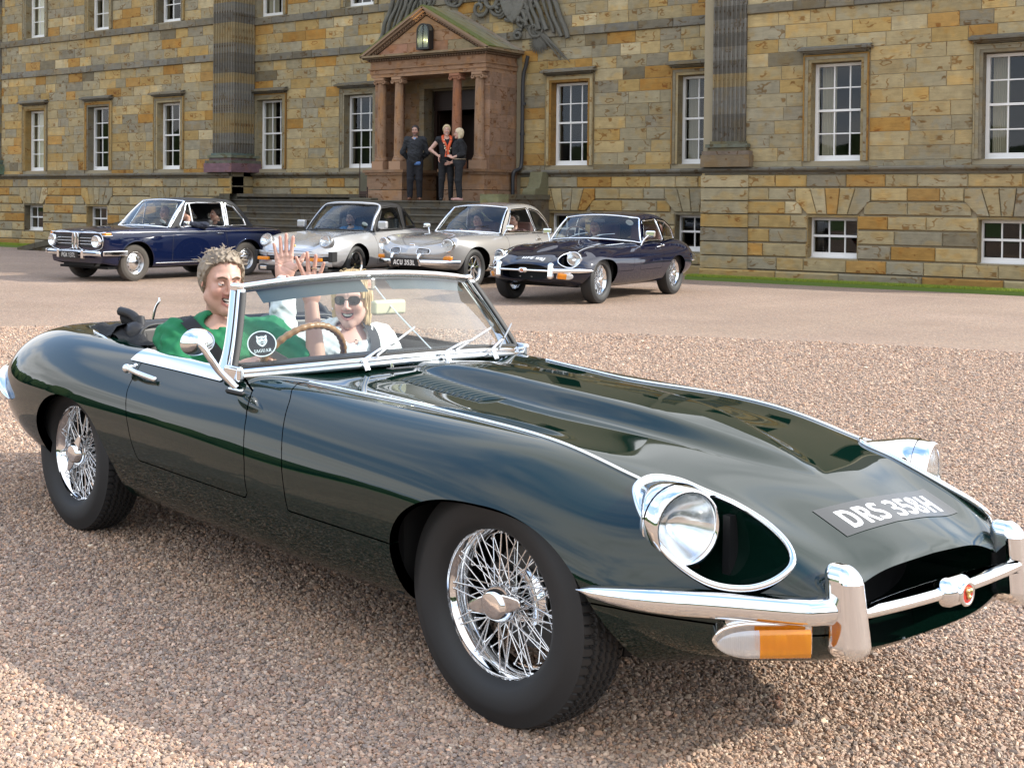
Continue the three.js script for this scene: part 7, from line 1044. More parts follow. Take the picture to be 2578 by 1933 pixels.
function skinTone(base, o = {}) { // colour of the face by place: lips, cheeks, brows' roots, the inside of the mouth, stubble
  const my = -0.064, open = o.open || 0.006, sml = o.smile === undefined ? 0.6 : o.smile;
  return (x, y, z) => { const ax = Math.abs(x), lip = 0.014 * sml * (ax / 0.03) ** 2, yy = y - lip; let c = base.slice(); const n = 0.95 + 0.1 * vnoise(x * 160, y * 160 + z * 90); c = c.map((v) => v * n); const ck = Math.exp(-((ax - 0.042) ** 2 + (y + 0.03) ** 2) / 0.0007) * (z > 0.03 ? 1 : 0); c = mixc(c, [base[0] * 1.02, base[1] * 0.72, base[2] * 0.66], 0.5 * ck); if (z > 0.06) { const inm = (ax / 0.027) ** 2 + ((yy - my) / (open + 0.0015)) ** 2; if (inm < 1 && z < 0.088) c = [0.09, 0.018, 0.015]; else if (Math.abs(yy - my) < open + 0.012 && ax < 0.029) c = mixc(c, o.lips || [0.42, 0.15, 0.13], 0.7); if (ax < 0.018 && Math.abs(y + 0.028) < 0.02) c = mixc(c, [base[0], base[1] * 0.75, base[2] * 0.7], 0.35); } if (o.beard && y < -0.035 && z > -0.01 && !(Math.abs(yy - my) < open + 0.008 && ax < 0.024)) c = mixc(c, o.beard, 0.75 * sstep(-0.035, -0.055, y)); if (ax > 0.078) c = mixc(c, [base[0], base[1] * 0.7, base[2] * 0.62], 0.4); return c; };
}
const frame = (c, F, U, s = 1, flip = 1) => { const f = V(...F).normalize(), u = V(...U); u.addScaledVector(f, -u.dot(f)).normalize(); const r = u.clone().cross(f).multiplyScalar(flip); return { c, s, to: (x, y, z) => { const a = x - c[0], b = y - c[1], d = z - c[2]; return [(a * r.x + b * r.y + d * r.z) / s, (a * u.x + b * u.y + d * u.z) / s, (a * f.x + b * f.y + d * f.z) / s]; }, at: (p) => [0, 1, 2].map((k) => c[k] + s * (p[0] * r.getComponent(k) + p[1] * u.getComponent(k) + p[2] * f.getComponent(k))), geo: (g) => { const m = new THREE.Matrix4().makeBasis(r, u, f); g.scale(s, s, s).applyMatrix4(m).translate(...c); return flip < 0 ? turned(g) : g; } }; };
function turned(g) { const ix = g.index; if (ix) { for (let i = 0; i < ix.count; i += 3) { const t = ix.getX(i + 1); ix.setX(i + 1, ix.getX(i + 2)); ix.setX(i + 2, t); } } return g; }
const inFrame = (fr, f) => (x, y, z) => { const q = fr.to(x, y, z); return f(q[0], q[1], q[2]) * fr.s; };
const boxOf = (pts, pad) => [[0, 1, 2].map((c) => Math.min(...pts.map((p) => p[c])) - pad), [0, 1, 2].map((c) => Math.max(...pts.map((p) => p[c])) + pad)];
const M_skin = std([1, 1, 1], 0.5, 0, { vertexColors: true }), M_hair = std([1, 1, 1], 0.55, 0, { vertexColors: true }), M_teeth = std([0.78, 0.74, 0.66], 0.25), M_eye = std([0.75, 0.74, 0.72], 0.15), M_iris = std([0.05, 0.06, 0.07], 0.1), M_shade = phys([0.012, 0.012, 0.014], { roughness: 0.06, ior: 1.5 });
// hand: wrist at the origin, fingers along +y, palm facing +z, thumb on +x
function handSDF(curl, spread) {
  const fg = [[0.027, 0.094, 0.073, 0.0088], [0.008, 0.098, 0.080, 0.0090], [-0.0115, 0.094, 0.074, 0.0086], [-0.030, 0.084, 0.058, 0.0078]], ch = [];
  fg.forEach(([x, y, L, r], i) => { let a = spread[i], c = 0, p = [x, y, 0.002]; const seg = [0.45, 0.30, 0.25]; seg.forEach((t, k) => { c += curl[i] * [0.45, 0.75, 0.6][k]; const l = L * t, q = [p[0] + Math.sin(a) * Math.cos(c) * l, p[1] + Math.cos(a) * Math.cos(c) * l, p[2] + Math.sin(c) * l]; ch.push([p, q, r * (1.04 - 0.09 * k), r * (0.97 - 0.11 * k)]); p = q; }); });
  const tc = curl[4], ts = spread[4]; const t0 = [0.022, 0.026, 0.010], t1 = [t0[0] + 0.036 * Math.sin(0.75 + ts), t0[1] + 0.036 * Math.cos(0.75 + ts), 0.014 + 0.02 * tc], t2 = [t1[0] + 0.031 * Math.sin(0.5 + ts), t1[1] + 0.031 * Math.cos(0.5 + ts), t1[2] + 0.02 * tc], t3 = [t2[0] + 0.025 * Math.sin(0.38 + ts), t2[1] + 0.025 * Math.cos(0.38 + ts), t2[2] + 0.016 * tc];
  return (x, y, z) => {
    let p = 1e9; for (const [kx, ky] of [[0.026, 0.088], [0.008, 0.092], [-0.0115, 0.088], [-0.029, 0.079]]) p = sm(p, capD(x, y, z, [kx * 0.72, 0.008, 0], [kx, ky, 0], 0.0125, 0.0105), 0.012);
    p = sm(p, ellD(x, y, z, [0.021, 0.036, 0.008], [0.017, 0.030, 0.014]), 0.014); p = sm(p, ellD(x, y, z, [-0.024, 0.034, 0.006], [0.013, 0.032, 0.013]), 0.012); p = sm(p, capD(x, y, z, [0, -0.03, 0], [0, 0.012, 0], 0.0255, 0.024) * 0.9, 0.02);
    let f = 1e9; for (const [a, b, ra, rb] of ch) f = Math.min(f, capD(x, y, z, a, b, ra, rb)); let t = capD(x, y, z, t0, t1, 0.0145, 0.0115); t = sm(t, capD(x, y, z, t1, t2, 0.0112, 0.0095), 0.006); t = sm(t, capD(x, y, z, t2, t3, 0.0098, 0.0078), 0.006);
    const crease = 0.0012 * Math.exp(-(((y - 0.062 - 0.25 * x) / 0.003) ** 2)) * (z > 0 ? 1 : 0) + 0.0012 * Math.exp(-(((y - 0.048 + 0.5 * x) / 0.003) ** 2)) * (z > 0 ? 1 : 0);
    return sm(sm(p, f, 0.008), t, 0.012) + crease;
  };
}
const handTone = (base) => (x, y, z) => { const n = 0.93 + 0.14 * vnoise(x * 110, y * 110 + z * 60), k = sstep(0.10, 0.17, y) * 0.6 + 0.25 * vnoise(x * 45 + 3, y * 45); return [base[0] * n, base[1] * n * (1 - 0.22 * k), base[2] * n * (1 - 0.26 * k)]; };
function faceParts(g, fr, o) { // eyes, teeth, brows, glasses as pieces of their own
  const my = -0.064, sml = o.smile === undefined ? 0.6 : o.smile, put = (q) => fr.geo(q);
  if (!o.shades) for (const s of [-1, 1]) { obj('eye', put(sph(0.0115, 0.031 * s, 0.005, 0.0785, 14, 10)), M_eye, g); obj('iris', put(sph(0.0055, (0.031 + 0.0) * s + (o.look || 0) * 0.004, 0.0045, 0.0862, 10, 8)), M_iris, g); const lid = new THREE.SphereGeometry(0.0128, 14, 8, 0, 6.2832, 0, 1.12).rotateX(0.55).translate(0.031 * s, 0.0055, 0.0785), low = new THREE.SphereGeometry(0.0126, 14, 8, 0, 6.2832, 2.1, 1.04).rotateX(-0.15).translate(0.031 * s, 0.0045, 0.0785); const lg = merge([lid, low]); obj('eyelid', put(lg), std(o.base.map((v) => v * 0.92), 0.5), g); }
  if (o.brow) for (const s of [-1, 1]) obj('eyebrow', put(tube([[0.012 * s, 0.026, 0.0955], [0.028 * s, 0.032, 0.0915], [0.046 * s, 0.027, 0.0785]], 0.0036, 14, 6)), std(o.brow, 0.8), g);
  if (o.open > 0.005) obj('teeth', [put(gridGeo((u, v) => { const x = mix(-0.023, 0.023, u), lip = 0.014 * sml * (x / 0.03) ** 2; return [x, my + lip + o.open * mix(0.95, 0.02 - 0.3 * (o.full || 0), v), 0.0815 - 14 * x * x + 0.0012 * Math.abs(Math.sin(u * 25))]; }, 40, 4))].concat(o.lower ? [put(gridGeo((u, v) => { const x = mix(-0.02, 0.02, u), lip = 0.014 * sml * (x / 0.03) ** 2; return [x, my + lip - o.open * mix(0.5, 0.95, v), 0.078 - 14 * x * x]; }, 20, 3))] : []), M_teethD, g);
  if (o.shades || o.specs) for (const s of [-1, 1]) { const P = []; for (let k = 0; k < 20; k++) { const a = k / 20 * 6.2832, cx = Math.sign(Math.cos(a)) * Math.abs(Math.cos(a)) ** 0.75 * 0.0235, cy = Math.sign(Math.sin(a)) * Math.abs(Math.sin(a)) ** 0.75 * 0.0175; P.push([(0.032 + cx) * s, 0.005 + cy, 0.098 - 6 * (0.032 + cx) ** 2]); } if (o.shades) obj('sunglass_lens', put(gridGeo((u, v) => { const q = P[Math.floor(u * 20) % 20]; return [mix(0.032 * s, q[0], v), mix(0.005, q[1], v), mix(0.094, q[2], v)]; }, 20, 4)), M_shadeD, g); obj('glasses_frame', [put(tube(P, o.shades ? 0.0024 : 0.0014, 40, 6, true)), put(tube([[0.054 * s, 0.010, 0.082], [0.074 * s, 0.010, 0.03], [0.079 * s, 0.008, -0.01]], 0.002, 10, 6)), put(tube([[0.009 * s, 0.008, 0.098], [0, 0.010, 0.101]], 0.002, 4, 6))], o.shades ? std([0.03, 0.018, 0.012], 0.3) : M_trim, g); }
}
const M_teethD = M_teeth.clone(); M_teethD.side = THREE.DoubleSide; const M_shadeD = M_shade.clone(); M_shadeD.side = THREE.DoubleSide;
const hairLine = (z) => keys([[-0.11, -0.085], [-0.06, -0.075], [-0.02, -0.045], [0.005, -0.018], [0.03, 0.022], [0.055, 0.066], [0.085, 0.088], [0.12, 0.1]], z);
function hairMesh(fr, o, cell) {
  const w = o.w || 1, shp = o.long ? (x, y, z) => { const d = Math.min(ellD(x, y, z, [0, 0.030, -0.020], [0.093 * w, 0.107, 0.108]), capD(Math.abs(x), y, z, [0.064 * w, 0.02, -0.012], [0.066 * w, -0.10 - (o.longer || 0), -0.004], 0.032, 0.022)), back = ellD(x, y, z, [0, -0.035, -0.055], [0.082 * w, 0.085, 0.06]), face = ellD(x, y, z, [0.004, -0.03, 0.075], [0.062, 0.108, 0.085]); return -sm(-sm(d, back, 0.03), face, 0.012); } : (x, y, z) => Math.max(ellD(x, y, z, [0, 0.032, -0.016], [0.0785 * w + (o.vol || 0.008), 0.090 + (o.vol || 0.008) * 1.25, 0.094 + (o.vol || 0.008)]), (hairLine(z - 0.006 * Math.abs(x) / 0.07 + (o.recede || 0)) - y) * 0.75);
  const str = (x, y, z) => { const a = Math.atan2(x, z + 0.03); return o.long ? 0.0035 * Math.sin(a * 34 + 5 * vnoise(y * 40, a * 6)) : 0.0030 * Math.sin((x * 240 + 8 * vnoise(y * 46, z * 46))) + 0.002 * vnoise(x * 300, z * 300 + y * 120); };
  const f = inFrame(fr, (x, y, z) => shp(x, y, z) + str(x, y, z)), P = [fr.at([-0.12, -0.2, -0.13]), fr.at([0.12, 0.16, 0.13]), fr.at([0.12, -0.2, -0.13]), fr.at([-0.12, 0.16, 0.13])];
  const b = boxOf([fr.c], 0.2 * fr.s); return netMesh(f, b[0], b[1], cell, (x, y, z) => { const q = fr.to(x, y, z), t = vnoise(q[0] * 130 + 9, q[1] * 30 + q[2] * 30) * 0.7 + 0.3 * vnoise(q[0] * 400, q[2] * 400); return mixc(o.hair[0], o.hair[1], t); });
}
function strands(fr, n, seed, o) { // loose hairs that break the outline
  const r = rng(seed), L = []; for (let k = 0; k < n; k++) { const a = (r() - 0.5) * 5.2, el = 0.35 + r() * 1.15, p = [Math.sin(a) * Math.cos(el) * 0.084, 0.032 + Math.sin(el) * 0.097, -0.016 + Math.cos(a) * Math.cos(el) * 0.1], d = [p[0] * 0.35 + (r() - 0.5) * 0.02, 0.004 + 0.022 * r(), p[2] * 0.3 + (r() - 0.5) * 0.02]; const m = [p[0] + d[0] * 0.5 + (r() - 0.5) * 0.01, p[1] + d[1] * 0.8, p[2] + d[2] * 0.5], e = [p[0] + d[0] * (1 + r() * 0.6), p[1] + d[1] * (0.5 + r() * 0.9), p[2] + d[2]]; L.push(fr.geo(tube([p, m, e], 0.0011 + 0.001 * r(), 5, 4))); }
  return L;
}
// a whole figure. o.j: joints; o.parts says what it wears
function person(o) {
  const g = thing('person', o.label, 'person', o.at || [0, 0, 0], o.turn || 0, o.group), J = o.j, k = o.s || 1, R = (v) => v * k, cell = o.cell || 0.012, hc = o.hcell || cell * 0.6, base = o.base;
  const torso = (pad) => (x, y, z) => { let d = capD(x, y, z, J.pelvis, J.chest, R(0.135) + pad, R(0.15) + pad); d = sm(d, capD(x, y, z, J.sl, J.sr, R(0.066) + pad, R(0.066) + pad), R(0.09)); d = sm(d, ellD(x, y, z, [J.chest[0], J.chest[1] + R(0.04), J.chest[2]], [R(0.15) + pad, R(0.15) + pad, R(0.13) + pad]), R(0.05)); if (o.belly) d = sm(d, ellD(x, y, z, o.belly, [R(0.14) + pad, R(0.13) + pad, R(0.14) + pad]), R(0.06)); return sm(d, capD(x, y, z, [J.neck[0], J.neck[1] - R(0.03), J.neck[2]], J.neck, R(0.075) + pad, R(0.052) + pad), R(0.05)); };
  const arm = (s, pad, cut = 1) => (x, y, z) => { const S = J['s' + s], E = J['e' + s], W = J['w' + s]; let d = capD(x, y, z, S, E, R(0.055) + pad, R(0.042) + pad); if (cut > 1) d = sm(d, capD(x, y, z, E, W.map((v, c) => mix(E[c], v, cut - 1)), R(0.042) + pad, R(mix(0.042, 0.027, cut - 1)) + pad), R(0.02)); else if (cut < 1) { const t = V(x - S[0], y - S[1], z - S[2]).dot(V(E[0] - S[0], E[1] - S[1], E[2] - S[2])) / V(E[0] - S[0], E[1] - S[1], E[2] - S[2]).lengthSq(); d = Math.max(d, (t - cut) * 0.25); } return d; };
  const leg = (s, pad) => (x, y, z) => sm(capD(x, y, z, J['h' + s], J['k' + s], R(0.085) + pad, R(0.058) + pad), capD(x, y, z, J['k' + s], J['a' + s], R(0.057) + pad, R(0.042) + pad), R(0.03));
  const hf = frame(J.head, o.face, o.up || [0, 1, 0], k * (o.hs || 1)), skin = [];
  const flesh = (x, y, z) => { let d = torso(-0.004)(x, y, z); for (const s of ['l', 'r']) { if (J['e' + s]) d = sm(d, arm(s, 0, 2)(x, y, z), R(0.03)); if (J['h' + s]) d = sm(d, leg(s, -0.004)(x, y, z), R(0.04)); } return sm(d, capD(x, y, z, J.neck, hf.at([0, -0.12, -0.03]), R(0.052), R(0.052)), R(0.02)); };
  const all = Object.values(J).filter((p) => Array.isArray(p)), bb = boxOf(all, R(0.17)); skin.push(netMesh(flesh, bb[0], bb[1], cell * 1.15, () => base));
  const hb = boxOf([J.head], R(0.22)); hb[0][1] -= R(0.02); const st = skinTone(base, o); skin.push(netMesh(inFrame(hf, headSDF(o)), hb[0], hb[1], hc, (x, y, z) => st(...hf.to(x, y, z))));
  for (const h of o.hands || []) { const fr = frame(h.at, h.palm, h.dir, k * (h.s || 1), h.flip || 1), b = boxOf([fr.at([0, 0.08, 0])], R(0.15)), ht = handTone(base.map((v, i) => v * [1.05, 1, 0.98][i])); skin.push(netMesh(inFrame(fr, handSDF(h.curl, h.spread)), b[0], b[1], o.handCell || cell * 0.45, (x, y, z) => ht(...fr.to(x, y, z)))); }
  const body = obj('body', skin, M_skin, g);
  if (o.top) { const t = o.top, f = (x, y, z) => { let d = torso(t.pad || 0.012)(x, y, z); for (const s of ['l', 'r']) if (J['e' + s] && t.sleeve) d = sm(d, arm(s, t.pad2 || 0.014, t.sleeve)(x, y, z), R(0.025)); const nk = ellD(x, y, z, hf.at([0, -0.155, o.vneck ? 0.03 : 0.0]), [R(0.07), R(o.vneck || 0.045), R(0.075)]); d = -sm(-d, nk, 0.012); return d + (t.fold || 0) * (vnoise(x * 26 + y * 14, y * 30 - z * 22, 0, 3) - 0.5) + (t.fold || 0) * 0.5 * (vnoise(x * 60, y * 55 + z * 50, 0, 4) - 0.5); }; obj(t.name || 'shirt', netMesh(f, bb[0], bb[1], cell * 0.9), t.mat, g); }
  if (o.legs) { const f = (x, y, z) => { let d = capD(x, y, z, J.pelvis, [J.pelvis[0], J.pelvis[1] + R(0.08), J.pelvis[2]], R(0.145), R(0.13)); for (const s of ['l', 'r']) d = sm(d, leg(s, o.legs.pad || 0.012)(x, y, z), R(0.05)); return d + 0.008 * (vnoise(x * 24, y * 30 + z * 18, 0, 8) - 0.5); }; obj('trousers', netMesh(f, bb[0], bb[1], cell), o.legs.mat, g); for (const s of ['l', 'r']) { const a = J['a' + s], t = J['t' + s]; obj('shoe', netMesh((x, y, z) => sm(capD(x, y, z, [a[0], a[1] - R(0.055), a[2]], t, R(0.042), R(0.032)), capD(x, y, z, [a[0] - (t[0] - a[0]) * 0.25, a[1] - R(0.06), a[2] - (t[2] - a[2]) * 0.25], [a[0], a[1] - R(0.05), a[2]], R(0.034), R(0.04)), 0.02), ...boxOf([a, t], R(0.09)), cell * 0.7), o.shoes || M_black, g); } }
  const hair = obj('hair', merge([hairMesh(hf, o, hc * 1.05), ...(o.strands ? strands(hf, o.strands, 11, o).map((q) => paint(q, o.hair[1])) : [])]), M_hair, g); if (o.bald) { g.remove(hair); }
  faceParts(g, hf, { ...o, base }); return { g, hf, torso, J, flesh };
}
const CAUC = [0.56, 0.335, 0.255], CARP = [-4.0142, 0, -4.2836], CART = -0.2395;
function ribbon(f, pts, dir, w, pad, mat, name, g) { // a strap laid on a body: each point slides along dir until it meets the surface
  const n = pts.length, c = new THREE.CatmullRomCurve3(pts.map((p) => V(...p))), side = [], N = 30;
  for (let i = 0; i <= N; i++) { const q = c.getPoint(i / N), tg = c.getTangent(i / N), lat = tg.clone().cross(V(...dir)).normalize(); const row = []; for (const s of [-1, 0, 1]) { const b = q.clone().addScaledVector(lat, s * w / 2).addScaledVector(V(...dir), 0.35); let t = 0; for (let k = 0; k < 60; k++) { const d = f(b.x - dir[0] * t, b.y - dir[1] * t, b.z - dir[2] * t) - pad; if (d < 0.001) break; t += Math.max(0.002, d * 0.8); if (t > 0.8) break; } row.push([b.x - dir[0] * t, b.y - dir[1] * t, b.z - dir[2] * t]); } side.push(row); }
  const m = gridGeo((u, v) => side[Math.round(u * N)][Math.round(v * 2)], N, 2); return obj(name, m, mat, g);
}
const strapMat = std([0.012, 0.012, 0.014], 0.7, 0, { side: THREE.DoubleSide });
{ // the driver, waving
  const j = { pelvis: [0.46, 0.40, 0.35], chest: [0.535, 0.72, 0.35], neck: [0.575, 0.885, 0.355], head: [0.592, 1.052, 0.36], sl: [0.665, 0.835, 0.185], sr: [0.475, 0.825, 0.50], el: [0.872, 0.715, 0.10], wl: [0.832, 0.985, 0.10], er: [0.66, 0.60, 0.60], wr: [0.985, 0.775, 0.535], hl: [0.52, 0.36, 0.28], hr: [0.52, 0.36, 0.42], kl: [0.98, 0.46, 0.25], kr: [0.98, 0.46, 0.45], al: [1.3, 0.33, 0.25], ar: [1.3, 0.33, 0.45] };
  const shirt = std([0.012, 0.175, 0.068], 0.85, 0, { bumpMap: stoneBump, bumpScale: 0.001 }), X = [0.6, 0, -0.8];
  const P = person({ label: 'grey haired laughing driver in a green polo shirt, left hand raised to wave', at: CARP, turn: CART, j, base: CAUC, cell: 0.011, hcell: 0.0034, handCell: 0.0034, face: [0.965, -0.03, 0.25], up: [-0.03, 1, -0.02], w: 1.0, smile: 1.0, open: 0.0105, full: 0, lower: true, brow: [0.16, 0.10, 0.06], look: 0.6,
    hair: [[0.115, 0.085, 0.058], [0.36, 0.29, 0.21]], vol: 0.014, recede: 0.018, strands: 80, top: { mat: shirt, sleeve: 0.82, pad: 0.014, pad2: 0.024, fold: 0.016 },
    hands: [{ at: [0.83, 0.995, 0.10], palm: [0.80, 0.05, 0.60], dir: [-0.02, 1, 0.0], flip: -1, s: 1.02, curl: [0.08, 0.04, 0.1, 0.14, 0.15], spread: [0.42, 0.08, -0.10, -0.36, 0.28] }, { at: [0.99, 0.775, 0.53], palm: [0.2, -0.75, -0.6], dir: [0.85, 0.2, -0.25], flip: 1, curl: [1.3, 1.35, 1.35, 1.4, 0.6], spread: [0.05, 0, -0.03, -0.08, 0.1] }] });
  const t = P.torso(0.018); ribbon(t, [[0.42, 0.95, 0.475], [0.53, 0.87, 0.45], [0.63, 0.74, 0.38], [0.68, 0.60, 0.30]], [0.78, 0.25, 0.57], 0.052, 0.004, strapMat, 'seat_belt', P.g);
  const col = P.hf; obj('collar', [gridGeo((u, v) => { const a = mix(-2.9, 2.9, u), r = mix(0.062, 0.082, v), p = [Math.sin(a) * r * 1.05, mix(-0.118, -0.165, v) - 0.035 * Math.cos(a) * (0.6 + v) * 0.7 - 0.01, -0.035 + Math.cos(a) * r * 0.95]; return col.at(p); }, 40, 6)], Object.assign(shirt.clone(), { side: THREE.DoubleSide }), P.g);
  for (const y of [-0.20, -0.235]) { const q = col.at([0.005, y, 0.07]); let z = 0; const d = [0.95, 0.05, 0.28]; let b = [q[0] + 0.1, q[1], q[2] + 0.03]; for (let k = 0; k < 50 && t(...b) > 0.004; k++) b = b.map((v, c) => v - d[c] * 0.004); obj('button', sph(0.0055, ...b, 10, 8), std([0.6, 0.62, 0.5], 0.4), P.g); }
  const fr = frame([0.83, 0.995, 0.10], [0.80, 0.05, 0.60], [-0.02, 1, 0], 1.02, -1); obj('ring', fr.geo(new THREE.TorusGeometry(0.0098, 0.0018, 8, 24).rotateX(Math.PI / 2).translate(-0.0125, 0.118, 0.003)), std([0.8, 0.6, 0.35], 0.2, 1), P.g);
}
{ // the passenger, waving back
  const j = { pelvis: [0.40, 0.38, -0.35], chest: [0.47, 0.66, -0.35], neck: [0.50, 0.80, -0.355], head: [0.512, 0.952, -0.36], sl: [0.50, 0.755, -0.515], sr: [0.455, 0.765, -0.205], er: [0.44, 0.735, -0.03], wr: [0.384, 1.035, -0.10], el: [0.66, 0.58, -0.56], wl: [0.85, 0.56, -0.40], hl: [0.46, 0.36, -0.42], hr: [0.46, 0.36, -0.28], kl: [0.9, 0.44, -0.45], kr: [0.9, 0.44, -0.27], al: [1.2, 0.32, -0.45], ar: [1.2, 0.32, -0.27] };
  const knit = std([0.68, 0.71, 0.69], 0.9, 0, { bumpMap: texture(64, 8, (x) => { const v = 0.5 + 0.5 * Math.sin(x / 64 * 6.2832 * 8); return [v, v, v]; }, false), bumpScale: 0.003 });
  const P = person({ label: 'blonde passenger in a white jumper and dark sunglasses, right hand raised to wave', at: CARP, turn: CART, j, base: [0.60, 0.375, 0.30], cell: 0.011, hcell: 0.0036, handCell: 0.0036, face: [0.62, 0.0, 0.78], up: [0.0, 1, 0.03], w: 0.95, hs: 0.97, smile: 1.0, open: 0.008, full: 1, shades: true, lips: [0.5, 0.17, 0.15], hair: [[0.36, 0.24, 0.11], [0.66, 0.50, 0.28]], long: true, strands: 30,
    top: { mat: knit, sleeve: 1.93, pad: 0.016, pad2: 0.024, fold: 0.018, name: 'jumper' }, vneck: 0.075,
    hands: [{ at: [0.380, 1.045, -0.10], palm: [0.80, 0.05, 0.60], dir: [-0.03, 1, 0.0], flip: 1, s: 1.06, curl: [0.05, 0.03, 0.04, 0.08, 0.1], spread: [0.12, 0.0, -0.08, -0.22, 0.12] }] });
  const f2 = P.torso(0.02), col = P.hf; obj('collar', [gridGeo((u, v) => { const a = mix(-2.6, 2.6, u), r = mix(0.064, 0.105, v), p = [Math.sin(a) * r * 1.05, mix(-0.115, -0.175, v) - 0.05 * Math.cos(a) * (0.4 + v), -0.03 + Math.cos(a) * r * 0.95]; return col.at(p); }, 40, 6)], Object.assign(knit.clone(), { side: THREE.DoubleSide }), P.g);
  obj('earring', [sph(0.007, ...P.hf.at([-0.082, -0.04, 0.0]), 10, 8), sph(0.007, ...P.hf.at([0.082, -0.04, 0.0]), 10, 8)], M_chrome, P.g);
  ribbon(f2, [[0.42, 0.84, -0.50], [0.56, 0.76, -0.45], [0.64, 0.62, -0.36], [0.64, 0.5, -0.26]], [0.80, 0.2, 0.56], 0.045, 0.004, strapMat, 'seat_belt', P.g);
}
// standing on the top step
const stand = (x, z, y0, yaw, h, o = {}) => { const k = h / 1.72, c = Math.cos(yaw), s = Math.sin(yaw), L = (a, y, b) => [a * k * c + b * k * s, y * k, -a * k * s + b * k * c]; return { at: [x, y0, z], s: k, L, j: { pelvis: L(0, 0.92, 0), chest: L(0, 1.22, 0), neck: L(0, 1.43, -0.01), head: L(0, 1.595, 0.02), sl: L(0.175, 1.38, 0), sr: L(-0.175, 1.38, 0), hl: L(0.09, 0.88, 0), hr: L(-0.09, 0.88, 0), kl: L(0.10, 0.48, 0.02), kr: L(-0.10, 0.48, 0.02), al: L(0.11, 0.09, -0.02), ar: L(-0.11, 0.09, -0.02), tl: L(0.13, 0.035, 0.14), tr: L(-0.13, 0.035, 0.14) }, face: L(0, 0, 1) }; };
const cloth = (c) => std(c, 0.88, 0, { bumpMap: stoneBump, bumpScale: 0.003 });
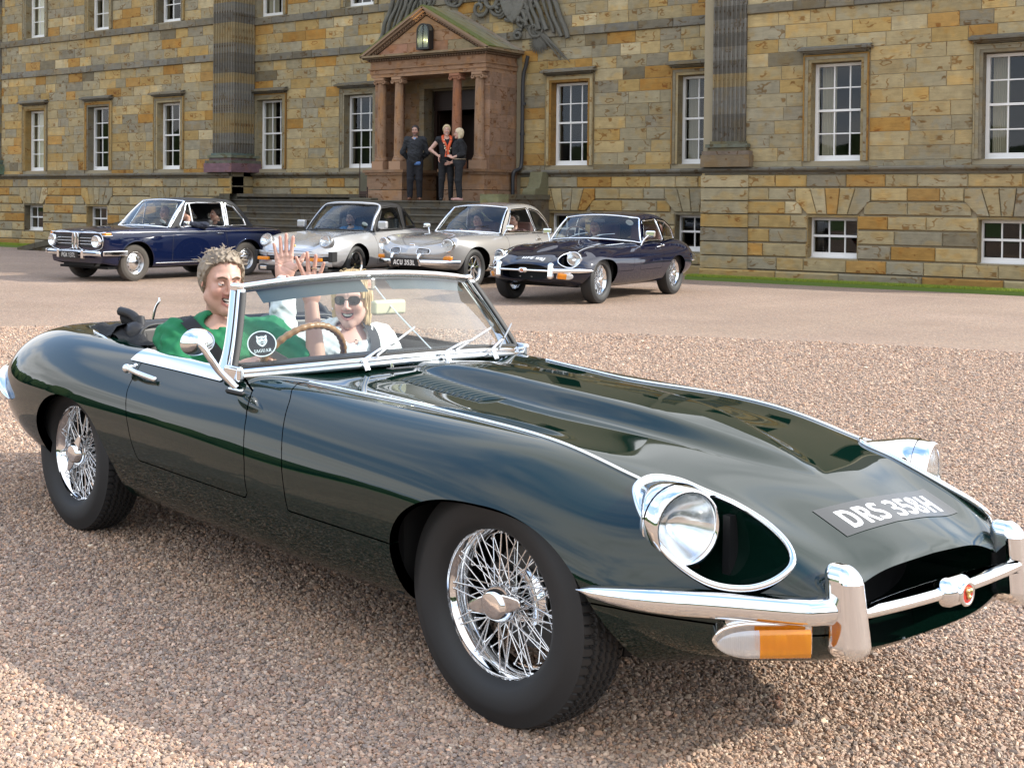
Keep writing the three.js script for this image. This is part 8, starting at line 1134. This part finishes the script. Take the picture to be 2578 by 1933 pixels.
{
  const Y = 1.338, yaw = 0.75, a = stand(-16.60, -24.10, Y, 0.55, 1.66); Object.assign(a.j, { el: a.L(0.28, 1.10, -0.06), wl: a.L(0.12, 0.93, -0.18), er: a.L(-0.28, 1.10, -0.06), wr: a.L(-0.12, 0.93, -0.18) });
  const P = person({ label: 'bearded man in dark jumper and trousers, hands behind back, on the top step', at: a.at, s: a.s, j: a.j, face: a.L(-0.15, -0.08, 1), base: [0.44, 0.26, 0.19], cell: 0.016, hcell: 0.0075, beard: [0.08, 0.06, 0.05], smile: 0.1, open: 0.002, brow: [0.03, 0.02, 0.015], hair: [[0.015, 0.012, 0.01], [0.05, 0.04, 0.035]], vol: 0.006, belly: a.L(0, 1.06, 0.03), vneck: 0.085, top: { mat: cloth([0.022, 0.024, 0.028]), sleeve: 1.95, pad: 0.022, pad2: 0.02, fold: 0.02, name: 'jumper' }, legs: { mat: cloth([0.012, 0.012, 0.016]), pad: 0.02 }, shoes: std([0.16, 0.07, 0.035], 0.5) });
  obj('shirt', [gridGeo((u, v) => P.hf.at([Math.sin(mix(-2.6, 2.6, u)) * mix(0.064, 0.078, v), mix(-0.13, -0.16, v) - 0.03 * Math.cos(mix(-2.6, 2.6, u)), -0.03 + Math.cos(mix(-2.6, 2.6, u)) * mix(0.062, 0.075, v)]), 24, 3), sph(0.05, ...P.hf.at([0, -0.2, 0.03]), 12, 8)], std([0.25, 0.36, 0.55], 0.85, 0, { side: THREE.DoubleSide }), P.g); obj('shirt_tail', netMesh((x, y, z) => capD(x, y, z, a.L(0.02, 0.85, 0.10), a.L(0.09, 0.85, 0.09), 0.05, 0.05), ...boxOf([a.L(-0.1, 0.8, 0.03), a.L(0.1, 0.8, 0.03)], 0.14), 0.018), std([0.10, 0.2, 0.45], 0.85), P.g);
  const b = stand(-15.80, -24.13, Y, 0.72, 1.64); Object.assign(b.j, { el: b.L(0.36, 1.16, -0.08), wl: b.L(0.17, 1.02, 0.10), er: b.L(-0.36, 1.16, -0.06), wr: b.L(-0.17, 1.00, 0.06) });
  const Q = person({ label: 'short haired blonde woman in black with an orange scarf, hands on hips', at: b.at, s: b.s, j: b.j, face: b.L(-0.1, 0.02, 1), base: [0.56, 0.35, 0.27], cell: 0.016, hcell: 0.0075, w: 0.93, smile: 1, open: 0.007, full: 1, brow: [0.2, 0.13, 0.07], hair: [[0.42, 0.31, 0.16], [0.72, 0.58, 0.36]], vol: 0.018, vneck: 0.06, top: { mat: cloth([0.012, 0.012, 0.014]), sleeve: 0.06, pad: 0.014, fold: 0.014, name: 'top' }, legs: { mat: cloth([0.012, 0.012, 0.014]), pad: 0.012 }, hands: [{ at: b.L(-0.17, 1.0, 0.07), palm: b.L(0.8, 0, 0.3), dir: b.L(0.5, -0.5, 0.6), flip: 1, curl: [0.4, 0.4, 0.4, 0.4, 0.3], spread: [0.05, 0, 0, -0.05, 0.2] }, { at: b.L(0.17, 1.02, 0.10), palm: b.L(-0.8, 0, 0.3), dir: b.L(-0.5, -0.4, 0.6), flip: -1, curl: [0.4, 0.4, 0.4, 0.4, 0.3], spread: [0.05, 0, 0, -0.05, 0.2] }] });
  { const r = rng(3), L = []; for (const [s, c] of [[1, [0.75, 0.11, 0.03]], [-1, [0.62, 0.10, 0.03]]]) L.push(paint(tube([b.L(0.02 * s, 1.47, -0.09), b.L(0.085 * s, 1.455, -0.01), b.L(0.085 * s, 1.36, 0.13), b.L(0.04 * s, 1.25, 0.175), b.L(0.015 * s, 1.12, 0.18), b.L(0.03 * s, 0.99, 0.18)], 0.034 * b.s, 40, 8), c)); for (let k = 0; k < 26; k++) { const t = r(), s = r() < 0.5 ? 1 : -1; L.push(paint(sph(0.014, ...b.L(s * mix(0.088, 0.03, t) + (r() - 0.5) * 0.03, mix(1.40, 1.02, t), mix(0.15, 0.207, Math.min(1, t * 2))), 7, 5), r() < 0.5 ? [0.7, 0.62, 0.42] : [0.04, 0.05, 0.04])); } obj('scarf', L, std([1, 1, 1], 0.6, 0, { vertexColors: true }), Q.g); }
  const c = stand(-15.44, -24.08, Y, -0.85, 1.56); Object.assign(c.j, { el: c.L(0.23, 1.10, -0.06), wl: c.L(0.06, 1.02, 0.17), er: c.L(-0.24, 1.08, -0.02), wr: c.L(-0.02, 0.90, 0.19) });
  const S = person({ label: 'blonde woman in a black suit seen from the side, talking to the scarf wearer', at: c.at, s: c.s, j: c.j, face: c.L(0.0, -0.02, 1), base: [0.58, 0.36, 0.28], cell: 0.016, hcell: 0.0075, w: 0.95, smile: 0.4, open: 0.003, specs: true, brow: [0.2, 0.14, 0.08], hair: [[0.48, 0.38, 0.24], [0.74, 0.62, 0.42]], long: true, longer: 0.03, top: { mat: cloth([0.012, 0.012, 0.014]), sleeve: 1.35, pad: 0.018, pad2: 0.018, fold: 0.016, name: 'jacket' }, legs: { mat: cloth([0.013, 0.013, 0.015]), pad: 0.01 }, shoes: std([0.5, 0.28, 0.24], 0.5), hands: [{ at: c.L(0.06, 1.02, 0.17), palm: c.L(-0.6, -0.5, 0), dir: c.L(-0.6, 0.1, 0.6), flip: -1, curl: [0.7, 0.7, 0.7, 0.7, 0.3], spread: [0.05, 0, 0, -0.05, 0.1] }, { at: c.L(-0.02, 0.90, 0.19), palm: c.L(0.6, -0.3, 0), dir: c.L(0.5, -0.4, 0.6), flip: 1, curl: [0.7, 0.7, 0.7, 0.7, 0.3], spread: [0.05, 0, 0, -0.05, 0.1] }] });
  obj('belt', new THREE.TorusGeometry(0.152 * c.s, 0.014, 6, 30).rotateX(Math.PI / 2).translate(...c.L(0, 0.985, 0)), std([0.35, 0.28, 0.2], 0.4, 0.6), S.g);
}
// people sitting in the parked cars
function seated(label, car, head, o) {
  const [hx, hy, hz] = head, side = Math.sign(hz) || 1, j = { pelvis: [hx - 0.12, hy - 0.66, hz], chest: [hx - 0.05, hy - 0.36, hz], neck: [hx - 0.02, hy - 0.165, hz], head, sl: [hx - 0.03, hy - 0.22, hz - 0.17], sr: [hx - 0.03, hy - 0.22, hz + 0.17], el: [hx + 0.12, hy - 0.44, hz - 0.24], wl: [hx + 0.36, hy - 0.34, hz - 0.12], er: [hx + 0.12, hy - 0.44, hz + 0.24], wr: [hx + 0.36, hy - 0.34, hz + 0.12], ...o.j };
  return person({ label, at: car[0], turn: car[1], face: o.face || [1, 0, 0], base: o.base || [0.5, 0.3, 0.225], cell: 0.018, hcell: 0.009, hair: o.hair, smile: 0.3, open: 0.002, vol: 0.008, brow: [0.05, 0.035, 0.025], top: { mat: cloth(o.cloth), sleeve: 1.9, pad: 0.016, pad2: 0.016, fold: 0.014, name: o.wear || 'jacket' }, ...o, j });
}
const BLUE = [[-16.2207, 0, -17.3457], 4.6301], SILV = [[-13.8847, 0, -19.212], 4.8359], GREY = [[-11.6438, 0, -19.9583], 4.7], NAVY = [[-8.9101, 0, -18.6228], 4.7348];
seated('bald man at the wheel of the blue cabriolet', BLUE, [0.98, 1.10, 0.34], { bald: true, hair: [[0.1, 0.1, 0.1], [0.1, 0.1, 0.1]], cloth: [0.02, 0.022, 0.03], face: [0.9, 0, -0.3] });
seated('dark haired man resting his elbow on the blue cabriolet window sill', BLUE, [1.08, 1.10, -0.36], { hair: [[0.014, 0.010, 0.008], [0.04, 0.03, 0.022]], cloth: [0.016, 0.02, 0.035], face: [0.95, 0.0, 0.35], j: { el: [1.02, 0.90, -0.80], wl: [1.28, 0.92, -0.66] }, base: [0.50, 0.28, 0.20] });
seated('man in the back of the blue cabriolet, behind the rear window', BLUE, [0.36, 1.08, -0.32], { hair: [[0.016, 0.012, 0.010], [0.05, 0.04, 0.03]], cloth: [0.015, 0.016, 0.02], face: [1, 0, 0.2] });
seated('man with glasses and beard driving the silver targa car', SILV, [0.62, 1.02, 0.33], { hair: [[0.03, 0.02, 0.014], [0.07, 0.05, 0.035]], cloth: [0.03, 0.14, 0.32], wear: 'shirt', specs: true, beard: [0.10, 0.07, 0.05], base: [0.52, 0.33, 0.25] });
seated('fair haired passenger in the silver targa car', SILV, [0.46, 1.00, -0.35], { hair: [[0.26, 0.17, 0.07], [0.5, 0.36, 0.18]], long: true, cloth: [0.03, 0.03, 0.035], face: [0.8, 0, -0.5] });
seated('person at the wheel of the silver curvy coupe', GREY, [0.66, 1.02, 0.33], { hair: [[0.05, 0.04, 0.03], [0.1, 0.08, 0.06]], cloth: [0.20, 0.12, 0.10], wear: 'shirt', hands: [{ at: [1.05, 0.86, 0.42], palm: [0, -1, -0.2], dir: [1, 0.2, -0.1], flip: 1, curl: [1.2, 1.2, 1.2, 1.2, 0.5], spread: [0, 0, 0, 0, 0.1] }], j: { er: [0.80, 0.66, 0.56], wr: [1.03, 0.86, 0.43] } });
seated('passenger in the silver curvy coupe, seen through the side window', GREY, [0.62, 1.03, -0.33], { hair: [[0.02, 0.015, 0.012], [0.05, 0.04, 0.03]], cloth: [0.10, 0.05, 0.045] });
seated('person at the wheel of the navy blue coupe', NAVY, [0.45, 0.98, 0.33], { hair: [[0.05, 0.035, 0.02], [0.1, 0.07, 0.05]], cloth: [0.03, 0.03, 0.04] });
renderer.render(scene, camera);
